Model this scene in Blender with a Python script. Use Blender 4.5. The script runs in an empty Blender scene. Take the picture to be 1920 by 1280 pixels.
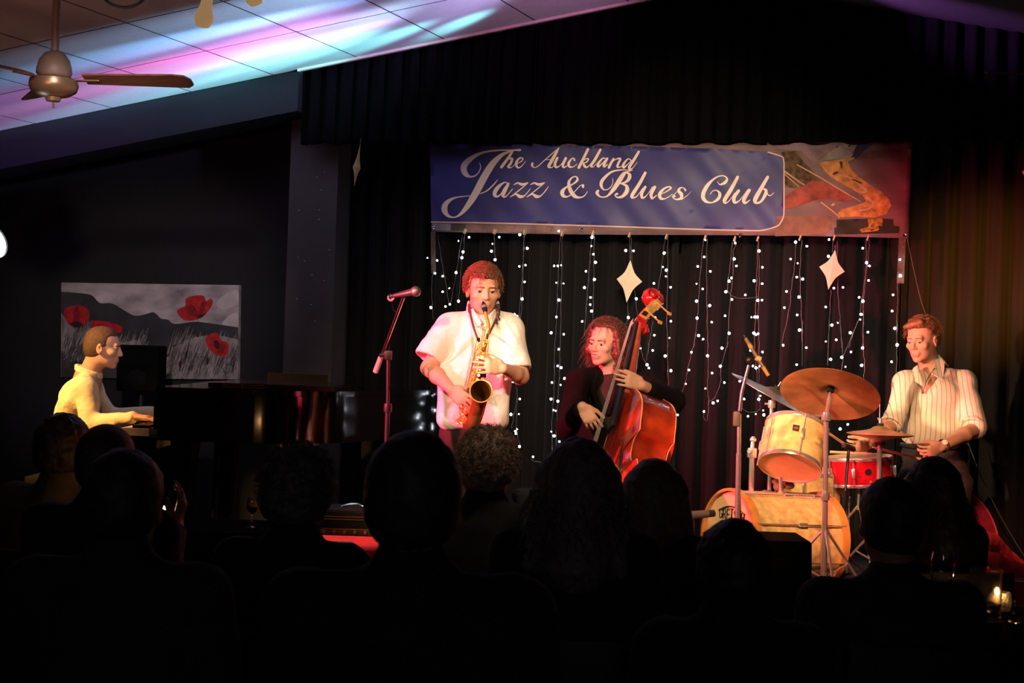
import bpy, bmesh, math, random
import numpy as np
from mathutils import Vector, Matrix, Euler, noise as mnoise

random.seed(7)
RNG = np.random.default_rng(11)
SC = bpy.context.scene
COL = SC.collection
R = math.radians

# ------------------------------------------------------------------ camera
CAM_Z = 1.57
YAW, PITCH, ROLL = R(15.0), R(0.43), R(2.0)
FPX = 1920 * 50.0 / 36.0
_f0 = Vector((-math.sin(YAW), math.cos(YAW), 0.0))
_r0 = Vector((math.cos(YAW), math.sin(YAW), 0.0))
FWD = (_f0 * math.cos(PITCH) + Vector((0, 0, 1)) * math.sin(PITCH)).normalized()
_u0 = _r0.cross(FWD).normalized()
RIGHT = (_r0 * math.cos(ROLL) + _u0 * math.sin(ROLL)).normalized()
UPV = RIGHT.cross(FWD).normalized()
CAMP = Vector((0, 0, CAM_Z))
cam_data = bpy.data.cameras.new('camera')
cam_data.lens = 50.0
cam_data.sensor_width = 36.0
cam_data.sensor_fit = 'HORIZONTAL'
cam_data.clip_start = 0.05
cam_data.clip_end = 100
cam_data.dof.use_dof = True
cam_data.dof.focus_distance = 7.4
cam_data.dof.aperture_fstop = 7.0
cam = bpy.data.objects.new('camera', cam_data)
COL.objects.link(cam)
M = Matrix((( RIGHT.x, UPV.x, -FWD.x, CAMP.x),
            ( RIGHT.y, UPV.y, -FWD.y, CAMP.y),
            ( RIGHT.z, UPV.z, -FWD.z, CAMP.z),
            (0, 0, 0, 1)))
cam.matrix_world = M
SC.camera = cam


def ray(x, y):
    return FWD + RIGHT * ((x - 960.0) / FPX) + UPV * ((640.0 - y) / FPX)


def pt(x, y, d):
    """photo pixel at forward distance d (metres) -> room position"""
    return CAMP + ray(x, y) * d


def on_y(x, y, Y):
    r = ray(x, y)
    return CAMP + r * (Y / r.y)


def on_z(x, y, Z):
    r = ray(x, y)
    return CAMP + r * ((Z - CAM_Z) / r.z)


# ------------------------------------------------------------------ world, view, lights
SC.view_settings.view_transform = 'Standard'
SC.view_settings.look = 'None'
SC.view_settings.gamma = 1.0
SC.view_settings.use_curve_mapping = False
SC.view_settings.exposure = 0.0
wd = bpy.data.worlds.new('dark_room_world')
SC.world = wd
wd.use_nodes = True
wd.node_tree.nodes['Background'].inputs[0].default_value = (0.62, 0.6, 0.8, 1)
wd.node_tree.nodes['Background'].inputs[1].default_value = 0.0035


def spot(name, loc, target, color, power, angle, blend=0.6, size=0.06):
    ld = bpy.data.lights.new(name, 'SPOT')
    ld.color = color
    ld.energy = power
    ld.spot_size = R(angle)
    ld.spot_blend = blend
    ld.shadow_soft_size = size
    o = bpy.data.objects.new(name, ld)
    COL.objects.link(o)
    o.location = loc
    d = Vector(target) - Vector(loc)
    o.rotation_euler = d.to_track_quat('-Z', 'Y').to_euler()
    return o


STAGE_Z = 0.25


def cam_xyz(X, D, z):
    """camera-plan coordinates (right, forward) -> room position at height z"""
    p = _r0 * X + _f0 * D
    return Vector((p.x, p.y, z))


# stage lanterns hung under the ceiling over the front tables, with added fill spots between
spot('stage_lantern_rose', cam_xyz(-3.0, 5.1, 2.1), cam_xyz(0.6, 7.3, 1.42), (1.0, 0.045, 0.115), 2900, 34, 0.75)
spot('stage_lantern_cross', cam_xyz(-2.5, 4.5, 2.1), cam_xyz(2.0, 7.75, 1.45), (1.0, 0.66, 0.38), 1500, 17, 0.7)
spot('stage_lantern_warm', cam_xyz(0.45, 3.3, 3.2), cam_xyz(0.75, 7.4, 1.55), (1.0, 0.70, 0.42), 560, 46, 0.75)
spot('stage_fill_cream', cam_xyz(-1.5, 3.6, 2.9), cam_xyz(0.3, 7.2, 1.45), (1.0, 0.72, 0.50), 330, 40, 0.8)  # unseen fill added from front-left to soften the arm shadow on the shirt
spot('stage_lantern_banner', cam_xyz(0.2, 4.4, 2.75), cam_xyz(1.0, 8.8, 2.25), (1.0, 0.72, 0.53), 520, 36, 0.8)
spot('stage_lantern_gold', cam_xyz(-4.1, 6.7, 2.9), cam_xyz(-2.40, 8.12, 1.25), (1.0, 0.50, 0.14), 900, 34, 0.7)
spot('stage_lantern_drums', cam_xyz(0.9, 4.2, 3.2), cam_xyz(1.95, 7.3, 0.85), (1.0, 0.52, 0.17), 420, 30, 0.8)
spot('front_row_fill', cam_xyz(0.35, 4.15, 3.3), cam_xyz(-0.05, 4.75, 1.25), (1.0, 0.72, 0.45), 45, 26, 0.9)  # extra spot added to light the tousled listener's hair
spot('table_fill', cam_xyz(-0.25, 4.55, 3.2), cam_xyz(-0.70, 6.1, 0.75), (1.0, 0.60, 0.36), 420, 13, 0.8)  # small added spot that brightens the red tablecloth and the amplifier
spot('side_table_fill', cam_xyz(1.0, 4.3, 3.0), cam_xyz(2.25, 6.7, 0.80), (1.0, 0.17, 0.23), 420, 34, 0.8)  # added pink spot, brings up the scarf, side table and cymbal case
spot('hall_lantern_dim', cam_xyz(-1.2, 3.6, 3.0), cam_xyz(-2.6, 9.9, 1.75), (1.0, 0.84, 0.80), 430, 22, 0.9)
spot('curtain_lantern_amber', cam_xyz(2.5, 6.7, 1.7), on_y(1835, 530, 9.1), (1.0, 0.36, 0.05), 560, 36, 1.0)
spot('unseen_fill_behind_hall', cam_xyz(0.0, -4.0, 2.7), cam_xyz(0.0, 5.0, 1.2), (0.92, 0.82, 1.0), 40, 60, 1.0, 0.4)  # unseen dim light added behind the camera for the listeners' backs
# ------------------------------------------------------------------ materials
MATS = {}


def mat(name, color, rough=0.6, metal=0.0, spec=0.5, noise=0.12, nscale=18.0, emit=None, estr=0.0, bump=0.0,
        bscale=60.0, coat=0.0, sheen=0.0, trans=0.0, ior=1.45, attr=False, stretch=(1, 1, 1), alpha=1.0):
    if name in MATS:
        return MATS[name]
    m = bpy.data.materials.new(name)
    m.use_nodes = True
    nt = m.node_tree
    b = nt.nodes['Principled BSDF']
    N = nt.nodes.new
    L = nt.links.new
    tc = N('ShaderNodeTexCoord')
    mp = N('ShaderNodeMapping')
    mp.inputs['Scale'].default_value = stretch
    L(tc.outputs['Object'], mp.inputs['Vector'])
    nz = N('ShaderNodeTexNoise')
    nz.inputs['Scale'].default_value = nscale
    nz.inputs['Detail'].default_value = 4.0
    L(mp.outputs['Vector'], nz.inputs['Vector'])
    mx = N('ShaderNodeMix')
    mx.data_type = 'RGBA'
    mx.blend_type = 'MULTIPLY'
    mx.inputs['Factor'].default_value = 1.0
    rp = N('ShaderNodeMapRange')
    rp.inputs['From Min'].default_value = 0.3
    rp.inputs['From Max'].default_value = 0.7
    rp.inputs['To Min'].default_value = 1.0 - noise
    rp.inputs['To Max'].default_value = 1.0 + noise
    L(nz.outputs['Fac'], rp.inputs['Value'])
    L(rp.outputs['Result'], mx.inputs['B'])
    if attr:
        at = N('ShaderNodeAttribute')
        at.attribute_name = 'Col'
        L(at.outputs['Color'], mx.inputs['A'])
    else:
        mx.inputs['A'].default_value = (*color, 1)
    L(mx.outputs['Result'], b.inputs['Base Color'])
    b.inputs['Roughness'].default_value = rough
    b.inputs['Metallic'].default_value = metal
    b.inputs['Specular IOR Level'].default_value = spec
    b.inputs['IOR'].default_value = ior
    b.inputs['Coat Weight'].default_value = coat
    b.inputs['Coat Roughness'].default_value = 0.08
    b.inputs['Sheen Weight'].default_value = sheen
    b.inputs['Transmission Weight'].default_value = trans
    b.inputs['Alpha'].default_value = alpha
    if emit:
        b.inputs['Emission Color'].default_value = (*emit, 1)
        b.inputs['Emission Strength'].default_value = estr
    if bump > 0:
        n2 = N('ShaderNodeTexNoise')
        n2.inputs['Scale'].default_value = bscale
        n2.inputs['Detail'].default_value = 3.0
        L(mp.outputs['Vector'], n2.inputs['Vector'])
        bp = N('ShaderNodeBump')
        bp.inputs['Strength'].default_value = bump
        bp.inputs['Distance'].default_value = 0.01
        L(n2.outputs['Fac'], bp.inputs['Height'])
        L(bp.outputs['Normal'], b.inputs['Normal'])
    MATS[name] = m
    return m


def striped(name, base, stripe, direction, period, width, rough=0.8, second=None):
    """cloth with woven stripes across `direction` (object space)"""
    m = mat(name, base, rough, noise=0.06)
    nt = m.node_tree
    N, L = nt.nodes.new, nt.links.new
    b = nt.nodes['Principled BSDF']
    src = b.inputs['Base Color'].links[0].from_socket
    tc = N('ShaderNodeTexCoord')
    dt = N('ShaderNodeVectorMath')
    dt.operation = 'DOT_PRODUCT'
    dt.inputs[1].default_value = direction
    L(tc.outputs['Object'], dt.inputs[0])
    dv = N('ShaderNodeMath'); dv.operation = 'DIVIDE'; dv.inputs[1].default_value = period
    L(dt.outputs['Value'], dv.inputs[0])
    fr = N('ShaderNodeMath'); fr.operation = 'FRACT'
    L(dv.outputs[0], fr.inputs[0])
    lt = N('ShaderNodeMath'); lt.operation = 'LESS_THAN'; lt.inputs[1].default_value = width
    L(fr.outputs[0], lt.inputs[0])
    mx = N('ShaderNodeMix'); mx.data_type = 'RGBA'
    L(lt.outputs[0], mx.inputs['Factor'])
    L(src, mx.inputs['A'])
    mx.inputs['B'].default_value = (*stripe, 1)
    L(mx.outputs['Result'], b.inputs['Base Color'])
    return m


# ------------------------------------------------------------------ objects
def link(o, parent=None):
    COL.objects.link(o)
    if parent is not None:
        o.parent = parent
        o.matrix_parent_inverse = Matrix.Identity(4)
    return o


def tag(o, label=None, cat=None, group=None, kind=None):
    if label: o['label'] = label
    if cat: o['category'] = cat
    if group: o['group'] = group
    if kind: o['kind'] = kind
    return o


def empty(name, label, cat, loc=(0, 0, 0), group=None):
    o = bpy.data.objects.new(name, None)
    o.empty_display_size = 0.1
    o.location = loc
    link(o)
    return tag(o, label, cat, group)


def basis(parent):
    """world -> parent-local offset for things whose Empty is only translated"""
    return Vector(parent.location) if parent is not None else Vector((0, 0, 0))


def mesh_obj(name, verts, faces, m, parent=None, smooth=False, local=False, cols=None):
    """verts in room coordinates; stored relative to the parent's location"""
    off = Vector((0, 0, 0)) if (parent is None or local) else parent_off(parent)
    V = np.asarray(verts, dtype=float).reshape(-1, 3)
    if parent is not None and not local:
        V = V - np.array(off)
    me = bpy.data.meshes.new(name)
    me.from_pydata(V.tolist(), [], faces if isinstance(faces, list) else faces.tolist())
    if smooth:
        me.polygons.foreach_set('use_smooth', [True] * len(me.polygons))
    if cols is not None:
        a = me.attributes.new('Col', 'FLOAT_COLOR', 'POINT')
        c4 = np.ones((len(V), 4), dtype=np.float32)
        c4[:, :3] = cols
        a.data.foreach_set('color', c4.ravel())
    me.materials.append(m)
    me.update()
    o = bpy.data.objects.new(name, me)
    link(o, parent)
    return o


def parent_off(p):
    off = Vector((0, 0, 0))
    while p is not None:
        off = off + Vector(p.location)
        p = p.parent
    return off


class MB:
    """collects primitive shapes (room coordinates) for one mesh"""

    def __init__(self):
        self.v = []
        self.f = []

    def add(self, vs, fs):
        n = len(self.v)
        self.v.extend([tuple(p) for p in vs])
        self.f.extend([tuple(i + n for i in q) for q in fs])
        return self

    def box(self, c, size, rot=None, bevel=0.0):
        c = Vector(c)
        hx, hy, hz = [s / 2 for s in size]
        rot = rot or Matrix.Identity(3)
        if bevel <= 0:
            P = [(-1, -1, -1), (1, -1, -1), (1, 1, -1), (-1, 1, -1), (-1, -1, 1), (1, -1, 1), (1, 1, 1), (-1, 1, 1)]
            vs = [c + rot @ Vector((a * hx, b * hy, d * hz)) for a, b, d in P]
            return self.add(vs, [(0, 3, 2, 1), (4, 5, 6, 7), (0, 1, 5, 4), (1, 2, 6, 5), (2, 3, 7, 6), (3, 0, 4, 7)])
        bm = bmesh.new()
        bmesh.ops.create_cube(bm, size=1.0)
        bmesh.ops.scale(bm, vec=size, verts=bm.verts)
        bmesh.ops.bevel(bm, geom=bm.edges[:], offset=bevel, segments=2, affect='EDGES', profile=0.6)
        bm.verts.ensure_lookup_table()
        vs = [c + rot @ v.co for v in bm.verts]
        fs = [tuple(v.index for v in f.verts) for f in bm.faces]
        bm.free()
        return self.add(vs, fs)

    def tube(self, pts, rad, n=10, cap=True, closed=False):
        pts = [Vector(p) for p in pts]
        k = len(pts)
        if not hasattr(rad, '__len__'):
            rad = [rad] * k
        up = None
        rings = []
        for i, p in enumerate(pts):
            if closed:
                t = (pts[(i + 1) % k] - pts[i - 1])
            else:
                t = (pts[min(i + 1, k - 1)] - pts[max(i - 1, 0)])
            if t.length < 1e-9:
                t = Vector((0, 0, 1))
            t.normalize()
            if up is None:
                a = Vector((0, 0, 1)) if abs(t.z) < 0.9 else Vector((1, 0, 0))
                up = (a - t * a.dot(t)).normalized()
            else:
                up = (up - t * up.dot(t))
                if up.length < 1e-6:
                    up = t.orthogonal()
                up.normalize()
            s = t.cross(up)
            rings.append([p + (up * math.cos(2 * math.pi * j / n) + s * math.sin(2 * math.pi * j / n)) * rad[i] for j in range(n)])
        vs = [q for r_ in rings for q in r_]
        fs = []
        m = k if closed else k - 1
        for i in range(m):
            a, b = i * n, ((i + 1) % k) * n
            for j in range(n):
                fs.append((a + j, a + (j + 1) % n, b + (j + 1) % n, b + j))
        if cap and not closed:
            fs.append(tuple(range(n))[::-1])
            fs.append(tuple((k - 1) * n + j for j in range(n)))
        return self.add(vs, fs)

    def lathe(self, prof, origin, axis=(0, 0, 1), n=28):
        """prof: list of (radius, height along axis)"""
        ax = Vector(axis).normalized()
        u = ax.orthogonal().normalized()
        w = ax.cross(u)
        o = Vector(origin)
        vs, fs = [], []
        for r_, h in prof:
            for j in range(n):
                a = 2 * math.pi * j / n
                vs.append(o + ax * h + (u * math.cos(a) + w * math.sin(a)) * max(r_, 1e-5))
        for i in range(len(prof) - 1):
            for j in range(n):
                fs.append((i * n + j, i * n + (j + 1) % n, (i + 1) * n + (j + 1) % n, (i + 1) * n + j))
        return self.add(vs, fs)

    def ball(self, c, r_, n=10, sc=(1, 1, 1), rot=None):
        c = Vector(c)
        rot = rot or Matrix.Identity(3)
        vs, fs = [], []
        m = max(4, n // 2 + 1)
        for i in range(m + 1):
            th = math.pi * i / m
            for j in range(n):
                a = 2 * math.pi * j / n
                q = Vector((math.sin(th) * math.cos(a) * sc[0], math.sin(th) * math.sin(a) * sc[1], math.cos(th) * sc[2])) * r_
                vs.append(c + rot @ q)
        for i in range(m):
            for j in range(n):
                fs.append((i * n + j, (i + 1) * n + j, (i + 1) * n + (j + 1) % n, i * n + (j + 1) % n))
        return self.add(vs, fs)

    def prism(self, outline, u, v, o, n, depth):
        """outline 2D -> plane (o + x u + y v), extruded along n by depth"""
        u, v, o, n = Vector(u), Vector(v), Vector(o), Vector(n)
        k = len(outline)
        a = [o + u * x + v * y for x, y in outline]
        b = [p + n * depth for p in a]
        fs = [tuple(range(k)), tuple(range(2 * k - 1, k - 1, -1))]
        for i in range(k):
            j = (i + 1) % k
            fs.append((i, i + k, j + k, j))
        return self.add(a + b, fs)

    def build(self, name, m, parent=None, smooth=False, local=False):
        o = mesh_obj(name, self.v, [list(q) for q in self.f], m, parent, smooth, local)
        bm = bmesh.new()
        bm.from_mesh(o.data)
        bmesh.ops.recalc_face_normals(bm, faces=bm.faces[:])
        bm.to_mesh(o.data)
        bm.free()
        if smooth:
            try:
                o.data.set_sharp_from_angle(angle=R(40))
            except Exception:
                pass
        return o


def bez(pts, n=8):
    """Catmull-Rom through pts"""
    P = [Vector(p) for p in pts]
    if len(P) < 3:
        return P
    out = []
    for i in range(len(P) - 1):
        p0 = P[max(i - 1, 0)]; p1 = P[i]; p2 = P[i + 1]; p3 = P[min(i + 2, len(P) - 1)]
        for j in range(n):
            t = j / n
            out.append(0.5 * ((2 * p1) + (p2 - p0) * t + (2 * p0 - 5 * p1 + 4 * p2 - p3) * t * t + (3 * p1 - p0 - 3 * p2 + p3) * t ** 3))
    out.append(P[-1])
    return out


def rot_from(xa, za):
    """3x3 whose columns are x, y, z with z = za and x close to xa"""
    z = Vector(za).normalized()
    x = Vector(xa)
    x = (x - z * x.dot(z)).normalized()
    y = z.cross(x)
    return Matrix((x, y, z)).transposed()


# ------------------------------------------------------------------ sculpting: smooth blended solids -> mesh
def P3(v):
    return np.array([v[0], v[1], v[2]], dtype=np.float32)


class Sculpt:
    def __init__(self):
        self.p = []

    def cone(self, a, b, ra, rb, k=0.02, col=None, sub=False):
        a, b = P3(a), P3(b)
        m = max(ra, rb)
        self.p.append(('c', a, b, ra, rb, k, col, sub, np.minimum(a, b) - m, np.maximum(a, b) + m))
        return self

    def chain(self, pts, rads, k=0.02, col=None):
        for i in range(len(pts) - 1):
            self.cone(pts[i], pts[i + 1], rads[i], rads[i + 1], k, col)
        return self

    def ell(self, c, r, rot=None, k=0.02, col=None, sub=False):
        c = P3(c)
        Rm = np.array(rot if rot is not None else Matrix.Identity(3), dtype=np.float32)
        m = max(r)
        self.p.append(('e', c, Rm, np.array(r, np.float32), None, k, col, sub, c - m, c + m))
        return self

    def box(self, c, half, rot=None, rnd=0.005, k=0.02, col=None, sub=False):
        c = P3(c)
        Rm = np.array(rot if rot is not None else Matrix.Identity(3), dtype=np.float32)
        m = float(np.linalg.norm(half))
        self.p.append(('b', c, Rm, np.array(half, np.float32), rnd, k, col, sub, c - m, c + m))
        return self

    @staticmethod
    def dist(pr, X, Y, Z):
        t = pr[0]
        if t == 'c':
            _, a, b, ra, rb = pr[:5]
            ab = b - a
            l2 = float((ab * ab).sum()) + 1e-12
            h = ((X - a[0]) * ab[0] + (Y - a[1]) * ab[1] + (Z - a[2]) * ab[2]) / l2
            h = np.clip(h, 0, 1)
            dx = X - a[0] - h * ab[0]; dy = Y - a[1] - h * ab[1]; dz = Z - a[2] - h * ab[2]
            return np.sqrt(dx * dx + dy * dy + dz * dz) - (ra + (rb - ra) * h)
        c, Rm, r = pr[1], pr[2], pr[3]
        x, y, z = X - c[0], Y - c[1], Z - c[2]
        lx = x * Rm[0, 0] + y * Rm[1, 0] + z * Rm[2, 0]
        ly = x * Rm[0, 1] + y * Rm[1, 1] + z * Rm[2, 1]
        lz = x * Rm[0, 2] + y * Rm[1, 2] + z * Rm[2, 2]
        if t == 'e':
            k0 = np.sqrt((lx / r[0]) ** 2 + (ly / r[1]) ** 2 + (lz / r[2]) ** 2)
            k1 = np.sqrt((lx / r[0] ** 2) ** 2 + (ly / r[1] ** 2) ** 2 + (lz / r[2] ** 2) ** 2) + 1e-6
            return k0 * (k0 - 1.0) / k1
        rnd = pr[4]
        qx = np.abs(lx) - (r[0] - rnd); qy = np.abs(ly) - (r[1] - rnd); qz = np.abs(lz) - (r[2] - rnd)
        o = np.sqrt(np.maximum(qx, 0) ** 2 + np.maximum(qy, 0) ** 2 + np.maximum(qz, 0) ** 2)
        return o + np.minimum(np.maximum(np.maximum(qx, qy), qz), 0) - rnd

    def mesh(self, h, noise_amp=0.0, noise_scale=20.0, disp=None):
        lo = np.min([p[8] for p in self.p if not p[7]], axis=0) - 4 * h
        hi = np.max([p[9] for p in self.p if not p[7]], axis=0) + 4 * h
        n = np.ceil((hi - lo) / h).astype(int) + 1
        D = np.full(n, 0.5, np.float32)
        ax = [lo[i] + h * np.arange(n[i], dtype=np.float32) for i in range(3)]
        for pr in self.p:
            k = pr[5]
            mg = max(2.5 * k, 4 * h)
            i0 = np.maximum(np.floor((pr[8] - mg - lo) / h).astype(int), 0)
            i1 = np.minimum(np.ceil((pr[9] + mg - lo) / h).astype(int) + 1, n)
            if np.any(i1 <= i0):
                continue
            sl = tuple(slice(i0[i], i1[i]) for i in range(3))
            X = ax[0][sl[0]][:, None, None]; Y = ax[1][sl[1]][None, :, None]; Z = ax[2][sl[2]][None, None, :]
            d = Sculpt.dist(pr, X, Y, Z)
            cur = D[sl]
            if pr[7]:
                d = -d
                hh = np.clip(0.5 - 0.5 * (cur - d) / k, 0, 1)
                D[sl] = cur * (1 - hh) + d * hh + k * hh * (1 - hh)
            else:
                hh = np.clip(0.5 + 0.5 * (cur - d) / k, 0, 1)
                D[sl] = cur * (1 - hh) + d * hh - k * hh * (1 - hh)
        if disp is not None:
            D = D + disp(ax[0][:, None, None], ax[1][None, :, None], ax[2][None, None, :]).astype(np.float32)
        V, F = surface_nets(D, lo, h)
        return V, F

    def colors(self, V, default=(0.5, 0.5, 0.5), soft=0.004):
        X, Y, Z = V[:, 0].astype(np.float32), V[:, 1].astype(np.float32), V[:, 2].astype(np.float32)
        ps = [p for p in self.p if p[6] is not None and not p[7]]
        W = np.zeros(len(V)); C = np.zeros((len(V), 3))
        ds = [Sculpt.dist(p, X, Y, Z) for p in ps]
        mn = np.min(ds, axis=0)
        for p, d in zip(ps, ds):
            w = np.exp(-(d - mn) / soft)
            W += w
            C += w[:, None] * np.array(p[6])[None, :]
        return C / W[:, None]


def surface_nets(D, lo, h):
    s = D < 0
    c = s.astype(np.int8)
    cnt = (c[:-1, :-1, :-1] + c[1:, :-1, :-1] + c[:-1, 1:, :-1] + c[:-1, :-1, 1:] +
           c[1:, 1:, :-1] + c[1:, :-1, 1:] + c[:-1, 1:, 1:] + c[1:, 1:, 1:])
    act = (cnt > 0) & (cnt < 8)
    I, J, K = np.nonzero(act)
    idx = np.full(act.shape, -1, np.int32)
    idx[I, J, K] = np.arange(len(I))
    corner = {}
    for a in (0, 1):
        for b in (0, 1):
            for d in (0, 1):
                corner[(a, b, d)] = D[I + a, J + b, K + d]
    acc = np.zeros((len(I), 3)); num = np.zeros(len(I))
    keys = list(corner)
    for p in keys:
        for q in keys:
            dif = [q[i] - p[i] for i in range(3)]
            if sum(abs(x) for x in dif) == 1 and sum(dif) == 1:
                da, db = corner[p], corner[q]
                m = (da < 0) != (db < 0)
                t = np.where(m, da / np.where(m, da - db, 1), 0)
                for i in range(3):
                    acc[:, i] += np.where(m, p[i] + t * dif[i], 0)
                num += m
    pos = acc / num[:, None]
    V = np.stack([I, J, K], 1) + pos
    V = V * h + lo[None, :]
    F = []
    # x edges
    for axis in range(3):
        sl0 = [slice(None)] * 3; sl1 = [slice(None)] * 3
        sl0[axis] = slice(0, -1); sl1[axis] = slice(1, None)
        cr = s[tuple(sl0)] != s[tuple(sl1)]
        a, b = [(1, 2), (2, 0), (0, 1)][axis]
        g = np.array(np.nonzero(cr))
        ok = (g[a] > 0) & (g[b] > 0) & (g[a] < act.shape[a]) & (g[b] < act.shape[b]) & (g[axis] < act.shape[axis])
        g = g[:, ok]
        def cell(da, db):
            q = g.copy(); q[a] -= da; q[b] -= db
            return idx[q[0], q[1], q[2]]
        quad = np.stack([cell(0, 0), cell(1, 0), cell(1, 1), cell(0, 1)], 1)
        inside_first = s[g[0], g[1], g[2]]
        quad[~inside_first] = quad[~inside_first][:, ::-1]
        F.append(quad[:, ::1])
    return V, np.concatenate(F)


def vnoise(V, scale, seed=0.0):
    """cheap smooth pseudo-noise on points, about -1..1"""
    x, y, z = V[:, 0] * scale + seed, V[:, 1] * scale + seed * 1.7, V[:, 2] * scale - seed * 0.6
    return (np.sin(x * 1.3 + np.sin(y * 1.7 + 1.1) * 1.4 + z * 0.4) + np.sin(y * 1.1 - np.sin(z * 1.9) * 1.3 + x * 0.5)
            + np.sin(z * 1.5 + np.sin(x * 1.2 - y * 0.8) * 1.5)) / 3.0


def vert_normals(V, F):
    a = V[F[:, 2]] - V[F[:, 0]]; b = V[F[:, 3]] - V[F[:, 1]]
    n = np.cross(a, b)
    N = np.zeros_like(V)
    for i in range(4):
        np.add.at(N, F[:, i], n)
    return N / (np.linalg.norm(N, axis=1, keepdims=True) + 1e-12)


def smooth_mesh(V, F, it=1, lam=0.5):
    for _ in range(it):
        S = np.zeros_like(V); c = np.zeros(len(V))
        for i in range(4):
            j = (i + 1) % 4
            np.add.at(S, F[:, i], V[F[:, j]]); np.add.at(c, F[:, i], 1)
            np.add.at(S, F[:, j], V[F[:, i]]); np.add.at(c, F[:, j], 1)
        V = V + lam * (S / c[:, None] - V)
    return V


def sculpt_obj(name, parts, m, parent=None, colored=False, wrinkle=0.0, wscale=14.0, seed=0.0, smooth_it=1, wfun=None):
    """parts: list of (Sculpt, voxel) meshed and joined into one object"""
    Vs, Fs, Cs, n = [], [], [], 0
    for sc_, h in parts:
        V, F = sc_.mesh(h)
        V = smooth_mesh(V, F, smooth_it)
        if wrinkle:
            N = vert_normals(V, F)
            w = vnoise(V * np.array([1, 1, 0.5]), wscale, seed) * 0.5 + (0.45 - 1.6 * np.abs(vnoise(V * np.array([1, 1, 0.55]) + vnoise(V, 9, seed)[:, None] * 0.05, wscale * 1.7, seed + 3))) * 0.55
            V = V + N * (w * wrinkle)[:, None]
        if wfun is not None:
            N = vert_normals(V, F)
            V = V + N * wfun(V)[:, None]
        if colored:
            Cs.append(sc_.colors(V))
        Vs.append(V); Fs.append(F + n); n += len(V)
    V = np.concatenate(Vs); F = np.concatenate(Fs)
    return mesh_obj(name, V, F, m, parent, smooth=True, cols=np.concatenate(Cs) if colored else None)
# ------------------------------------------------------------------ the room
CURT_Y = 9.1        # hanging plane of the stage curtain
FRONT_Y = 8.62      # plane of the beam and the valance
M_wall = mat('charcoal_wall_paint', (0.011, 0.011, 0.0125), 0.75, noise=0.15, nscale=3.0, bump=0.05, bscale=90)
M_pillar = mat('dark_grey_pillar_paint', (0.075, 0.062, 0.060), 0.7, noise=0.12, nscale=4.0)
M_beam = mat('near_black_beam_paint', (0.008, 0.008, 0.011), 0.6, noise=0.1, nscale=4.0)
M_floor = mat('dark_carpet', (0.015, 0.013, 0.014), 0.95, noise=0.3, nscale=80)
M_stage = mat('black_stage_board', (0.018, 0.016, 0.016), 0.6, noise=0.25, nscale=9)
M_tile = mat('off_white_ceiling_tile', (0.66, 0.63, 0.62), 0.9, noise=0.05, nscale=40, bump=0.06, bscale=160)
M_joint = mat('dark_ceiling_grid', (0.035, 0.03, 0.03), 0.8, noise=0.1)
M_cream = mat('cream_cornice_paint', (0.80, 0.66, 0.52), 0.6, noise=0.08)

MB().box((0, 4.6, -0.05), (16, 12, 0.1)).build('floor', M_floor)['kind'] = 'structure'
MB().box((0, 9.35, 2.2), (16, 0.1, 5.0)).build('wall_back', M_wall)['kind'] = 'structure'
MB().box((-6.6, 4.6, 2.2), (0.1, 10, 5.0)).build('wall_left', M_wall)['kind'] = 'structure'
MB().box((6.2, 4.6, 2.2), (0.1, 10, 5.0)).build('wall_right', M_wall)['kind'] = 'structure'
MB().box((0, 7.62, STAGE_Z / 2), (13.0, 3.3, STAGE_Z)).build('floor_stage', M_stage)['kind'] = 'structure'

# gable ceiling: two slopes measured where they meet the beam plane
cA, cB = on_y(0, 245, FRONT_Y), on_y(1200, 0, FRONT_Y)
cC, cD = on_y(1690, 0, FRONT_Y), on_y(1920, 40, FRONT_Y)
sL = (cB.z - cA.z) / (cB.x - cA.x)
sR = (cD.z - cC.z) / (cD.x - cC.x)
pkx = (cC.z - sR * cC.x - cA.z + sL * cA.x) / (sL - sR)
pkz = cA.z + sL * (pkx - cA.x)
SKEW = math.tan(R(8.0))


def ceil_z(x):
    return cA.z + sL * (x - cA.x) if x < pkx else cC.z + sR * (x - cC.x)


def ceil_pt(u, v, drop=0.0):
    """u: room x at the beam plane, v: metres back towards the hall along the tile rows"""
    return Vector((u - v * SKEW, FRONT_Y - v, ceil_z(u) - drop))



def ceil_hit(px, py):
    """point of the left ceiling slope behind a photo pixel"""
    r = ray(px, py)
    # z = cA.z + sL * (x + (FRONT_Y - y) * SKEW - cA.x)
    k = (cA.z + sL * (FRONT_Y * SKEW - cA.x) - CAM_Z) / (r.z - sL * r.x + sL * SKEW * r.y)
    return CAMP + r * k


# coloured LED bars washing along the ceiling from the ridge side
_src = ceil_pt(pkx - 0.55, 0.55, 0.34)
for nm_, tg, c_, e_, a_, so in (
        ('led_bar_cyan', ((400, 136), (540, 112), (700, 80), (860, 45)), (0.22, 0.92, 1.0), (2200, 1900, 900, 450), 8.0, -0.35),
        ('led_bar_rose', ((360, 122), (500, 96), (640, 64)), (1.0, 0.42, 0.78), (1700, 1100, 520), 6.0, -0.30),
        ('led_bar_magenta', ((270, 124), (380, 99)), (1.0, 0.04, 0.30), (1300, 700), 4.0, -0.25),
        ('led_bar_blue', ((270, 90), (420, 56), (580, 22)), (0.20, 0.50, 1.0), (1700, 1200, 520), 7.0, -0.60),
        ('led_bar_lilac', ((520, 62), (660, 34)), (0.55, 0.22, 1.0), (700, 420), 6.0, -0.45),
        ('led_bar_violet', ((110, 195),), (0.50, 0.24, 1.0), (900,), 20, -0.3)):
    for (tx, ty), ee in zip(tg, e_):
        spot(nm_, _src + Vector((0, so, 0)), ceil_hit(tx, ty), c_, ee, a_, 0.9, 0.03)
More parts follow.
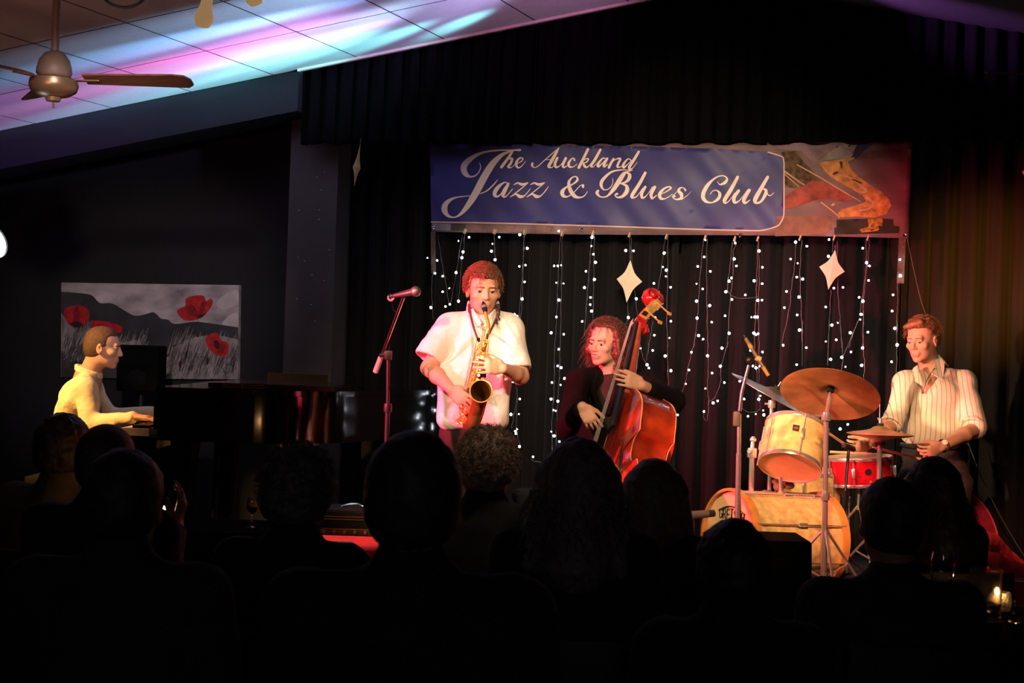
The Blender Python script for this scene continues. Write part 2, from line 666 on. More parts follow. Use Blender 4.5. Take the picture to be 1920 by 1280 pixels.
_src2 = ceil_pt(pkx - 0.05, 1.5, 0.48)
for nm_, (tx, ty), c_, e_, a_ in (
        ('led_wash_cyan', (500, 112), (0.36, 0.88, 1.0), 900, 15), ('led_wash_sky', (450, 28), (0.36, 0.60, 1.0), 1100, 15),
        ('led_wash_lavender', (760, 42), (0.52, 0.46, 1.0), 420, 30), ('led_wash_violet', (120, 185), (0.62, 0.36, 1.0), 1900, 17),
        ('led_wash_mauve', (1040, -6), (0.80, 0.30, 0.80), 60, 50), ('led_wash_rose', (330, 122), (1.0, 0.45, 0.75), 700, 9)):
    spot(nm_, _src2, ceil_hit(tx, ty), c_, e_, a_, 1.0, 0.05)
spot('led_bar_purple', ceil_pt(pkx + 0.05, 0.75, 0.34), ceil_pt(on_y(1840, 20, FRONT_Y).x, 0.12), (0.62, 0.20, 1.0), 260, 34, 1.0, 0.03)
spot('hall_lamp_ember', cam_xyz(-2.2, 4.6, 2.3), ceil_hit(60, 20), (1.0, 0.42, 0.32), 30, 70, 1.0, 0.05)

bm_ = MB()
for x0, x1 in ((-6.6, pkx), (pkx, 6.2)):
    q = [ceil_pt(x0 - 0.2, -0.7, -0.003), ceil_pt(x1, -0.7, -0.003), ceil_pt(x1, 9.0, -0.003), ceil_pt(x0 - 0.2, 9.0, -0.003)]
    t = [p + Vector((0, 0, 0.05)) for p in q]
    bm_.add(q + t, [(0, 1, 2, 3), (7, 6, 5, 4), (0, 4, 5, 1), (1, 5, 6, 2), (2, 6, 7, 3), (3, 7, 4, 0)])
ceiling = bm_.build('ceiling', M_joint)
ceiling['kind'] = 'structure'
# lay-in tiles, about 0.6 m square, each a panel with a dark joint round it
for side, s_, x_edge in (('L', sL, pkx), ('R', sR, pkx)):
    du = 0.6 / math.sqrt(1 + s_ * s_)
    tmpl = None
    for i in range(12 if side == 'L' else 6):
        for j in range(8):
            g = 0.005
            if side == 'L':
                u1 = x_edge - 0.20 - (i - 0) * du; u0 = u1 - du
            else:
                u0 = x_edge + 0.05 + i * du; u1 = u0 + du
            v0, v1 = j * 0.75, (j + 1) * 0.75
            o0 = ceil_pt(u0, v0)
            if tmpl is None:
                a = [ceil_pt(u0 + g, v0 + g), ceil_pt(u1 - g, v0 + g), ceil_pt(u1 - g, v1 - g), ceil_pt(u0 + g, v1 - g)]
                b = [p + Vector((0, 0, 0.003)) for p in a]
                tm = mesh_obj('tile', [p - o0 for p in a + b], [[0, 3, 2, 1], [4, 5, 6, 7], [0, 1, 5, 4], [1, 2, 6, 5], [2, 3, 7, 6], [3, 0, 4, 7]], M_tile, ceiling, local=True)
                tmpl = tm.data
                tmpl.materials.append(M_joint)
                for pl_ in tmpl.polygons[1:]: pl_.material_index = 1  # tile sides painted grid-dark so they catch no light
            else:
                tm = bpy.data.objects.new('tile', tmpl)
                link(tm, ceiling)
            tm.location = o0 + Vector((0, 0, random.uniform(-0.0008, 0.0)))

# dark raking beam under the cornice on the left, and the cream cornice strip above the valance
xl, xr = -6.5, on_y(560, 135, FRONT_Y).x
bz0 = on_y(280, 262, FRONT_Y).z - ceil_z(on_y(280, 262, FRONT_Y).x)
mb = MB()
ol = [(xl, ceil_z(xl) - 0.005), (xr, ceil_z(xr) - 0.005), (xr, ceil_z(xr) + bz0), (xl, ceil_z(xl) + bz0)]
mb.prism(ol, (1, 0, 0), (0, 0, 1), (0, FRONT_Y, 0), (0, 1, 0), 0.30)
mb.build('trim_1', M_beam)['kind'] = 'structure'
mb = MB()
for a, b in ((xr, pkx), (pkx, 6.1)):
    p0, p1 = Vector((a, FRONT_Y - 0.012, ceil_z(a + 1e-3 if a > -6 else a) - 0.008)), Vector((b, FRONT_Y - 0.012, ceil_z(b - 1e-3) - 0.008))
    dx = (p1 - p0)
    rm = rot_from(dx, Vector((0, 0, 1)) - dx.normalized() * dx.normalized().z)
    mb.box((p0 + p1) / 2, (dx.length, 0.024, 0.016), rm)
mb.build('trim_2', M_cream)['kind'] = 'structure'

# pillar beside the curtain
px0, px1 = on_y(538, 480, 8.86).x, on_y(628, 480, 8.86).x
mb = MB().box(((px0 + px1) / 2, 8.86 + 0.22, 1.9), (px1 - px0, 0.44, 3.8))
pil = mb.build('wall_pillar', M_pillar)
pil['kind'] = 'structure'
fk = MB()  # pale beads stand in for glints on the pillar
for gx, gy in ((594, 332), (561, 394), (599, 393), (598, 411), (571, 489), (585, 515), (608, 526), (557, 560), (583, 571), (608, 323), (602, 356), (617, 468), (559, 482), (591, 602)):
    fk.ball(on_y(gx, gy, 8.858), 0.0032, 6)
fk = fk.build('painted_glint', mat('pale_glint', (0.85, 0.82, 0.85), 0.4, noise=0.0), pil); fk['kind'] = 'stuff'

# ------------------------------------------------------------------ curtains
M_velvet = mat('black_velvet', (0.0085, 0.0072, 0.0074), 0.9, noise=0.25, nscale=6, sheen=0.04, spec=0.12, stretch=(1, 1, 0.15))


def drape(name, x0, x1, ztop, zbot, Y, label, cat, folds, amp, seed, m=M_velvet, flare=0.3, group=None):
    rs = random.Random(seed)
    nx = int((x1 - x0) * 110) + 2
    nz = 14
    ph = [rs.uniform(0, 6.28) for _ in range(5)]
    vs, fs = [], []
    for k in range(nz):
        t = k / (nz - 1)
        for i in range(nx):
            s = i / (nx - 1)
            x = x0 + (x1 - x0) * s
            a = 2 * math.pi * folds * s + 0.8 * math.sin(5.1 * s + ph[0]) + 0.5 * math.sin(11.0 * s + ph[1] + 0.5 * t)
            w = math.sin(a) + 0.35 * math.sin(2.1 * a + ph[2]) + 0.2 * math.sin(0.37 * a + ph[3] + t)
            A = amp * (0.7 + flare * t)
            zt = ztop(x) if callable(ztop) else ztop
            z = zt + (zbot - zt) * t
            if k == nz - 1:
                z += 0.008 * math.sin(a * 0.5 + ph[4])
            en = min(1.0, min(s, 1 - s) * (x1 - x0) / 0.06)
            vs.append((x + 0.25 * A * math.cos(a * 1.0) * en, Y + A * w, z))
    for k in range(nz - 1):
        for i in range(nx - 1):
            q = k * nx + i
            fs.append([q, q + 1, q + nx + 1, q + nx])
    o = mesh_obj(name, vs, fs, m, None, smooth=True)
    md = o.modifiers.new('cloth_thickness', 'SOLIDIFY')
    md.thickness = 0.006
    return tag(o, label, cat, group)


cx0 = px1 - 0.05
val_z = on_y(1250, 264, FRONT_Y).z
xs = [cx0, on_y(940, 500, CURT_Y).x, on_y(1275, 500, CURT_Y).x, on_y(1690, 500, CURT_Y).x, on_y(2080, 500, CURT_Y).x]
lb = ['black velvet stage curtain panel beside the grey pillar', 'black velvet stage curtain panel behind the saxophone player',
      'black velvet stage curtain panel behind the drum kit', 'black velvet stage curtain panel lit amber behind the drummer']
for i in range(4):
    w = xs[i + 1] - xs[i]
    drape('stage_curtain', xs[i] + 0.004, xs[i + 1] - 0.004, val_z + 0.45, STAGE_Z + 0.01, CURT_Y, lb[i], 'curtain', w * 6.5, 0.046, 20 + i,
          group='stage curtains')
vx0 = on_y(556, 200, FRONT_Y).x
vx = [vx0, on_y(1000, 200, FRONT_Y).x, on_y(1440, 100, FRONT_Y).x, on_y(2060, 200, FRONT_Y).x]
vb = [on_y(600, 258, FRONT_Y).z, val_z, val_z, val_z]
lbv = ['pleated black velvet valance hanging beside the dark beam', 'pleated black velvet valance above the lettered end of the banner',
       'pleated black velvet valance above the pictured end of the banner']
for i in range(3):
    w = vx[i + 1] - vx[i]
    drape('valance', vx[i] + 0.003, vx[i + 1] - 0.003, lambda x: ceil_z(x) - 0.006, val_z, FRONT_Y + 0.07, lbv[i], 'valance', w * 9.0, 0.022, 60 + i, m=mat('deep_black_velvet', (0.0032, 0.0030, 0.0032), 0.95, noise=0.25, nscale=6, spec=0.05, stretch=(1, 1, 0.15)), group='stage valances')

# curtain track behind the valance: carries the curtains and the banner cords
TRK_Z = val_z + 0.46
MB().box(((cx0 + 4.6) / 2, 9.06, TRK_Z + 0.02), (4.6 - cx0, 0.50, 0.04)).build('trim_3', M_beam)['kind'] = 'structure'
# ------------------------------------------------------------------ banner
BAN_Y = 8.80


def wave(px, py):
    a = 0.006 * math.sin((px * 0.021 + py * 0.030)) + 0.004 * math.sin(px * 0.047 - py * 0.028 + 1.0)
    a += 0.0035 * math.sin(px * 0.09 - py * 0.075 + 2.2) + 0.010 * math.sin(px * 0.008)
    return a


def BP(px, py, off=0.0):
    return on_y(px, py, BAN_Y + wave(px, py) - off)


def ban_top(px): return 267 + (px - 806) / (1711 - 806) * -4 + 1.5 * math.sin((px - 806) * 0.0104)
def ban_bot(px): return 434 + (px - 808) / (1702 - 808) * 12.5 + 1.5 * math.sin((px - 808) * 0.007)


M_vinyl = mat('banner_vinyl_mauve', (0.17, 0.092, 0.085), 0.5, spec=0.3, noise=0.35, nscale=3.5, stretch=(1, 1, 2.5), bump=0.05, bscale=20)
M_blue = mat('banner_vinyl_blue', (0.038, 0.038, 0.165), 0.46, spec=0.35, noise=0.15, nscale=4.0, bump=0.06, bscale=14)
M_letter = mat('banner_cream_print', (0.86, 0.72, 0.60), 0.45, noise=0.04)
M_line = mat('banner_cream_border_print', (0.62, 0.42, 0.36), 0.45, noise=0.05)

bc = BP(1257, 440)
banner = empty('banner', 'wide blue club banner with cream script lettering and a printed saxophone', 'banner', bc)


def sheet(name, fx0, fx1, ftop, fbot, m, off, thick=0.0015, nx=90, ny=18, parent=banner):
    vs, fs = [], []
    for j in range(ny + 1):
        for i in range(nx + 1):
            t = j / ny
            x0, x1 = fx0(t), fx1(t)
            px = x0 + (x1 - x0) * i / nx
            py = ftop(px) + (fbot(px) - ftop(px)) * t
            vs.append(BP(px, py, off))
    for j in range(ny):
        for i in range(nx):
            q = j * (nx + 1) + i
            fs.append([q, q + 1, q + nx + 2, q + nx + 1])
    o = mesh_obj(name, vs, fs, m, parent, smooth=True)
    md = o.modifiers.new('vinyl_thickness', 'SOLIDIFY')
    md.thickness = thick
    return o


sheet('backing_sheet', lambda t: 806 + 3 * t, lambda t: 1711 - 8 * t, ban_top, ban_bot, M_vinyl, 0.0)


def poly_print(name, pts, m, off, parent=banner, fn=BP):
    """flat printed shape; long edges are resampled so that it follows the vinyl"""
    P = []
    n = len(pts)
    for i in range(n):
        a, b = pts[i], pts[(i + 1) % n]
        k = max(1, int(math.hypot(b[0] - a[0], b[1] - a[1]) / 14))
        for j in range(k):
            P.append((a[0] + (b[0] - a[0]) * j / k, a[1] + (b[1] - a[1]) * j / k))
    bm = bmesh.new()
    vs = [bm.verts.new((p[0], -p[1], 0)) for p in P]
    f = bm.faces.new(vs)
    r = bmesh.ops.triangulate(bm, faces=[f], ngon_method='EAR_CLIP')
    for _ in range(7):
        e = [e for e in bm.edges if e.calc_length() > 15]
        if not e: break
        bmesh.ops.subdivide_edges(bm, edges=e, cuts=1, use_grid_fill=False)
        bmesh.ops.triangulate(bm, faces=[q for q in bm.faces if len(q.verts) > 3])
    bm.verts.index_update()
    V = [fn(v.co.x, -v.co.y, off) for v in bm.verts]
    F = [[v.index for v in q.verts] for q in bm.faces]
    bm.free()
    return mesh_obj(name, V, F, m, parent, smooth=True)


# blue field with rounded right corners
def blue_r(py):
    top, bot, rad = 286.0, 431.0, 20.0
    x = 1470.0
    if py < top + rad:
        d = min(rad, top + rad - py)
        x -= rad - math.sqrt(max(0, rad * rad - d * d))
    if py > bot - 34:
        d = min(34, py - (bot - 34))
        x -= 34 - math.sqrt(max(0, 34 * 34 - d * d))
    return x


bl = [(806.5, 269), (900, 270), (1050, 272), (1200, 274), (1350, 279), (1430, 284)]
edge = [(blue_r(286 + k * 145 / 40.0), 286 + k * 145 / 40.0) for k in range(41)]
lowl = [(1400, 432), (1300, 429.5), (1150, 424.5), (1000, 420), (900, 417.5), (808.5, 416)]
bm2 = poly_print('blue_field', bl + edge + lowl, M_blue, 0.0045)


def ribbon(pts, conv, off, n=7):
    """calligraphic stroke: pts (x, y, width) -> strip on the banner"""
    C = bez([(p[0], p[1], p[2]) for p in pts], n)
    vs, fs = [], []
    k = len(C)
    for i, p in enumerate(C):
        t = C[min(i + 1, k - 1)] - C[max(i - 1, 0)]
        l = math.hypot(t.x, t.y) or 1
        nx_, ny_ = -t.y / l, t.x / l
        w = max(p.z, 2.0) / 2
        for s in (1, -1):
            X, Y = conv(p.x + nx_ * w * s, p.y + ny_ * w * s)
            vs.append(BP(X, Y, off))
    for i in range(k - 1):
        fs.append([2 * i, 2 * i + 1, 2 * i + 3, 2 * i + 2])
    # round ends
    for e in (0, k - 1):
        p = C[e]
        w = max(p.z, 2.0) / 2
        b = len(vs)
        for j in range(10):
            a = 2 * math.pi * j / 10
            X, Y = conv(p.x + math.cos(a) * w, p.y + math.sin(a) * w)
            vs.append(BP(X, Y, off + 0.0001))
        fs.append(list(range(b, b + 10)))
    return vs, fs


def letter(strokes, conv, name='letter', m=M_letter):
    vs, fs = [], []
    for i, s in enumerate(strokes):
        v, f = ribbon(s, conv, 0.0075 + 0.0002 * i)
        b = len(vs)
        vs += v
        fs += [[q + b for q in g] for g in f]
    return mesh_obj(name, vs, fs, m, banner)


ribbon_line = [(x, y, 2.4) for x, y in [(1440, 285.2)] + [(blue_r(286 + k * 145 / 20.0), 286 + k * 145 / 20.0) for k in range(1, 20)] + [(1430, 431.5), (1400, 432), (1300, 429.5), (1150, 424.5), (1000, 420), (900, 417.5), (808.5, 416)]]
letter([ribbon_line], lambda x, y: (x, y), 'border_line', M_line)

cA_ = lambda x, y: (790 + x / 5.647, 255 + y / 5.647)
cB_ = lambda x, y: (1100 + x / 5.0526, 265 + y / 5.0526)
Z1 = [[(980, 515, 8), (1020, 497, 18), (1070, 512, 28), (1130, 492, 8)], [(1130, 495, 8), (1040, 570, 11), (942, 645, 8)],
      [(950, 640, 8), (1000, 615, 18), (1045, 640, 36), (1095, 628, 12), (1155, 555, 6)]]
sh = lambda st, dx: [[(a + dx, b, c) for a, b, c in s] for s in st]
LET_A = [
    # J (also carries the bar of T)
    [[(1045, 148, 24), (960, 149, 14), (800, 152, 16), (650, 175, 24), (540, 228, 46), (465, 295, 62), (448, 350, 64), (470, 402, 52), (520, 430, 20), (575, 416, 14), (615, 370, 12), (628, 320, 11), (612, 278, 5)],
     [(955, 158, 12), (860, 195, 36), (770, 275, 62), (700, 375, 74), (640, 480, 76), (580, 595, 74), (520, 695, 64), (460, 778, 45), (400, 838, 24), (340, 860, 14), (280, 840, 34), (246, 785, 62), (252, 732, 58), (292, 685, 38), (360, 652, 18), (450, 638, 11), (540, 630, 8)],
     [(622, 610, 8), (690, 582, 12), (750, 530, 14), (790, 485, 10), (810, 458, 4)]],
    # h e
    [[(965, 160, 24), (920, 232, 29), (848, 328, 30)], [(868, 300, 6), (915, 250, 10), (960, 238, 24), (948, 285, 26), (920, 325, 24), (955, 332, 8), (1000, 290, 6)]],
    [[(1005, 295, 6), (1055, 270, 12), (1075, 242, 14), (1045, 232, 16), (1010, 270, 26), (1008, 318, 26), (1045, 332, 12), (1108, 265, 4)]],
    # A u c k
    [[(1176, 290, 24), (1172, 312, 20), (1195, 332, 8), (1235, 318, 8), (1300, 260, 8), (1380, 190, 9), (1460, 122, 6)],
     [(1455, 128, 10), (1420, 190, 30), (1370, 280, 34), (1348, 322, 28), (1380, 332, 10), (1412, 305, 6)], [(1312, 252, 6), (1390, 246, 6)]],
    [[(1440, 232, 26), (1415, 290, 28), (1427, 330, 22), (1470, 310, 8), (1520, 245, 8)], [(1530, 234, 26), (1500, 300, 27), (1508, 332, 18), (1548, 312, 6)]],
    [[(1622, 256, 18), (1615, 237, 13), (1590, 242, 14), (1560, 288, 26), (1570, 324, 22), (1608, 326, 8), (1650, 295, 5)]],
    [[(1765, 138, 26), (1720, 230, 29), (1667, 333, 29)], [(1690, 288, 6), (1740, 243, 10), (1768, 243, 18), (1748, 276, 14), (1706, 286, 8)], [(1715, 286, 14), (1727, 315, 28), (1752, 331, 16), (1788, 300, 5)]],
    # a z z
    [[(918, 502, 10), (875, 492, 14), (805, 550, 40), (775, 615, 40), (808, 640, 18), (860, 592, 10), (905, 520, 8)], [(922, 505, 24), (880, 580, 44), (865, 628, 36), (895, 640, 12), (965, 560, 8)]],
    Z1, sh(Z1, 175) + [[(1270, 630, 10), (1315, 580, 8), (1346, 532, 4)]],
    # &
    [[(1758, 588, 5), (1722, 635, 10), (1670, 650, 20), (1620, 632, 40), (1577, 570, 42), (1562, 490, 30), (1600, 437, 14), (1642, 432, 14), (1652, 465, 24), (1610, 505, 16), (1530, 545, 20), (1492, 592, 42), (1503, 632, 34), (1550, 640, 14), (1612, 598, 8), (1680, 528, 8), (1712, 515, 10)],
     [(1712, 522, 26), (1712, 538, 24)]],
]
for s in LET_A:
    letter(s, cA_)
LET_B = [
    [[(130, 78, 22), (80, 170, 26), (42, 228, 24), (62, 241, 8), (92, 210, 4)]],
    [[(182, 166, 8), (152, 160, 12), (108, 212, 24), (112, 238, 20), (150, 205, 8), (185, 166, 6)], [(195, 162, 20), (165, 215, 26), (168, 240, 16), (200, 215, 6)]],
    [[(255, 165, 18), (228, 210, 22), (210, 248, 22)], [(225, 218, 6), (270, 172, 8), (318, 164, 20), (300, 208, 22), (292, 240, 20), (320, 242, 8), (346, 215, 4)]],
    [[(420, 178, 8), (390, 167, 12), (348, 218, 24), (352, 248, 20), (390, 215, 8), (425, 178, 6)], [(493, 98, 22), (450, 170, 26), (402, 250, 24), (432, 256, 8), (480, 195, 4)]],
    [[(108, 468, 22), (98, 490, 28), (130, 524, 12), (190, 520, 14), (250, 460, 36), (310, 370, 44), (350, 310, 36), (385, 287, 12), (438, 272, 5)],
     [(432, 275, 5), (335, 270, 10), (235, 290, 18), (155, 360, 30), (137, 415, 28), (165, 458, 10), (215, 445, 8), (245, 400, 6), (248, 350, 4)],
     [(370, 292, 8), (405, 312, 28), (402, 350, 34), (370, 384, 20), (312, 400, 8)],
     [(325, 400, 10), (375, 420, 26), (382, 468, 40), (342, 518, 28), (292, 530, 14), (268, 508, 10), (288, 497, 22)]],
    [[(555, 298, 26), (500, 400, 32), (432, 508, 32), (438, 534, 16), (480, 515, 8), (532, 440, 5)]],
    [[(555, 432, 26), (522, 490, 30), (528, 534, 22), (570, 510, 8), (622, 430, 6)], [(645, 432, 28), (612, 495, 32), (620, 540, 20), (662, 510, 7)]],
    [[(690, 505, 6), (760, 472, 10), (798, 442, 16), (775, 430, 14), (728, 452, 20), (692, 500, 32), (704, 540, 26), (750, 540, 10), (812, 500, 5)]],
    [[(935, 462, 20), (918, 440, 10), (885, 442, 16), (872, 470, 28), (898, 502, 32), (893, 538, 24), (850, 550, 14), (818, 532, 10), (832, 518, 22)], [(808, 522, 5), (862, 470, 5)], [(898, 550, 8), (950, 515, 6), (990, 475, 3)]],
    [[(1240, 380, 5), (1262, 408, 12), (1310, 390, 28), (1330, 352, 18), (1290, 325, 10), (1220, 345, 16), (1142, 420, 34), (1102, 508, 38), (1122, 562, 30), (1180, 580, 12), (1240, 550, 26), (1262, 502, 30), (1236, 466, 12), (1195, 470, 8), (1170, 500, 5)]],
    [[(1430, 338, 28), (1370, 450, 36), (1308, 552, 36), (1315, 584, 16), (1352, 560, 7), (1402, 490, 4)]],
    [[(1440, 467, 28), (1397, 530, 34), (1403, 578, 26), (1452, 555, 8), (1522, 460, 5)], [(1540, 462, 30), (1492, 545, 36), (1500, 584, 22), (1547, 555, 7)]],
    [[(1715, 338, 28), (1650, 450, 36), (1597, 548, 40), (1605, 582, 22), (1652, 568, 20), (1694, 500, 32), (1698, 462, 26), (1680, 452, 18)], [(1706, 490, 10), (1735, 515, 8), (1775, 485, 4)]],
]
for s in LET_B:
    letter(s, cB_)

# printed picture at the right end: hands on a saxophone
cP = lambda pts: [(1450 + x / 5.818, 240 + y / 5.818) for x, y in pts]
pm = lambda n, c, r=0.55, nz=0.3, ns=14: mat(n, tuple(0.8 * q for q in c), r, spec=0.2, noise=nz, nscale=ns)
PRINTS = [
    ('printed_sky', [(0, 165), (300, 160), (640, 145), (900, 150), (880, 300), (560, 350), (440, 380), (300, 250), (60, 230)], pm('print_mauve', (0.30, 0.19, 0.20))),
    ('printed_sleeve', [(560, 350), (480, 375), (640, 240), (780, 165), (930, 150), (890, 250), (840, 330)], pm('print_pale_grey', (0.36, 0.29, 0.27))),
    ('printed_smear', [(860, 300), (900, 200), (1000, 140), (1110, 150), (1000, 240), (900, 340)], pm('print_navy', (0.05, 0.04, 0.09))),
    ('printed_band', [(1010, 250), (1500, 230), (1495, 310), (930, 330)], pm('print_brown', (0.17, 0.09, 0.075))),
    ('printed_table', [(30, 960), (640, 960), (640, 1110), (520, 1160), (20, 1180)], pm('print_tan', (0.24, 0.12, 0.075))),
    ('printed_keywork', [(85, 260), (250, 250), (330, 370), (470, 510), (560, 560), (380, 610), (240, 660), (130, 640), (118, 420)], pm('print_olive', (0.12, 0.065, 0.03), nz=0.7, ns=40)),
    ('printed_hand', [(125, 740), (280, 650), (420, 575), (600, 585), (700, 640), (780, 690), (870, 780), (760, 805), (600, 770), (430, 790), (260, 855), (128, 885)], pm('print_red_skin', (0.34, 0.075, 0.045), nz=0.45, ns=18)),
    ('printed_bell', [(480, 385), (420, 388), (560, 365), (700, 345), (890, 325), (815, 365), (850, 450), (940, 540), (1050, 615), (1180, 695), (1265, 780), (1288, 850), (1235, 940), (1100, 975), (900, 965), (740, 975), (690, 945), (745, 885), (900, 845), (1012, 800), (980, 740), (880, 680), (740, 600), (640, 545), (560, 470), (520, 410)], pm('print_gold', (0.62, 0.30, 0.07), nz=0.5, ns=22)),
    ('printed_block', [(690, 1000), (930, 990), (1210, 985), (1305, 995), (1310, 1068), (1370, 1070), (1370, 1145), (665, 1160), (665, 1085), (690, 1085)], pm('print_black_green', (0.030, 0.022, 0.014))),
    ('printed_brass_foot', [(1030, 992), (1195, 985), (1190, 1060), (1140, 1120), (960, 1140), (940, 1105), (1040, 1075)], pm('print_bright_brass', (0.42, 0.24, 0.03), nz=0.7, ns=50)),
]
for i, (nm, pts, m) in enumerate(PRINTS):
    poly_print(nm, cP(pts), m, 0.0030 + 0.0004 * i)
M_rod = pm('print_rod_cream', (0.66, 0.42, 0.22))
conv = lambda x, y: (1450 + x / 5.818, 240 + y / 5.818)
for s in ([(260, 400, 14), (520, 545, 14), (760, 690, 12), (950, 800, 10)], [(120, 470, 16), (290, 590, 16), (340, 620, 12)], [(120, 500, 10), (280, 640, 12)],
          [(520, 810, 14), (640, 900, 16), (720, 975, 14)], [(640, 840, 20), (660, 830, 26)],
          [(720, 510, 18), (830, 540, 18), (930, 610, 20), (1010, 680, 22), (960, 700, 16), (860, 640, 14)], [(1020, 760, 22), (1090, 820, 22), (1040, 880, 16), (930, 900, 12)]):
    letter([s], conv, 'printed_rod', M_rod)
for s in ([(660, 500, 26), (700, 480, 20)], [(740, 380, 36), (745, 430, 18)], [(860, 560, 14), (960, 600, 16)], [(690, 205, 14), (700, 206, 14)], [(825, 195, 18), (832, 197, 18)]):
    letter([s], conv, 'printed_shadow', pm('print_dark_brown', (0.07, 0.03, 0.015)))
# bottom strip patches, hem grommets and straps
poly_print('hem_patch', [(811, 418), (845, 419), (845, 432), (811, 431)], pm('print_lilac', (0.30, 0.26, 0.34)), 0.0024)
poly_print('hem_patch', [(845, 419), (873, 420), (873, 433), (845, 432)], pm('print_slate', (0.10, 0.085, 0.075)), 0.0024)
poly_print('hem_patch', [(873, 420), (1050, 424), (1050, 437), (873, 433)], pm('print_dusty', (0.26, 0.15, 0.13)), 0.0024)
M_steel = mat('polished_steel', (0.72, 0.72, 0.74), 0.16, 1.0, noise=0.05)
for gx, gy in ((813, 427), (1090, 430), (1388, 441), (1696, 440)):
    p = BP(gx, gy, 0.003)
    MB().lathe([(0.004, 0), (0.011, 0), (0.012, -0.003), (0.009, -0.005), (0.004, -0.003)], p, (0, 1, 0), 14).build('grommet', M_steel, banner, True)
M_strap = mat('brown_strap', (0.075, 0.05, 0.04), 0.7, noise=0.4, nscale=60)
for (x0, y0, x1, y1, w) in ((812, 434, 813, 512, 9), (1692, 446, 1688, 531, 12)):
    a, b = on_y(x0, y0, BAN_Y), on_y(x1, y1, BAN_Y)
    d = b - a
    MB().box((a + b) / 2, (w / 290.0, 0.004, d.length), rot_from((1, 0, 0), d)).build('hanging_strap', M_strap, banner)

for gx in (935, 1302, 1612):
    p = BP(gx, ban_top(gx) + 2)
    MB().tube([p, Vector((p.x, BAN_Y + 0.03, TRK_Z + 0.005))], 0.003, 6).build('hanging_cord', M_strap, banner)

# ------------------------------------------------------------------ fairy lights
M_wire = mat('clear_grey_wire', (0.07, 0.062, 0.06), 0.45, noise=0.1)
M_peg = mat('wooden_peg', (0.62, 0.42, 0.24), 0.6, noise=0.2, nscale=60)
M_led = mat('cool_white_led', (0.9, 0.93, 1.0), 0.3, noise=0.0, emit=(0.80, 0.88, 1.0), estr=32.0)
LED_Y = BAN_Y - 0.02
C1 = lambda x, y: (790 + x / 5.819, 430 + y / 5.819)
C2 = lambda x, y: (930 + x / 5.333, 640 + y / 5.333)
C3 = lambda x, y: (1080 + x / 5.819, 430 + y / 5.819)
C4 = lambda x, y: (1180 + x / 5.819, 640 + y / 5.819)
C5 = lambda x, y: (1390 + x / 5.819, 430 + y / 5.819)
C6 = lambda x, y: (1480 + x / 4.925, 600 + y / 4.925)
L_, m_, s_ = 0.0080, 0.0060, 0.0042
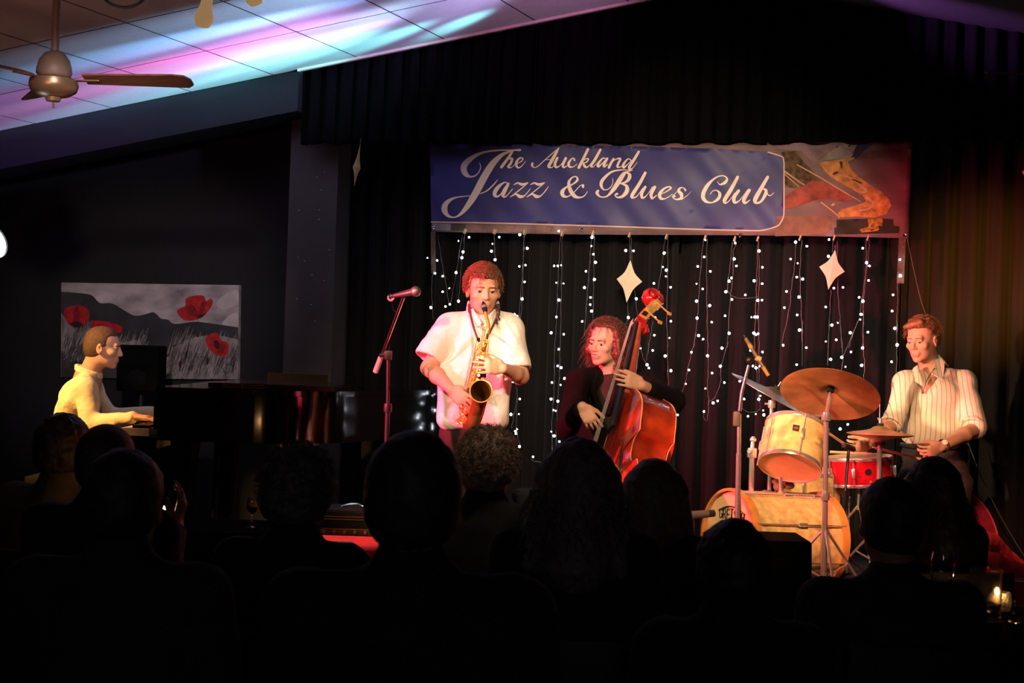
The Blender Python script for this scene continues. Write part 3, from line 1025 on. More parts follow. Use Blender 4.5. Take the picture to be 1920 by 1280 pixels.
STR = [
    ('hanging from the banner strap on the piano side', None,
     [(C1, [(125, 470), (112, 640), (120, 840), (128, 985)])],
     [(C1, [(67, 310, s_), (103, 852, L_), (172, 338, m_), (150, 478, m_)])]),
    ('with a V-shaped loop between strap and saxophone player', (C1, 470, 18),
     [(C1, [(470, 30), (462, 240), (440, 310), (425, 560), (405, 780)]), (C1, [(445, 60), (380, 470), (310, 805), (270, 600), (235, 420), (180, 60)])],
     [(C1, [(522, 86, m_), (405, 125, s_), (455, 245, L_), (443, 308, L_), (380, 470, L_), (233, 510, m_), (305, 642, s_), (233, 680, m_), (470, 602, m_), (405, 783, L_), (310, 816, m_), (263, 840, m_)])]),
    ('ending just above the saxophone player\'s curls', (C1, 795, 22),
     [(C1, [(795, 30), (800, 180), (805, 330)])], [(C1, [(850, 84, m_), (776, 157, s_), (765, 237, L_), (805, 330, L_)])]),
    ('running down behind the saxophone player\'s shoulder', (C1, 1125, 30),
     [(C1, [(1125, 40), (1112, 300), (1090, 620), (1060, 1000)]), (C1, [(1118, 60), (1110, 400), (1100, 760), (1080, 1020)]), (C2, [(190, 400), (205, 470), (210, 570), (180, 720), (155, 870)]), (C2, [(210, 570), (205, 870), (240, 1040)])],
     [(C1, [(1074, 57, L_), (1155, 206, L_), (1070, 402, m_), (1136, 390, m_), (1128, 571, m_), (1101, 758, L_), (1018, 926, m_), (1042, 945, m_)]),
      (C2, [(167, 404, m_), (238, 575, m_), (150, 728, L_), (228, 726, s_), (192, 897, m_), (211, 877, s_), (198, 920, m_), (234, 1050, L_), (370, 1152, m_)])]),
    ('reaching the floor between saxophone and bass players', (C1, 1535, 48),
     [(C1, [(1535, 60), (1532, 400), (1525, 800), (1515, 1290)]), (C1, [(1517, 60), (1495, 450), (1478, 900), (1473, 1030), (1455, 1290)]), (C2, [(585, 20), (580, 480), (558, 800), (550, 1170), (400, 1200), (350, 1170)]), (C2, [(640, 0), (635, 300), (625, 480), (615, 640), (600, 960), (605, 1090)])],
     [(C1, [(1499, 18, m_), (1449, 397, m_), (1489, 397, m_), (1525, 390, s_), (1472, 580, s_), (1551, 590, s_), (1500, 770, L_), (1473, 955, m_), (1416, 1127, L_), (1554, 1143, m_)]),
      (C2, [(628, 77, m_), (617, 244, m_), (651, 262, L_), (686, 370, L_), (559, 410, m_), (647, 434, s_), (551, 575, L_), (619, 596, L_), (575, 686, s_), (595, 693, s_), (646, 817, m_), (666, 849, L_), (552, 900, s_), (580, 944, L_), (634, 1000, m_), (602, 1076, L_), (612, 1098, s_), (505, 1174, L_), (545, 1200, s_), (530, 1215, s_)])]),
    ('hanging directly above the bass player\'s forehead', (C3, 185, 40),
     [(C3, [(170, 70), (140, 500), (115, 800), (90, 1170)]), (C3, [(200, 70), (195, 400), (190, 700), (185, 1020)])],
     [(C3, [(174, 86, L_), (168, 181, s_), (190, 271, m_), (213, 359, L_), (109, 455, m_), (201, 545, L_), (92, 634, L_), (158, 741, m_), (156, 820, m_), (170, 890, L_), (68, 1003, m_)])]),
    ('carrying the glittering star above the bass player', (C3, 582, 58),
     [(C3, [(583, 80), (588, 310)]), (C3, [(563, 800), (570, 960), (545, 1040)]), (C3, [(600, 90), (615, 400), (640, 640), (668, 930)])],
     [(C3, [(543, 230, L_), (628, 233, m_), (659, 756, L_), (571, 960, L_), (535, 1138, L_), (668, 1123, m_), (570, 1150, s_)])]),
    ('passing behind the scroll of the double bass', (C3, 985, 78),
     [(C3, [(970, 90), (935, 400), (890, 670)]), (C3, [(1000, 90), (1000, 500), (990, 1000), (1005, 1290)]), (C3, [(840, 1000), (812, 1160), (790, 1290)]), (C4, [(210, 0), (208, 95), (180, 215)]), (C4, [(112, 20), (155, 190), (200, 260)]), (C4, [(415, 0), (415, 180), (428, 480)])],
     [(C3, [(962, 258, L_), (948, 410, s_), (985, 444, L_), (850, 588, m_), (980, 513, s_), (1032, 630, m_), (863, 961, m_), (1035, 1001, m_), (855, 1153, m_), (1020, 1184, s_)]),
      (C4, [(255, 97, m_), (124, 75, s_), (194, 254, L_), (213, 290, m_), (391, 158, L_), (454, 318, L_), (526, 801, m_), (477, 888, m_), (430, 948, L_), (456, 1146, m_), (373, 1207, s_)])]),
    ('dropping beside the bass player\'s raised elbow', (C3, 1408, 88),
     [(C3, [(1390, 100), (1350, 560), (1325, 960), (1285, 1290)]), (C3, [(1430, 100), (1425, 500), (1432, 1000), (1440, 1290)]), (C4, [(710, 0), (640, 290), (612, 440), (550, 610), (512, 590)]), (C4, [(855, 0), (860, 330), (850, 500), (865, 650), (850, 850), (815, 840), (812, 780)])],
     [(C3, [(1411, 117, s_), (1398, 300, m_), (1328, 404, m_), (1465, 457, m_), (1315, 592, s_), (1382, 648, m_), (1315, 782, L_), (1459, 830, L_), (1321, 967, L_), (1480, 1012, m_), (1337, 1157, L_), (1387, 1197, m_)]),
      (C4, [(677, 117, m_), (651, 311, m_), (618, 462, s_), (512, 582, m_), (853, 156, L_), (903, 344, m_), (829, 513, s_), (914, 670, L_), (964, 647, m_), (814, 763, m_)])]),
    ('with a swag above the crash cymbal', (C3, 1730, 100),
     [(C3, [(1740, 120), (1745, 175), (1718, 230), (1710, 500), (1680, 800), (1650, 1290)]), (C3, [(1705, 140), (1680, 400), (1655, 660), (1740, 740), (1860, 750), (1990, 735)]), (C4, [(1080, 0), (1000, 280), (995, 440), (930, 610), (870, 650)])],
     [(C3, [(1737, 149, m_), (1727, 322, L_), (1750, 398, m_), (1696, 530, m_), (1670, 563, L_), (1634, 679, L_), (1702, 763, m_), (1846, 715, m_), (1626, 942, m_), (1672, 1132, L_)]),
      (C4, [(1010, 72, L_), (993, 270, L_), (1037, 448, m_)])]),
    ('bunched in three wires behind the drum microphone', (C5, 180, 100),
     [(C5, [(180, 110), (170, 500), (160, 800), (140, 1290)]), (C5, [(188, 110), (195, 500), (185, 900), (195, 1290)]), (C4, [(1365, 0), (1385, 290), (1410, 620)]), (C4, [(1415, 0), (1415, 290), (1420, 620), (1420, 740), (1310, 772), (1230, 730)])],
     [(C5, [(194, 235, L_), (230, 413, m_), (140, 560, L_), (228, 592, m_), (43, 714, m_), (180, 773, L_), (225, 770, m_), (110, 957, s_), (148, 955, L_), (174, 955, L_), (136, 1130, L_), (160, 1147, m_), (183, 1138, m_)]),
      (C4, [(1322, 98, m_), (1453, 115, m_), (1349, 267, m_), (1383, 288, L_), (1421, 270, s_), (1205, 433, m_), (1253, 628, m_), (1412, 630, L_), (1430, 593, s_), (1295, 815, m_), (1380, 790, s_), (1460, 752, s_), (1468, 800, L_), (1678, 40, m_)])]),
    ('on the bass player\'s side of the bright star', (C5, 640, 92),
     [(C5, [(592, 150), (580, 400), (540, 680), (530, 830), (440, 1250)]), (C5, [(660, 110), (640, 480), (655, 900), (665, 1290)]), (C6, [(122, 0), (115, 420)])],
     [(C5, [(592, 137, L_), (715, 182, m_), (537, 323, m_), (614, 369, s_), (605, 519, m_), (670, 541, L_), (493, 676, m_), (628, 737, L_), (470, 853, m_), (609, 932, m_), (634, 1098, L_), (456, 1265, m_)]),
      (C6, [(95, 91, L_), (157, 255, m_), (68, 411, m_)])]),
    ('passing behind the bright star above the ride cymbal', (C5, 1012, 92),
     [(C5, [(1002, 110), (990, 250)]), (C5, [(1045, 130), (1055, 700), (1080, 1000), (1095, 1290)]), (C5, [(977, 660), (960, 1000), (945, 1290)]), (C6, [(368, 0), (350, 420)]), (C6, [(465, 0), (495, 320), (480, 460)])],
     [(C5, [(957, 110, m_), (950, 293, L_), (1010, 640, m_), (1110, 632, m_), (920, 845, m_), (988, 1043, L_), (1052, 1018, s_), (1036, 1204, m_), (922, 1222, s_)]),
      (C6, [(337, 197, s_), (433, 181, m_), (381, 362, L_), (519, 430, s_), (541, 494, m_), (469, 1004, L_), (540, 962, m_), (290, 966, m_)])]),
    ('crossing on the drummer\'s side of the bright star', (C5, 1380, 92),
     [(C5, [(1358, 120), (1365, 330), (1345, 560), (1295, 900)]), (C5, [(1395, 110), (1388, 260), (1335, 760), (1330, 1290)]), (C5, [(1290, 960), (1220, 1130), (1170, 1290)]), (C6, [(640, 0), (495, 330)]), (C6, [(685, 0), (680, 250), (695, 400), (685, 560)])],
     [(C5, [(1325, 204, m_), (1366, 363, L_), (1398, 398, m_), (1388, 557, m_), (1285, 740, m_), (1327, 782, L_), (1306, 926, L_), (1298, 982, s_), (1188, 1127, L_), (1380, 1120, m_)]),
      (C6, [(727, 110, m_), (676, 257, L_), (570, 293, m_), (668, 417, L_), (484, 343, L_)])]),
    ('hanging from the banner strap beside the drummer', None,
     [(C5, [(1715, 460), (1703, 640), (1710, 790), (1700, 900), (1700, 1260)]), (C6, [(990, 0), (992, 300), (985, 600), (965, 800)])],
     [(C5, [(1735, 505, L_), (1655, 713, m_), (1645, 889, m_), (1674, 1078, L_), (1701, 1258, L_), (1730, 330, m_)]),
      (C6, [(995, 230, L_), (944, 384, m_), (1020, 538, m_), (986, 703, m_), (903, 840, L_)])]),
]
BULB = {}
for rr in (L_, m_, s_):
    mb = MB().ball((0, 0, 0), rr, 8)
    me = bpy.data.meshes.new('bulb')
    me.from_pydata(mb.v, [], mb.f)
    me.materials.append(M_led)
    me.polygons.foreach_set('use_smooth', [True] * len(me.polygons))
    BULB[rr] = me
for si_, (txt, clip, wires, bulbs) in enumerate(STR):
    LED_Y = BAN_Y - 0.024 - 0.026 * (si_ % 2)
    fx, p0 = wires[0][0], wires[0][1][0]
    base = on_y(*fx(*p0), LED_Y)
    st = empty('fairy_light_strand', 'strand of cool white fairy lights ' + txt, 'fairy lights', base, 'fairy light strands')
    for fn, ps in wires:
        mb = MB()
        W = bez([on_y(*fn(*p), LED_Y) for p in ps], 6)
        W = [w + Vector((0.002 * math.sin(i * 1.9), 0.002 * math.sin(i * 1.3), 0)) for i, w in enumerate(W)]
        mb.tube(W, 0.0017, 5)
        mb.build('wire', M_wire, st, True)
    for fn, bs in bulbs:
        for x, y, rr in bs:
            o = bpy.data.objects.new('bulb', BULB[rr])
            link(o, st)
            o.location = on_y(*fn(x, y), LED_Y - 0.006) - base
    if clip:
        c = on_y(*clip[0](clip[1], clip[2]), LED_Y - 0.006)
        MB().box(c + Vector((0, 0.012, 0)), (0.008, 0.05, 0.032), Euler((0, R(18), 0)).to_matrix(), 0.002).build('peg', M_peg, st)
    else:
        MB().box(base + Vector((0, 0.008, 0.004)), (0.012, 0.03, 0.02)).build('knot', M_strap, st)

# ------------------------------------------------------------------ hanging stars
def glitter(name, col):
    m = mat(name, col, 0.45, noise=0.25, nscale=220, bump=0.5, bscale=400)
    return m


M_star = glitter('champagne_glitter', (0.82, 0.72, 0.52))
M_star2 = glitter('antique_gold_glitter', (0.42, 0.24, 0.10))


def star(tip_px, Y, label, yaw=0.0, m=M_star, conc=0.80):
    T, Lf, B, Rt = [on_y(x, y, Y) for x, y in tip_px]
    c = (T + B) / 2 * 0.5 + (Lf + Rt) / 2 * 0.5
    g = empty('hanging_star', label, 'ornament', c, 'glitter stars')
    ring = []
    tips = [T, Lf, B, Rt]
    for i in range(4):
        a, b = tips[i], tips[(i + 1) % 4]
        for k in range(6):
            t = k / 6
            p = a.lerp(b, t)
            s = math.sin(math.pi * t)
            ring.append(p.lerp(c, 0.22 * s))
    rz = Matrix.Rotation(yaw, 3, 'Z')
    ring = [c + rz @ (p - c) for p in ring]
    nrm = rz @ Vector((0, -1, 0))
    vs = ring + [c + nrm * 0.016, c - nrm * 0.016]
    n = len(ring)
    fs = [[i, (i + 1) % n, n] for i in range(n)] + [[(i + 1) % n, i, n + 1] for i in range(n)]
    o = mesh_obj('star_body', vs, fs, m, g)
    o = MB().tube([ring[0], ring[0] + Vector((0, 0, 0.03))], 0.004, 6).build('hanging_loop', M_strap, g)
    return g, ring[0]


star([(1182, 487), (1156, 523), (1175, 567), (1204, 528)], BAN_Y - 0.075, 'champagne glitter star hanging above the bass player')
star([(1566, 468), (1536, 500), (1553, 543), (1584, 509)], BAN_Y - 0.075, 'bright champagne glitter star hanging above the ride cymbal')
g3, top3 = star([(676, 268), (661, 313), (664, 352), (676, 316)], 8.66, 'dull gold star turned edge-on under the valance by the pillar', m=M_star2)
star([(1936, 292), (1916, 322), (1930, 362), (1952, 326)], 8.66, 'pale star hanging at the far end of the curtain')

# ------------------------------------------------------------------ painting on the back wall
def rounded(pts, n=5):
    P = [Vector((x, y, 0)) for x, y in pts]
    k = len(P)
    out = []
    for i in range(k):
        p0, p1, p2, p3 = P[i - 1], P[i], P[(i + 1) % k], P[(i + 2) % k]
        for j in range(n):
            t = j / n
            q = 0.5 * ((2 * p1) + (p2 - p0) * t + (2 * p0 - 5 * p1 + 4 * p2 - p3) * t * t + (3 * p1 - p0 - 3 * p2 + p3) * t ** 3)
            out.append((q.x, q.y))
    return out


PW_Y = 9.262
cW = lambda x, y: (60 + x / 3.764, 520 + y / 3.764)
PP = lambda x, y, off=0.0: on_y(*cW(x, y), PW_Y - off)
pbase = PP(830, 700)
painting = empty('poppy_painting', 'unframed black and white canvas of grassy hills with red poppies', 'painting', pbase)
q = [PP(207, 36), PP(1462, 54), PP(1452, 720), PP(204, 704)]
nb = [p + Vector((0, 0.035, 0)) for p in q]
M_canvas = mat('canvas_cloudy_sky', (0.46, 0.40, 0.40), 0.8, noise=0.55, nscale=3.4, stretch=(1, 1, 2.2))
mesh_obj('canvas', q + nb, [[0, 3, 2, 1], [4, 5, 6, 7], [0, 1, 5, 4], [1, 2, 6, 5], [2, 3, 7, 6], [3, 0, 4, 7]], M_canvas, painting)
fnP = lambda x, y, off: PP(x, y, off)
M_hill = mat('painted_dark_hills', (0.040, 0.037, 0.040), 0.8, noise=0.35, nscale=5)
M_field = mat('painted_grass_field', (0.30, 0.255, 0.24), 0.8, noise=0.5, nscale=7, stretch=(2.5, 1, 0.5))
M_shade = mat('painted_dark_field', (0.055, 0.050, 0.050), 0.8, noise=0.4, nscale=8)
M_poppy = mat('painted_poppy_red', (0.50, 0.018, 0.022), 0.7, noise=0.35, nscale=25)
M_pdark = mat('painted_poppy_dark', (0.06, 0.008, 0.012), 0.7, noise=0.2)
M_cloud = mat('painted_pale_cloud', (0.56, 0.50, 0.49), 0.8, noise=0.2, nscale=8)
for pts in ([(1340, 330), (1370, 290), (1400, 262), (1452, 252), (1452, 342), (1400, 345)], [(1300, 190), (1340, 135), (1400, 98), (1452, 92), (1452, 180), (1360, 225)]):
    poly_print('painted_cloud', rounded(pts, 4), M_cloud, 0.0006, painting, fnP)
poly_print('painted_hills', [(p.x, p.y) for p in bez([(207, 100, 0), (330, 110, 0), (420, 125, 0), (480, 180, 0), (560, 182, 0), (640, 225, 0), (720, 268, 0), (790, 262, 0), (850, 245, 0), (880, 260, 0), (910, 290, 0), (960, 298, 0), (1010, 328, 0), (1150, 312, 0), (1290, 328, 0), (1456, 352, 0)], 5)] + [(1454, 560), (206, 560)], M_hill, 0.0010, painting, fnP)
poly_print('painted_field', [(1454, 440), (1380, 420), (1290, 400), (1150, 420), (1040, 470), (960, 560), (900, 640), (880, 715), (1452, 719)], M_field, 0.0014, painting, fnP)
poly_print('painted_field', [(206, 250), (250, 300), (330, 400), (420, 350), (520, 440), (640, 460), (740, 440), (720, 520), (600, 560), (206, 600)], M_field, 0.0014, painting, fnP)
poly_print('painted_shadow', [(206, 520), (330, 470), (480, 540), (620, 560), (760, 500), (940, 520), (890, 716), (205, 704)], M_shade, 0.0018, painting, fnP)


def strokes(name, n, m, xr_, yr_, hr, seed, off):
    rs = random.Random(seed)
    vs, fs = [], []
    for _ in range(n):
        x = rs.uniform(*xr_); y = rs.uniform(*yr_); h = rs.uniform(*hr); ln = rs.uniform(0.15, 0.6) * h; w = rs.uniform(1.2, 3.0)
        b = len(vs)
        for (dx, dy) in ((-w, 0), (w, 0), (ln + w * 0.3, -h), (ln - w * 0.3, -h)):
            vs.append(PP(min(max(x + dx, 208), 1452), min(max(y + dy, 45), 704), off))
        fs.append([b, b + 1, b + 2, b + 3])
    o = mesh_obj(name, vs, fs, m, painting)
    o['kind'] = 'stuff'


strokes('painted_grass_pale', 330, mat('painted_pale_grass', (0.46, 0.40, 0.38), 0.8, noise=0.2), (950, 1440), (520, 700), (60, 190), 3, 0.0022)
strokes('painted_grass_dark', 160, mat('painted_dark_grass', (0.09, 0.075, 0.07), 0.8, noise=0.2), (950, 1440), (560, 700), (40, 130), 4, 0.0024)
strokes('painted_grass_left', 150, mat('painted_pale_grass', (0.46, 0.40, 0.38)), (210, 420), (420, 600), (60, 160), 5, 0.0022)
strokes('painted_grass_left_dark', 110, mat('painted_dark_grass', (0.09, 0.075, 0.07)), (210, 480), (480, 640), (60, 180), 6, 0.0024)
strokes('painted_grass_middle', 60, mat('painted_pale_grass', (0.46, 0.40, 0.38)), (560, 800), (460, 540), (40, 110), 8, 0.0022)
for pts in ([(225, 262), (238, 218), (290, 200), (345, 200), (390, 222), (405, 280), (372, 332), (310, 354), (258, 330)],
            [(420, 345), (430, 305), (520, 310), (600, 330), (638, 352), (618, 392), (500, 352)],
            [(1025, 232), (1080, 200), (1085, 152), (1140, 128), (1210, 130), (1230, 166), (1262, 148), (1276, 182), (1240, 242), (1190, 287), (1100, 306), (1048, 280)],
            [(1225, 445), (1250, 402), (1310, 392), (1336, 442), (1382, 462), (1389, 512), (1360, 556), (1300, 545), (1250, 505)]):
    poly_print('painted_poppy', rounded(pts), M_poppy, 0.0028, painting, fnP)
for pts in ([(270, 325), (310, 354), (360, 335), (320, 310)], [(1285, 450), (1310, 445), (1325, 490), (1305, 505), (1288, 485)], [(1160, 275), (1190, 287), (1220, 255), (1180, 262)],
            [(1035, 600), (1048, 590), (1056, 610), (1048, 640), (1038, 630)], [(1232, 570), (1242, 562), (1248, 590), (1240, 618), (1232, 600)]):
    poly_print('painted_poppy_heart', rounded(pts), M_pdark, 0.0032, painting, fnP)
M_petal = mat('painted_petal_shade', (0.26, 0.010, 0.014), 0.7, noise=0.3, nscale=40)
for pts in ([(1090, 215), (1130, 190), (1165, 240), (1160, 280), (1110, 262)], [(1195, 180), (1225, 178), (1215, 235), (1180, 262)], [(300, 215), (330, 214), (335, 310), (312, 330), (296, 300)], [(1320, 470), (1365, 475), (1350, 530), (1310, 530)]):
    poly_print('painted_petal', rounded(pts), M_petal, 0.0030, painting, fnP)
for ps in ([(305, 350), (315, 430), (290, 520)], [(1250, 500), (1210, 580), (1175, 690)], [(1295, 540), (1290, 610)], [(1165, 290), (1178, 315)], [(1280, 680), (1290, 630), (1330, 620), (1365, 680)], [(1370, 625), (1410, 610), (1420, 695)]):
    MB().tube(bez([PP(x, y, 0.0032) for x, y in ps], 5), 0.0016, 4).build('painted_stem', M_pdark, painting)


# ------------------------------------------------------------------ ceiling fan, lamps and stray cables
M_fan = mat('bronze_fan_metal', (0.30, 0.19, 0.11), 0.35, 0.6, noise=0.1)
M_blade = mat('walnut_fan_blade', (0.16, 0.06, 0.035), 0.45, noise=0.35, nscale=10, stretch=(1, 6, 1))
M_fanw = mat('aged_cream_fan_rod', (0.17, 0.12, 0.095), 0.5, noise=0.1)


def ceil_at(x, y):
    """ceiling height above a floor position"""
    v = FRONT_Y - y
    return ceil_z(x + v * SKEW)


def fan(px, py, d, label, yaw):
    hub = pt(px, py, d)
    ft = empty('ceiling_fan', label, 'ceiling fan', hub)
    zt = ceil_at(hub.x, hub.y)
    MB().tube([hub + Vector((0, 0, 0.05)), Vector((hub.x, hub.y, zt - 0.02))], 0.017, 12).build('rod', M_fanw, ft, True)
    MB().lathe([(0.0, 0.0), (0.075, 0.0), (0.08, -0.03), (0.05, -0.06), (0.02, -0.07)], (hub.x, hub.y, zt - 0.005), (0, 0, 1), 20).build('ceiling_cup', M_fan, ft, True)
    MB().lathe([(0.02, 0.13), (0.045, 0.118), (0.066, 0.09), (0.076, 0.055), (0.078, 0.03), (0.07, 0.015), (0.0, 0.012)], hub, (0, 0, 1), 24).build('motor_dome', M_fanw, ft, True)
    MB().lathe([(0.0, 0.014), (0.072, 0.014), (0.105, 0.0), (0.108, -0.025), (0.1, -0.05), (0.07, -0.07), (0.035, -0.078), (0.03, -0.095), (0.0, -0.1)], hub, (0, 0, 1), 24).build('motor_housing', M_fan, ft, True)
    MB().tube([hub + Vector((0, 0, -0.09)), hub + Vector((0.004, 0, -0.125))], 0.005, 6).build('pull_chain', M_fan, ft)
    for k in range(3):
        a = yaw + k * 2 * math.pi / 3
        rz = Matrix.Rotation(a, 3, 'Z')
        br = MB().box(hub + rz @ Vector((0.15, 0, 0.0)), (0.12, 0.035, 0.006), rz, 0.002)
        br.build('blade_bracket', M_fan, ft)
        pitch = rz @ Matrix.Rotation(R(-16), 3, 'X')
        ol = [(0.14, -0.045), (0.55, -0.062), (0.60, -0.055), (0.625, -0.02), (0.625, 0.03), (0.60, 0.055), (0.14, 0.045)]
        MB().prism(ol, pitch @ Vector((1, 0, 0)), pitch @ Vector((0, 1, 0)), hub + Vector((0, 0, 0.004)), pitch @ Vector((0, 0, 1)), 0.008).build('blade', M_blade, ft)
    return ft


fan(101, 150, 6.35, 'bronze three-bladed ceiling fan on a long rod by the dark beam', YAW + R(-3))
fan(2096, 150, 6.6, 'ceiling fan with one blade tip reaching in front of the valance', YAW + R(182))
M_bulbcream = mat('cream_lamp_glass', (0.80, 0.55, 0.28), 0.35, noise=0.05, emit=(1.0, 0.60, 0.26), estr=0.26)


def lamp(px, py, d, label, tilt):
    b = pt(px, py, d)
    top = Vector((b.x, b.y, ceil_at(b.x, b.y)))
    g = empty('ceiling_lamp', label, 'lamp', b)
    ax = (Matrix.Rotation(tilt, 3, _f0) @ Vector((0, 0, 1))).normalized()
    MB().lathe([(0.0, -0.052), (0.028, -0.046), (0.04, -0.025), (0.042, -0.004), (0.034, 0.022), (0.026, 0.045), (0.024, 0.075), (0.026, 0.13), (0.0, 0.132)], b, ax, 20).build('reflector_bulb', M_bulbcream, g, True)
    MB().tube([b + ax * 0.125, b + ax * 0.20, b + ax * 0.215, Vector((b.x, b.y, b.z + 0.30)), top + Vector((0, 0, -0.005))], [0.03, 0.03, 0.010, 0.009, 0.009], 12).build('lamp_holder', M_fanw, g, True)
    return g


lamp(383, 30, 6.2, 'cream reflector lamp pointing down from the ceiling tiles', R(8))
lamp(474, -10, 6.5, 'cream reflector lamp tilted sideways under the ceiling tiles', R(-24))
cps = [(186, -26), (200, 2), (226, 13), (250, 11), (270, -2), (280, -24)]
tag(MB().tube(bez([pt(x, y, 5.9) for x, y in cps], 6), 0.006, 6).build('ceiling_cable', mat('black_cable', (0.01, 0.01, 0.01), 0.5), None, True),
    'black cable looping down from the ceiling tiles', 'cable')
tag(MB().tube(bez([on_y(1700, 442, BAN_Y - 0.01), on_y(1712, 500, BAN_Y), on_y(1726, 560, BAN_Y + 0.02), on_y(1738, 595, BAN_Y + 0.04)], 5), 0.0018, 5).build('hanging_string', M_wire, None, True),
    'thin pale string hanging from the banner corner behind the drummer', 'string')
tag(MB().tube(bez([on_y(1815, 830, 8.9), on_y(1845, 905, 8.9), on_y(1880, 975, 8.9), on_y(1925, 1050, 8.85)], 5), 0.0032, 5).build('hanging_cable', M_wire, None, True),
    'thin grey cable slanting down the curtain beside the red case', 'cable')

# LED par lantern on the left, its lit face just in the picture
lp = pt(-14, 452, 6.9)
axp = (RIGHT * 0.80 - FWD * 0.42 + Vector((0, 0, 0.30))).normalized()
par = empty('par_lantern', 'black LED par lantern with a glowing white face at the wall', 'stage light', lp)
MB().lathe([(0.0, -0.16), (0.05, -0.16), (0.075, -0.12), (0.088, -0.01), (0.092, 0.0), (0.088, 0.004), (0.084, -0.006)], lp, axp, 24).build('housing', mat('black_lantern_metal', (0.015, 0.015, 0.016), 0.45, 0.3), par, True)
MB().lathe([(0.084, -0.004), (0.06, 0.004), (0.0, 0.007)], lp, axp, 24).build('lens', mat('lit_led_lens', (0.9, 0.95, 1.0), 0.3, noise=0.02, emit=(0.80, 0.93, 1.0), estr=9.0), par, True)
yk = lp + Vector((0, 0, 0.0))
MB().tube([yk - axp * 0.08, yk - axp * 0.08 + Vector((0, 0, -0.30)), Vector((yk.x, yk.y, 0.02))], 0.016, 8).build('stand_pole', mat('black_lantern_metal', (0.015, 0.015, 0.016)), par, True)
# ------------------------------------------------------------------ shared instrument materials
M_chrome = mat('chrome', (0.80, 0.77, 0.74), 0.20, 0.82, noise=0.04)
M_black = mat('satin_black_metal', (0.012, 0.012, 0.013), 0.42, 0.2, noise=0.1)
M_rubber = mat('black_rubber', (0.005, 0.005, 0.005), 0.85, spec=0.1, noise=0.1)
M_lacquer = mat('black_piano_lacquer', (0.0045, 0.004, 0.004), 0.10, noise=0.05, coat=0.5)
M_ivory = mat('ivory_key', (0.82, 0.68, 0.52), 0.35, noise=0.05)
M_gold = mat('gold_lacquered_brass', (0.85, 0.47, 0.12), 0.24, 0.7, noise=0.15, nscale=40)
M_golddark = mat('dark_brass', (0.55, 0.33, 0.09), 0.34, 0.6, noise=0.2, nscale=30)


def pX(px, D):
    return (px - 960.0) / FPX * D


# ------------------------------------------------------------------ grand piano, keyboard to the left, curved side towards the hall
pb = cam_xyz(-1.35, 8.2, STAGE_Z)
piano = empty('grand_piano', 'glossy black grand piano with closed lid beside the pianist', 'piano', pb)
NEAR, FAR = 7.45, 8.93
PO = [(-1.84, NEAR), (-1.35, NEAR), (-1.22, NEAR + 0.02), (-1.08, NEAR + 0.08), (-0.95, NEAR + 0.20), (-0.86, NEAR + 0.36), (-0.77, NEAR + 0.54), (-0.66, NEAR + 0.75),
      (-0.54, NEAR + 0.98), (-0.46, NEAR + 1.15), (-0.42, NEAR + 1.28), (-0.45, NEAR + 1.40), (-0.56, FAR), (-0.75, FAR), (-1.84, FAR)]
Z0, Z1_ = 1.045, 1.325


def xd(ol, z0, z1):
    a = [cam_xyz(x, d, z0) for x, d in ol]
    b = [cam_xyz(x, d, z1) for x, d in ol]
    k = len(ol)
    fs = [list(range(k))[::-1], list(range(k, 2 * k))] + [[i, (i + 1) % k, k + (i + 1) % k, k + i] for i in range(k)]
    return a + b, fs


def smooth_curve(ol, i0, i1, n=5):
    mid = bez([(x, d, 0) for x, d in ol[i0:i1 + 1]], n)
    return ol[:i0] + [(p.x, p.y) for p in mid] + ol[i1 + 1:]


PO = smooth_curve(PO, 1, 12, 5)


def xd_build(name, ol, z0, z1, m, smooth=False):
    v, f = xd(ol, z0, z1)
    mb = MB(); mb.add(v, f)
    return mb.build(name, m, piano, smooth)


def grow(ol, g):
    cx = sum(p[0] for p in ol) / len(ol); cy = sum(p[1] for p in ol) / len(ol)
    return [(x + (g if x > cx else -g) * min(1, abs(x - cx) / 0.3), d + (g if d > cy else -g) * min(1, abs(d - cy) / 0.3)) for x, d in ol]


xd_build('case', PO, Z0, Z1_ - 0.03, M_lacquer, True)
xd_build('lid', grow(PO, 0.012), Z1_ - 0.028, Z1_, M_lacquer, True)
xd_build('keybed', [(-2.06, NEAR), (-1.84, NEAR), (-1.84, FAR), (-2.06, FAR)], 1.0, 1.06, M_lacquer)
xd_build('fallboard', [(-1.875, NEAR + 0.05), (-1.85, NEAR + 0.05), (-1.85, FAR - 0.05), (-1.875, FAR - 0.05)], 1.10, 1.25, M_lacquer)
xd_build('cheek_block', [(-2.04, FAR - 0.06), (-1.84, FAR - 0.06), (-1.84, FAR), (-2.04, FAR)], 1.06, 1.17, M_lacquer)
xd_build('key_slip', [(-2.075, NEAR), (-2.058, NEAR), (-2.058, FAR), (-2.075, FAR)], 1.0, 1.085, M_lacquer)
# keys
kw = (FAR - NEAR - 0.10) / 52
wk = bk = None
rkey = Matrix((_r0, _f0, Vector((0, 0, 1)))).transposed()
for i in range(52):
    c = cam_xyz(-1.965, NEAR + 0.02 + kw * (i + 0.5), 1.082)
    if wk is None:
        o = MB().box((0, 0, 0), (0.155, kw - 0.0012, 0.040), rkey, 0.0015).build('white_key', M_ivory, piano, local=True)
        wk = o.data
    else:
        o = link(bpy.data.objects.new('white_key', wk), piano)
    o.location = c - pb
    if i % 7 in (0, 1, 3, 4, 5) and i < 51:
        if bk is None:
            o = MB().box((0, 0, 0), (0.095, 0.011, 0.016), rkey, 0.002).build('black_key', M_lacquer, piano, local=True)
            bk = o.data
        else:
            o = link(bpy.data.objects.new('black_key', bk), piano)
        o.location = cam_xyz(-1.935, NEAR + 0.02 + kw * (i + 1.0), 1.110) - pb
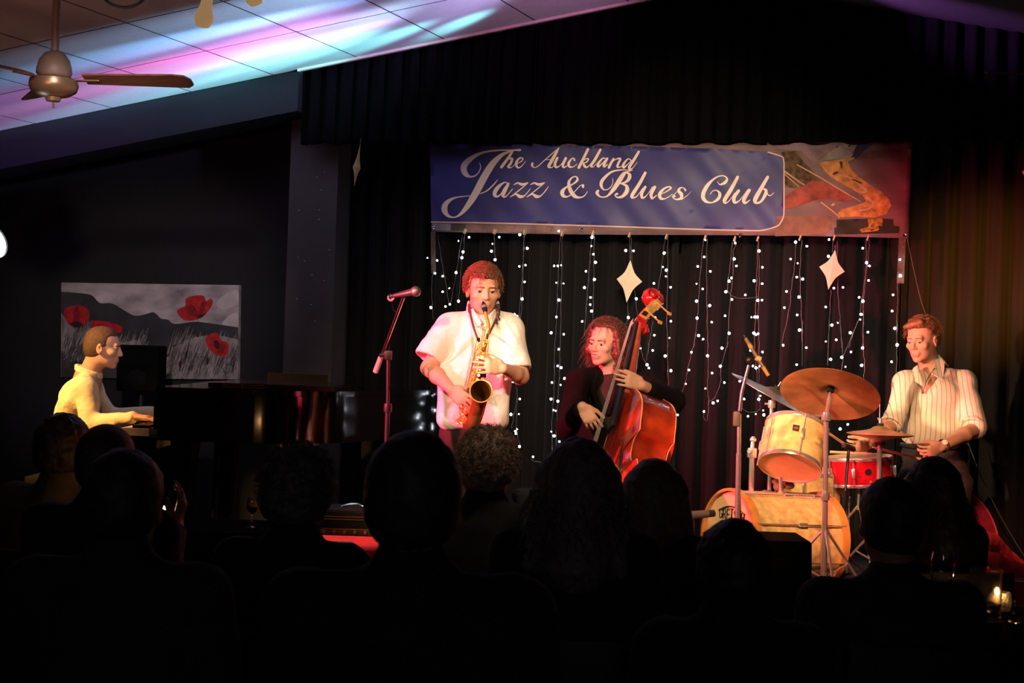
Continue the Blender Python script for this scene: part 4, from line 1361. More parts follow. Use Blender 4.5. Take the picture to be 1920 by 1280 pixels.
for X, D in ((-1.72, NEAR + 0.14), (-1.72, FAR - 0.14), (-0.72, FAR - 0.2)):
    p = cam_xyz(X, D, 0)
    lg = MB().lathe([(0.0, 0.06), (0.038, 0.06), (0.042, 0.12), (0.05, 0.45), (0.07, 0.70), (0.085, 0.795), (0.0, 0.795)], (p.x, p.y, STAGE_Z), (0, 0, 1), 8).build('leg', M_lacquer, piano)
    MB().lathe([(0.0, 0.0), (0.03, 0.0), (0.034, 0.03), (0.03, 0.06), (0.0, 0.06)], (p.x, p.y, STAGE_Z), (0, 0, 1), 10).build('caster', M_golddark, lg, True)
ly = MB()
for dd in (-0.09, 0.09):
    ly.tube([cam_xyz(-1.66, 8.19 + dd, 1.05), cam_xyz(-1.66, 8.19 + dd, STAGE_Z + 0.12)], 0.014, 8)
ly.box(cam_xyz(-1.66, 8.19, STAGE_Z + 0.12), (0.09, 0.30, 0.05), rkey, 0.006)
ly.build('pedal_lyre', M_lacquer, piano)
# folded front lid with pierced border lying on the case, and the upright music desk behind it
fl0, fl1 = pX(395, 7.6), pX(632, 7.6)
v, f = xd([(fl0, 7.58), (fl1, 7.58), (fl1, 8.35), (fl0, 8.35)], Z1_ + 0.001, Z1_ + 0.028)
mb = MB(); mb.add(v, f); fl = mb.build('folded_front_lid', mat('red_lit_black_lacquer', (0.035, 0.008, 0.007), 0.2, noise=0.1, coat=0.4), piano)  # red stage light put into the folded lid's lacquer colour
stud = mat('copper_fretwork', (0.50, 0.13, 0.06), 0.4, 0.5, noise=0.2)
fr = MB()
for r_ in range(2):
    for i in range(18):
        fr.box(cam_xyz(pX(422 + i * 4.4, 7.58), 7.577, Z1_ + 0.008 + r_ * 0.012), (0.007, 0.004, 0.006), rkey)
fr = fr.build('fretwork', stud, fl); fr['kind'] = 'stuff'
md_ = MB()
for a, b in ((pX(505, 8.6), pX(618, 8.6)),):
    md_.box(cam_xyz((a + b) / 2, 8.6, Z1_ + 0.036), (b - a, 0.015, 0.068), rkey, 0.003)
md_.build('music_desk', mat('smoked_desk_panel', (0.012, 0.010, 0.010), 0.3, noise=0.2, nscale=30), piano)
# bench
bb = cam_xyz(-2.50, 8.2, STAGE_Z)
bench = empty('piano_bench', 'black padded bench under the pianist', 'bench', bb)
MB().box(bb + Vector((0, 0, 0.505)), (0.36, 0.62, 0.07), rkey, 0.02).build('seat', mat('black_vinyl', (0.006, 0.006, 0.006), 0.8, spec=0.2, noise=0.15), bench, True)
MB().box(bb + Vector((0, 0, 0.45)), (0.33, 0.58, 0.06), rkey, 0.004).build('apron', M_lacquer, bench)
for sx in (-1, 1):
    for sy in (-1, 1):
        MB().box(bb + rkey @ Vector((sx * 0.14, sy * 0.26, 0.215)), (0.045, 0.045, 0.43), rkey, 0.004).build('leg', M_lacquer, bench)

# small loudspeaker behind the pianist, in front of the painting
sb = cam_xyz(pX(272, 9.4), 9.35, STAGE_Z)
spk = empty('loudspeaker', 'black loudspeaker on a pole in front of the poppy painting', 'speaker', sb)
zc = pt(270, 690, 9.35).z
hh = 0.30
MB().box((sb.x, sb.y, zc), (0.27, 0.24, hh), rkey, 0.015).build('cabinet', mat('speaker_black', (0.003, 0.003, 0.003), 0.9, spec=0.06, noise=0.2, bump=0.1, bscale=200), spk)
fp = Vector((sb.x, sb.y, zc + 0.07)) - _f0 * 0.121
MB().box(fp, (0.22, 0.012, 0.11), rkey, 0.004).build('horn', mat('speaker_horn', (0.003, 0.003, 0.003), 0.8, spec=0.05, noise=0.1), spk)
MB().lathe([(0.0, 0.01), (0.03, 0.012), (0.06, 0.002), (0.062, 0.0)], Vector((sb.x, sb.y, zc - 0.07)) - _f0 * 0.12, -_f0, 20).build('woofer', M_rubber, spk, True)
MB().tube([(sb.x, sb.y, zc - hh / 2), (sb.x, sb.y, STAGE_Z + 0.02)], 0.018, 10).build('pole', M_black, spk, True)
MB().lathe([(0.0, 0.0), (0.19, 0.0), (0.19, 0.015), (0.03, 0.03), (0.0, 0.03)], sb, (0, 0, 1), 20).build('base', M_black, spk, True)

# ------------------------------------------------------------------ saxophone
def PXD(l):
    return [pt(*p) for p in l]


sx0 = pt(881, 800, 6.52)
sax = empty('alto_saxophone', 'gold alto saxophone held and played by the man in the white shirt', 'saxophone', sx0)
bodyp = bez(PXD([(913, 624, 6.585), (905, 660, 6.585), (895, 705, 6.585), (886, 752, 6.585), (880, 782, 6.575), (880, 795, 6.545), (886, 793, 6.505), (893, 775, 6.480), (898, 755, 6.465), (901, 742, 6.435), (902, 735.5, 6.395), (902, 733, 6.355)]), 6)
rk = [0.0105, 0.014, 0.0195, 0.026, 0.030, 0.032, 0.033, 0.034, 0.035, 0.037, 0.041, 0.050]
rad = []
for i in range(len(rk) - 1):
    rad += [rk[i] + (rk[i + 1] - rk[i]) * j / 6 for j in range(6)]
rad.append(rk[-1])
MB().tube(bodyp, rad, 22, cap=False).build('body_tube', mat('olive_brass_tube', (0.30, 0.19, 0.05), 0.26, 0.75, noise=0.3, nscale=25), sax, True)
ax_b = (bodyp[-1] - bodyp[-4]).normalized()
MB().tube([bodyp[-1] + (rot_from(RIGHT, ax_b) @ Vector((math.cos(a) * 0.050, math.sin(a) * 0.050, 0))) for a in [2 * math.pi * i / 28 for i in range(28)]], 0.0032, 8, closed=True).build('bell_rim', M_gold, sax, True)
MB().tube(bez(PXD([(913, 625, 6.585), (915.5, 617, 6.585), (915, 606, 6.60), (912, 594, 6.625), (909.5, 583, 6.648)]), 6), [0.011 - 0.00014 * i for i in range(25)], 14).build('neck_pipe', M_gold, sax, True)
mp_ = MB().tube(PXD([(910, 586, 6.643), (909, 580, 6.655), (907, 572, 6.672), (906, 566, 6.684)]), [0.0095, 0.0135, 0.0125, 0.006], 14).build('mouthpiece', mat('black_ebonite', (0.012, 0.011, 0.011), 0.25), sax, True)
MB().tube(PXD([(908.8, 578.5, 6.657), (908, 574.5, 6.666)]), 0.0150, 14).build('ligature', M_chrome, mp_, True)
bdir = (bodyp[18] - bodyp[0]).normalized()
sidev = (RIGHT - bdir * RIGHT.dot(bdir)).normalized()
frontv = -(FWD - bdir * FWD.dot(bdir)).normalized()
# long rods with posts
for off, f_, a, b in ((-0.020, 0.018, 0.10, 0.97), (-0.030, 0.010, 0.22, 0.99), (-0.010, 0.030, 0.05, 0.65), (0.016, 0.024, 0.08, 0.42), (0.024, 0.016, 0.30, 0.62)):
    p0 = bodyp[0].lerp(bodyp[22], a) + sidev * off + frontv * f_
    p1 = bodyp[0].lerp(bodyp[22], b) + sidev * (off * 1.5) + frontv * (f_ + 0.012)
    rd = MB().tube([p0, p1], 0.0028, 7).build('key_rod', M_gold, sax, True)
    pm_ = MB()
    for k in range(5):
        q = p0.lerp(p1, (k + 0.3) / 5)
        pm_.tube([q - frontv * 0.014, q + frontv * 0.001], [0.003, 0.0035], 6)
        pm_.ball(q, 0.0045, 6)
    pm_ = pm_.build('posts', M_gold, rd, True); pm_['kind'] = 'stuff'
# key cups on the tube
rs = random.Random(5)
for k in range(11):
    t = 0.10 + 0.84 * k / 10
    q = bodyp[0].lerp(bodyp[22], t)
    r_ = 0.0085 + 0.011 * t
    o_ = q + frontv * (0.012 + 0.022 * t + 0.006) + sidev * (0.004 * (-1) ** k)
    kc = MB().lathe([(0.0, 0.004), (r_ * 0.45, 0.0045), (r_ * 0.9, 0.003), (r_, 0.0), (r_, -0.005), (0.0, -0.005)], o_, (frontv + sidev * rs.uniform(-0.25, 0.25)).normalized(), 16).build('key_cup', M_gold, sax, True)
    MB().tube([o_ + frontv * 0.004, o_ + sidev * (-0.02) + frontv * 0.002], 0.003, 6).build('key_arm', M_gold, kc, True)
for k in range(7):
    t = 0.30 + 0.075 * k
    q = bodyp[0].lerp(bodyp[22], t) + frontv * (0.040 + 0.012 * t) + sidev * 0.004
    MB().lathe([(0.0, 0.003), (0.006, 0.0025), (0.0075, 0.0), (0.0, -0.003)], q, frontv, 12).build('pearl_button', mat('mother_of_pearl', (0.85, 0.80, 0.72), 0.25, noise=0.15, nscale=80), sax, True)
# small keywork scattered over the stack: needle springs, rollers, cups and posts
kw_ = MB()
rk_ = random.Random(17)
for k in range(70):
    t = rk_.uniform(0.06, 1.0)
    q = bodyp[0].lerp(bodyp[22], t)
    an = rk_.uniform(-1.5, 1.2)
    rr_ = 0.012 + 0.020 * t + rk_.uniform(0.004, 0.016)
    o_ = q + (frontv * math.cos(an) + sidev * math.sin(an)) * rr_
    if k % 3 == 0:
        kw_.ball(o_, rk_.uniform(0.003, 0.006), 6)
    elif k % 3 == 1:
        kw_.lathe([(0.0, 0.003), (0.007, 0.0025), (0.009, 0.0), (0.0, -0.004)], o_, frontv * math.cos(an) + sidev * math.sin(an), 10)
    else:
        kw_.tube([o_, o_ + bdir * rk_.uniform(0.012, 0.035) + sidev * rk_.uniform(-0.012, 0.012)], 0.0026, 6)
kw_ = kw_.build('small_keywork', M_gold, sax, True); kw_['kind'] = 'stuff'
# bell keys and guards, low on the left, side keys
for (x, y, d, r_) in ((869, 786, 6.545, 0.021), (872, 770, 6.545, 0.020), (862, 789, 6.56, 0.015), (886, 770, 6.50, 0.019), (888, 752, 6.50, 0.016)):
    q = pt(x, y, d)
    nv = (-FWD * 0.8 - RIGHT * 0.5).normalized()
    kc = MB().lathe([(0.0, 0.005), (r_ * 0.5, 0.006), (r_ * 0.92, 0.003), (r_, 0.0), (r_, -0.006), (0.0, -0.006)], q, nv, 18).build('key_cup', M_gold, sax, True)
    MB().tube([q + nv * 0.014 + (rot_from(UPV, nv) @ Vector((math.cos(a), math.sin(a), 0))) * r_ * 0.8 for a in [2 * math.pi * i / 14 for i in range(14)]], 0.0022, 5, closed=True).build('key_guard', M_gold, kc, True)
for l in ([(861, 762, 6.56), (863, 775, 6.555), (866, 790, 6.55)], [(866, 760, 6.56), (868, 775, 6.555), (871, 792, 6.55)], [(893, 640, 6.57), (885, 680, 6.565), (876, 720, 6.56)]):
    MB().tube(bez(PXD(l), 4), 0.0042, 8).build('side_key', M_gold, sax, True)
MB().box(pt(897, 636, 6.575), (0.014, 0.012, 0.016), bevel=0.002).build('thumb_rest', M_rubber, sax)
MB().box(pt(879, 732, 6.55), (0.016, 0.02, 0.03), bevel=0.003).build('bell_brace', mat('green_black_brace', (0.02, 0.05, 0.04), 0.3, 0.4), sax)
MB().box(pt(906, 704, 6.565), (0.026, 0.02, 0.02), bevel=0.004).build('palm_key_felt', M_rubber, sax)

# ------------------------------------------------------------------ double bass
NUT = pt(1191, 604, 7.62)
BSC = 0.90
LEN = 1.09 * BSC
lo_, hi_ = 6.2, 7.62
for _ in range(50):
    md2 = (lo_ + hi_) / 2
    if (pt(1150, 884, md2) - NUT).length > LEN: lo_ = md2
    else: hi_ = md2
BRG = pt(1150, 884, hi_)
A_ = (NUT - BRG).normalized()
nv = (-RIGHT * math.sin(R(63)) - FWD * math.cos(R(63)))
N_ = (nv - A_ * nv.dot(A_)).normalized()
X_ = A_.cross(N_).normalized()
if X_.dot(-FWD) < 0: X_ = -X_          # side that shows its ribs to the hall
BO = NUT - A_ * (1.62 * BSC) - N_ * 0.02


def bpnt(x, y, z):
    """bass-local: x to the visible side, y out of the front, z along the neck"""
    return BO + (X_ * x + N_ * y + A_ * z) * BSC


bass = empty('double_bass', 'reddish brown double bass with carved scroll held by the long-haired player', 'double bass', BO)
M_top = mat('red_bass_varnish', (0.24, 0.015, 0.006), 0.22, noise=0.35, nscale=5, coat=0.5, stretch=(3, 3, 0.6))
M_rib = mat('flamed_bass_rib', (0.27, 0.026, 0.007), 0.22, noise=0.55, nscale=6, coat=0.5, stretch=(1, 1, 1))
M_edge = mat('worn_bass_edge', (0.50, 0.22, 0.10), 0.35, noise=0.2)
M_ebony = mat('ebony', (0.010, 0.008, 0.008), 0.35, noise=0.1)
half = [(0.0, 0.0), (0.12, 0.006), (0.23, 0.04), (0.31, 0.12), (0.335, 0.22), (0.322, 0.33), (0.29, 0.42), (0.272, 0.462), (0.205, 0.485), (0.172, 0.565), (0.195, 0.645), (0.258, 0.668), (0.252, 0.72),
        (0.252, 0.78), (0.238, 0.87), (0.195, 0.95), (0.135, 1.02), (0.075, 1.075), (0.04, 1.11)]


def dens(h, n=4):
    a = bez([(x, z, 0) for x, z in h[:8]], n); b = bez([(x, z, 0) for x, z in h[7:12]], n); c = bez([(x, z, 0) for x, z in h[11:]], n)
    return [(p.x, p.y) for p in a[:-1] + b[:-1] + c]


HD = dens(half)
OUT = HD + [(-x, z) for x, z in HD[::-1][:-1]]


def bassprism(name, inset, y0, y1, m, smooth=True, parent=bass):
    cz = 0.52
    ol = [(x * (1 - inset / 0.25), cz + (z - cz) * (1 - inset / 0.55)) for x, z in OUT]
    k = len(ol)
    v = [bpnt(x, y0, z) for x, z in ol] + [bpnt(x, y1, z) for x, z in ol]
    f = [list(range(k)), list(range(2 * k - 1, k - 1, -1))] + [[i, i + k, (i + 1) % k + k, (i + 1) % k] for i in range(k)]
    mb = MB(); mb.add(v, f)
    return mb.build(name, m, parent, smooth)


bassprism('ribs', 0.010, -0.195, -0.004, M_rib)


def plate(name, y_edge, sgn):
    """arched plate: rings shrinking to the centre line"""
    cz = 0.52
    v, f = [], []
    k = len(OUT)
    rings = [(0.0, 0.0), (0.0, 0.012), (0.03, 0.014), (0.10, 0.022), (0.25, 0.032), (0.5, 0.040), (0.8, 0.043)]
    for t, h in rings:
        for x, z in OUT:
            v.append(bpnt(x * (1 - t), y_edge + sgn * h, cz + (z - cz) * (1 - t)))
    for r_ in range(len(rings) - 1):
        for i in range(k):
            f.append([r_ * k + i, r_ * k + (i + 1) % k, (r_ + 1) * k + (i + 1) % k, (r_ + 1) * k + i])
    f.append([(len(rings) - 1) * k + i for i in range(k)])
    f.append(list(range(k))[::-1])
    mb = MB(); mb.add(v, f)
    return mb.build(name, M_top, bass, True)


tp = plate('top_plate', -0.006, 1)
bp_ = plate('back_plate', -0.194, -1)
for nm_, y, par_ in (('edge_binding', 0.005, tp), ('edge_binding', -0.203, bp_)):
    MB().tube([bpnt(x * 1.002, y, z) for x, z in OUT], 0.0030, 6, closed=True).build(nm_, M_edge, par_, True)
for s_ in (1, -1):
    fh = [(0.085, 0.66), (0.098, 0.675), (0.112, 0.668), (0.115, 0.645), (0.105, 0.61), (0.112, 0.54), (0.125, 0.47), (0.122, 0.435), (0.132, 0.415), (0.148, 0.418), (0.155, 0.432)]
    cl = bez([(x * s_, z, 0) for x, z in fh], 5)
    zz = lambda x, z: 0.030 + 0.004
    mb = MB()
    w = [0.010 * BSC] * len(cl)
    nn = len(cl)
    for i in range(nn):
        t = i / (nn - 1)
        w[i] = 0.004 + 0.008 * math.sin(math.pi * t)
    mb.tube([bpnt(p.x, 0.026 - 0.05 * max(0, abs(p.x) - 0.11), p.y) for p in cl], w, 8)
    mb.ball(bpnt(fh[0][0] * s_, 0.026, fh[0][1]), 0.012, 8); mb.ball(bpnt(fh[-1][0] * s_, 0.023, fh[-1][1]), 0.014, 8)
    mb.build('f_hole', M_ebony, tp, True)
# neck, fingerboard, strings, bridge, tailpiece
nk = MB()
nk.tube([bpnt(0, 0.01, 1.06), bpnt(0, 0.01, 1.14), bpnt(0, 0.002, 1.25), bpnt(0, 0.0, 1.45), bpnt(0, 0.0, 1.62)], [0.040 * BSC, 0.036 * BSC, 0.030 * BSC, 0.026 * BSC, 0.024 * BSC], 14)
nk.build('neck', mat('worn_red_neck', (0.30, 0.055, 0.025), 0.3, noise=0.2, coat=0.3), bass, True)
fb = []
for z_, y_, w_ in ((1.62, 0.022, 0.022), (1.15, 0.052, 0.034), (0.80, 0.080, 0.043)):
    for a_ in (-1.0, -0.5, 0.0, 0.5, 1.0):
        fb.append(bpnt(w_ * a_, y_ + 0.008 * (1 - a_ * a_), z_))
    fb.append(bpnt(w_, y_ - 0.016, z_)); fb.append(bpnt(-w_, y_ - 0.016, z_))
mb = MB()
mb.add(fb, [tuple([i * 7 + j, i * 7 + (j + 1) % 7, (i + 1) * 7 + (j + 1) % 7, (i + 1) * 7 + j]) for i in range(2) for j in range(7)] + [tuple(range(7)), tuple(range(14, 21))])
mb.build('fingerboard', M_ebony, bass)
brg = [(-0.075, 0.0), (-0.055, 0.03), (-0.07, 0.09), (-0.055, 0.155), (0.0, 0.175), (0.055, 0.155), (0.07, 0.09), (0.055, 0.03), (0.075, 0.0), (0.03, 0.0), (0.0, 0.05), (-0.03, 0.0)]
MB().prism([(a * BSC * 0.8, b * BSC * 0.9) for a, b in brg], X_, N_, bpnt(0, 0.03, 0.522), A_, 0.016).build('bridge', mat('maple_bridge', (0.72, 0.50, 0.24), 0.5, noise=0.15), bass)
MB().prism([(-0.03, 0.0), (0.03, 0.0), (0.05, 0.30), (-0.05, 0.30)], X_, A_, bpnt(0, 0.09, 0.10), N_, 0.014).build('tailpiece', M_ebony, bass)
for k in range(4):
    u = (k - 1.5) * 0.011
    MB().tube([bpnt(u, 0.045, 1.625), bpnt(u * 2.4, 0.172, 0.53), bpnt(u * 1.8, 0.11, 0.40)], 0.0012, 5).build('string', mat('wound_string', (0.55, 0.48, 0.42), 0.4, 0.3), bass, True)
MB().tube([BO + A_ * 0.01, BO - A_ * 0.02, BO - A_ * max(0.05, (BO.z - STAGE_Z - 0.005) / A_.z)], [0.012, 0.008, 0.005], 8).build('endpin', M_steel, bass, True)
# pegbox and scroll
pb_path = [(0.0, 1.61), (-0.012, 1.66), (-0.040, 1.72), (-0.072, 1.775), (-0.095, 1.82)]
pbx = MB()
pp_ = bez([(y, z, 0) for y, z in pb_path], 4)
vs, fs = [], []
for i, p in enumerate(pp_):
    t = i / (len(pp_) - 1)
    hw = 0.040 - 0.012 * t
    dp = 0.032 - 0.004 * t
    tn = (pp_[min(i + 1, len(pp_) - 1)] - pp_[max(i - 1, 0)]).normalized()
    ny, nz = tn.y, -tn.x
    for sx_, sy_ in ((1, 1), (1, -1), (-1, -1), (-1, 1)):
        vs.append(bpnt(sx_ * hw, p.x + ny * dp * sy_, p.y + nz * dp * sy_))
for i in range(len(pp_) - 1):
    for j in range(4):
        fs.append([i * 4 + j, i * 4 + (j + 1) % 4, (i + 1) * 4 + (j + 1) % 4, (i + 1) * 4 + j])
fs.append([0, 1, 2, 3]); n_ = len(vs); fs.append([n_ - 4, n_ - 3, n_ - 2, n_ - 1])
pbx.add(vs, fs)
M_scroll = mat('scroll_varnish', (0.24, 0.013, 0.010), 0.2, noise=0.3, nscale=20, coat=0.5)
pegbox = pbx.build('pegbox', M_scroll, bass)
sp = MB()
cs, rs_, ws = [], [], []
cy, cz_ = -0.062, 1.855
for i in range(46):
    a = R(-130) - R(720) * i / 45.0
    r_ = 0.058 * (1 - 0.80 * i / 45.0)
    cs.append((cy + r_ * math.cos(a), cz_ + r_ * math.sin(a)))
    rs_.append(0.024 * (1 - 0.55 * i / 45.0))
    ws.append(0.030 + 0.026 * i / 45.0)
vs, fs = [], []
for i, (y, z) in enumerate(cs):
    for k in range(8):
        b = 2 * math.pi * k / 8
        dy, dz = y - cy, z - cz_
        l = math.hypot(dy, dz) or 1
        vs.append(bpnt(math.cos(b) * ws[i], y + dy / l * rs_[i] * math.sin(b), z + dz / l * rs_[i] * math.sin(b)))
for i in range(len(cs) - 1):
    for k in range(8):
        fs.append([i * 8 + k, i * 8 + (k + 1) % 8, (i + 1) * 8 + (k + 1) % 8, (i + 1) * 8 + k])
fs.append(list(range(8))); fs.append([len(vs) - 8 + k for k in range(8)])
sp.add(vs, fs)
sp.build('scroll', M_scroll, bass, True)
MB().tube([bpnt(0, -0.012, 1.58), bpnt(0, -0.045, 1.60), bpnt(0, -0.06, 1.565)], [0.026, 0.030, 0.020], 10).build('neck_heel_block', M_scroll, bass, True)
M_plate = mat('brass_tuner_plate', (0.68, 0.42, 0.12), 0.3, 0.6, noise=0.2, nscale=40)
for sx_ in (1,):
    pl = [(-0.030, 1.635), (0.024, 1.645), (-0.012, 1.72), (-0.045, 1.79), (-0.078, 1.825), (-0.118, 1.80), (-0.085, 1.74), (-0.052, 1.68)]
    MB().prism([(a * BSC, b * BSC) for a, b in pl], N_, A_, BO + X_ * (0.041 * BSC), X_, 0.006).build('tuner_plate', M_plate, pegbox)
    MB().prism([(a * BSC, b * BSC) for a, b in [(-0.02, 1.65), (0.010, 1.655), (-0.005, 1.69), (-0.038, 1.69)]], N_, A_, BO + X_ * (0.049 * BSC), X_, 0.002).build('plate_window', M_ebony, pegbox)
    for (y, z) in ((-0.030, 1.715), (-0.075, 1.785)):
        MB().lathe([(0.0, 0.006), (0.012, 0.005), (0.014, 0.0)], bpnt(0.05, y, z), X_, 14).build('tuner_gear', M_plate, pegbox, True)
    for (y, z) in ((-0.008, 1.70), (-0.060, 1.795)):
        a, b = bpnt(0.055, y, z), bpnt(0.055, y - 0.105, z - 0.055)
        tk = MB().tube([a, b], 0.0042, 8).build('tuner_shaft', M_plate, pegbox, True)
        MB().ball(b, 0.014, 10, (1.2, 0.5, 0.9)).build('tuner_key', M_plate, tk, True) if False else MB().box(b, (0.026, 0.010, 0.020), rot_from(N_, A_), 0.004).build('tuner_button', M_plate, pegbox)
# ------------------------------------------------------------------ drum riser and kit
RISER_Z = STAGE_Z + 0.20
rc_ = cam_xyz(2.02, 7.40, 0)
MB().box((rc_.x, rc_.y, STAGE_Z + 0.10), (1.95, 1.90, 0.20), rkey).build('floor_drum_riser', M_stage)['kind'] = 'structure'
M_pearl = mat('cream_pearl_drum_wrap', (0.72, 0.47, 0.19), 0.28, noise=0.28, nscale=28, coat=0.4)
M_hoop = mat('maple_drum_hoop', (0.66, 0.27, 0.06), 0.35, noise=0.15, nscale=20)
M_head = mat('coated_drum_head', (0.74, 0.48, 0.24), 0.6, noise=0.06)
M_redsp = mat('red_sparkle_wrap', (0.33, 0.006, 0.014), 0.22, noise=0.35, nscale=120, coat=0.4)
M_cym = mat('patinated_bronze_cymbal', (0.50, 0.29, 0.12), 0.42, 0.55, noise=0.35, nscale=9)
M_cym2 = mat('silvery_bronze_cymbal', (0.62, 0.50, 0.42), 0.30, 0.9, noise=0.2, nscale=12)
M_stick = mat('hickory_stick', (0.72, 0.42, 0.22), 0.5, noise=0.15)
M_felt = mat('black_felt', (0.012, 0.010, 0.010), 0.95)


def drum(name, label, a, b, r_, shell, hoopm, headm, nl, hoop_w=0.014, hoop_t=0.004, wood=False):
    """a = lower/back end, b = upper/front end"""
    a, b = Vector(a), Vector(b)
    ax = (b - a).normalized()
    L = (b - a).length
    base = a.copy()
    g = empty(name, label, 'drum', base, None)
    MB().lathe([(r_ * 0.97, 0.0), (r_, 0.0), (r_, L), (r_ * 0.97, L)], a, ax, 48).build('shell', shell, g, True)
    for nm, h in (('batter_head', L + 0.002), ('resonant_head', -0.002)):
        MB().lathe([(0.0, h), (r_ * 0.5, h), (r_ * 0.995, h)], a, ax, 48).build(nm, headm, g, True)
    for h in (L - hoop_w * 0.4, -hoop_w * 0.6):
        MB().lathe([(r_ + 0.001, h), (r_ + 0.001 + hoop_t, h), (r_ + 0.003 + hoop_t, h + hoop_w * 0.5), (r_ + 0.001 + hoop_t, h + hoop_w), (r_ - 0.001, h + hoop_w), (r_ - 0.001, h)], a, ax, 48).build('hoop', hoopm, g, True)
    u = ax.orthogonal().normalized()
    u = (UPV - ax * UPV.dot(ax))
    u = u.normalized() if u.length > 0.3 else (RIGHT - ax * RIGHT.dot(ax)).normalized()
    w = ax.cross(u)
    for k in range(nl):
        an = 2 * math.pi * (k + 0.5) / nl
        d = u * math.cos(an) + w * math.sin(an)
        lg = MB().box(a + ax * L * 0.5 + d * (r_ + 0.011), (0.020, 0.018, 0.052), rot_from(d, ax), 0.006).build('lug', M_chrome, g, True)
        MB().tube([a + ax * (-0.004) + d * (r_ + 0.012), a + ax * (L + 0.004) + d * (r_ + 0.012)], 0.0035, 7).build('tension_rod', M_chrome, lg, True)
    return g, ax


# bass drum, front head turned left
BDF, BDB = pt(1371, 1007, 6.79), pt(1531, 1011, 7.00)
bd, bax = drum('bass_drum', 'cream pearl bass drum with wooden hoops and a lettered front head', BDB, BDF, 0.222, M_pearl, M_hoop, M_head, 8, 0.040, 0.010)
# brand lettering painted on the front head: black shield with letters
up_ = (UPV - bax * UPV.dot(bax)).normalized()
rt_ = up_.cross(bax).normalized()
if rt_.dot(RIGHT) < 0: rt_ = -rt_


def head_pt(x, y, off=0.006):
    return BDF + bax * off + rt_ * x + up_ * y


M_ink = mat('black_ink', (0.012, 0.010, 0.010), 0.5, noise=0.05)
GL = {'G': [[(1, .8), (.7, 1), (.25, 1), (0, .75), (0, .25), (.25, 0), (.7, 0), (1, .25), (1, .5), (.6, .5)]],
      'R': [[(0, 0), (0, 1), (.7, 1), (.95, .8), (.7, .5), (0, .5)], [(.5, .5), (1, 0)]],
      'E': [[(1, 1), (0, 1), (0, 0), (1, 0)], [(0, .5), (.8, .5)]],
      'T': [[(0, 1), (1, 1)], [(.5, 1), (.5, 0)]],
      'S': [[(1, .85), (.7, 1), (.25, 1), (0, .75), (.3, .52), (.75, .45), (1, .22), (.7, 0), (.25, 0), (0, .15)]],
      'C': [[(1, .8), (.7, 1), (.25, 1), (0, .75), (0, .25), (.25, 0), (.7, 0), (1, .2)]],
      'H': [[(0, 0), (0, 1)], [(1, 0), (1, 1)], [(0, .5), (1, .5)]]}
tx0, cw, gp = -0.105, 0.022, 0.0090
word = 'GRETSCH'
for i, ch in enumerate(word):
    hgt = 0.056 - 0.0052 * abs(i - 3)
    x = tx0 + i * (cw + gp)
    yb = 0.078 + 0.002 * abs(i - 3)
    mb = MB()
    for s in GL[ch]:
        mb.tube([head_pt(x + u * cw, yb + v * hgt, 0.0045) for u, v in s], 0.0034, 4)
    mb.build('head_letter', M_ink, bd)
mb = MB()
mb.tube(bez([head_pt(tx0 - 0.008, 0.118), head_pt(tx0 + 0.05, 0.139), head_pt(tx0 + 0.104, 0.146), head_pt(tx0 + 0.16, 0.139), head_pt(tx0 + 0.216, 0.118)], 5), 0.003, 4)
mb.build('head_arc', M_ink, bd)
for x, y in ((1452, 930), (1520, 932)):
    pass
for s_ in (-1, 1):
    d = (rt_ * s_ * 0.8 - UPV * 0.5).normalized()
    a = BDF - bax * 0.08 + d * 0.222
    sz = a + d * 0.16
    tgt = Vector((a.x, a.y, RISER_Z + 0.004)) + (bax * 0.16 + rt_ * s_ * 0.12) * 1.0
    tgt.z = RISER_Z + 0.005
    MB().tube([a, tgt], 0.006, 8).build('spur', M_chrome, bd, True)
bz = BDB - up_ * 0.235
MB().tube([BDB + bax * 0.02 - up_ * 0.225, Vector((bz.x, bz.y, RISER_Z + 0.004))], 0.012, 8).build('rear_foot', M_rubber, bd)

# rack tom
tm_, tax = drum('rack_tom', 'cream pearl rack tom with a dark square badge, tilted above the bass drum', pt(1481, 873, 6.80), pt(1493, 803, 6.90), 0.148, M_pearl, M_chrome, M_head, 6, 0.020, 0.003)
bp0 = pt(1481, 873, 6.80).lerp(pt(1493, 803, 6.90), 0.62)
fdir = (-FWD - RIGHT * 0.22); fdir = (fdir - tax * fdir.dot(tax)).normalized()
bq = bp0 + fdir * 0.149
bd_ = MB().box(bq, (0.032, 0.004, 0.034), rot_from(fdir.cross(tax), tax), 0.0012).build('badge', mat('dark_enamel_badge', (0.03, 0.035, 0.03), 0.25, 0.3, noise=0.5, nscale=120), tm_)
MB().box(bq + fdir * 0.003 - tax * 0.002, (0.018, 0.003, 0.012), rot_from(fdir.cross(tax), tax)).build('badge_centre', mat('red_enamel', (0.35, 0.03, 0.02), 0.3, noise=0.3), tm_)
MB().tube([pt(1464, 876, 6.93), pt(1464, 932, 6.93)], 0.012, 10).build('mount_post', M_chrome, tm_, True)
MB().tube([pt(1464, 880, 6.93), pt(1466, 860, 6.93)], 0.010, 8).build('mount_arm', M_chrome, tm_, True)
# floor tom beyond
drum('floor_tom', 'cream pearl floor tom standing behind the bass drum', pt(1522, 985, 7.62), pt(1522, 886, 7.62), 0.185, M_pearl, M_chrome, M_head, 8, 0.018, 0.003)
ftb = bpy.data.objects['floor_tom']
for k in range(3):
    a = R(20 + 120 * k)
    p = pt(1522, 940, 7.62) + Vector((math.cos(a), math.sin(a), 0)) * 0.205
    MB().tube([p + Vector((0, 0, 0.1)), Vector((p.x, p.y, RISER_Z + 0.003))], 0.006, 8).build('leg', M_chrome, ftb, True)
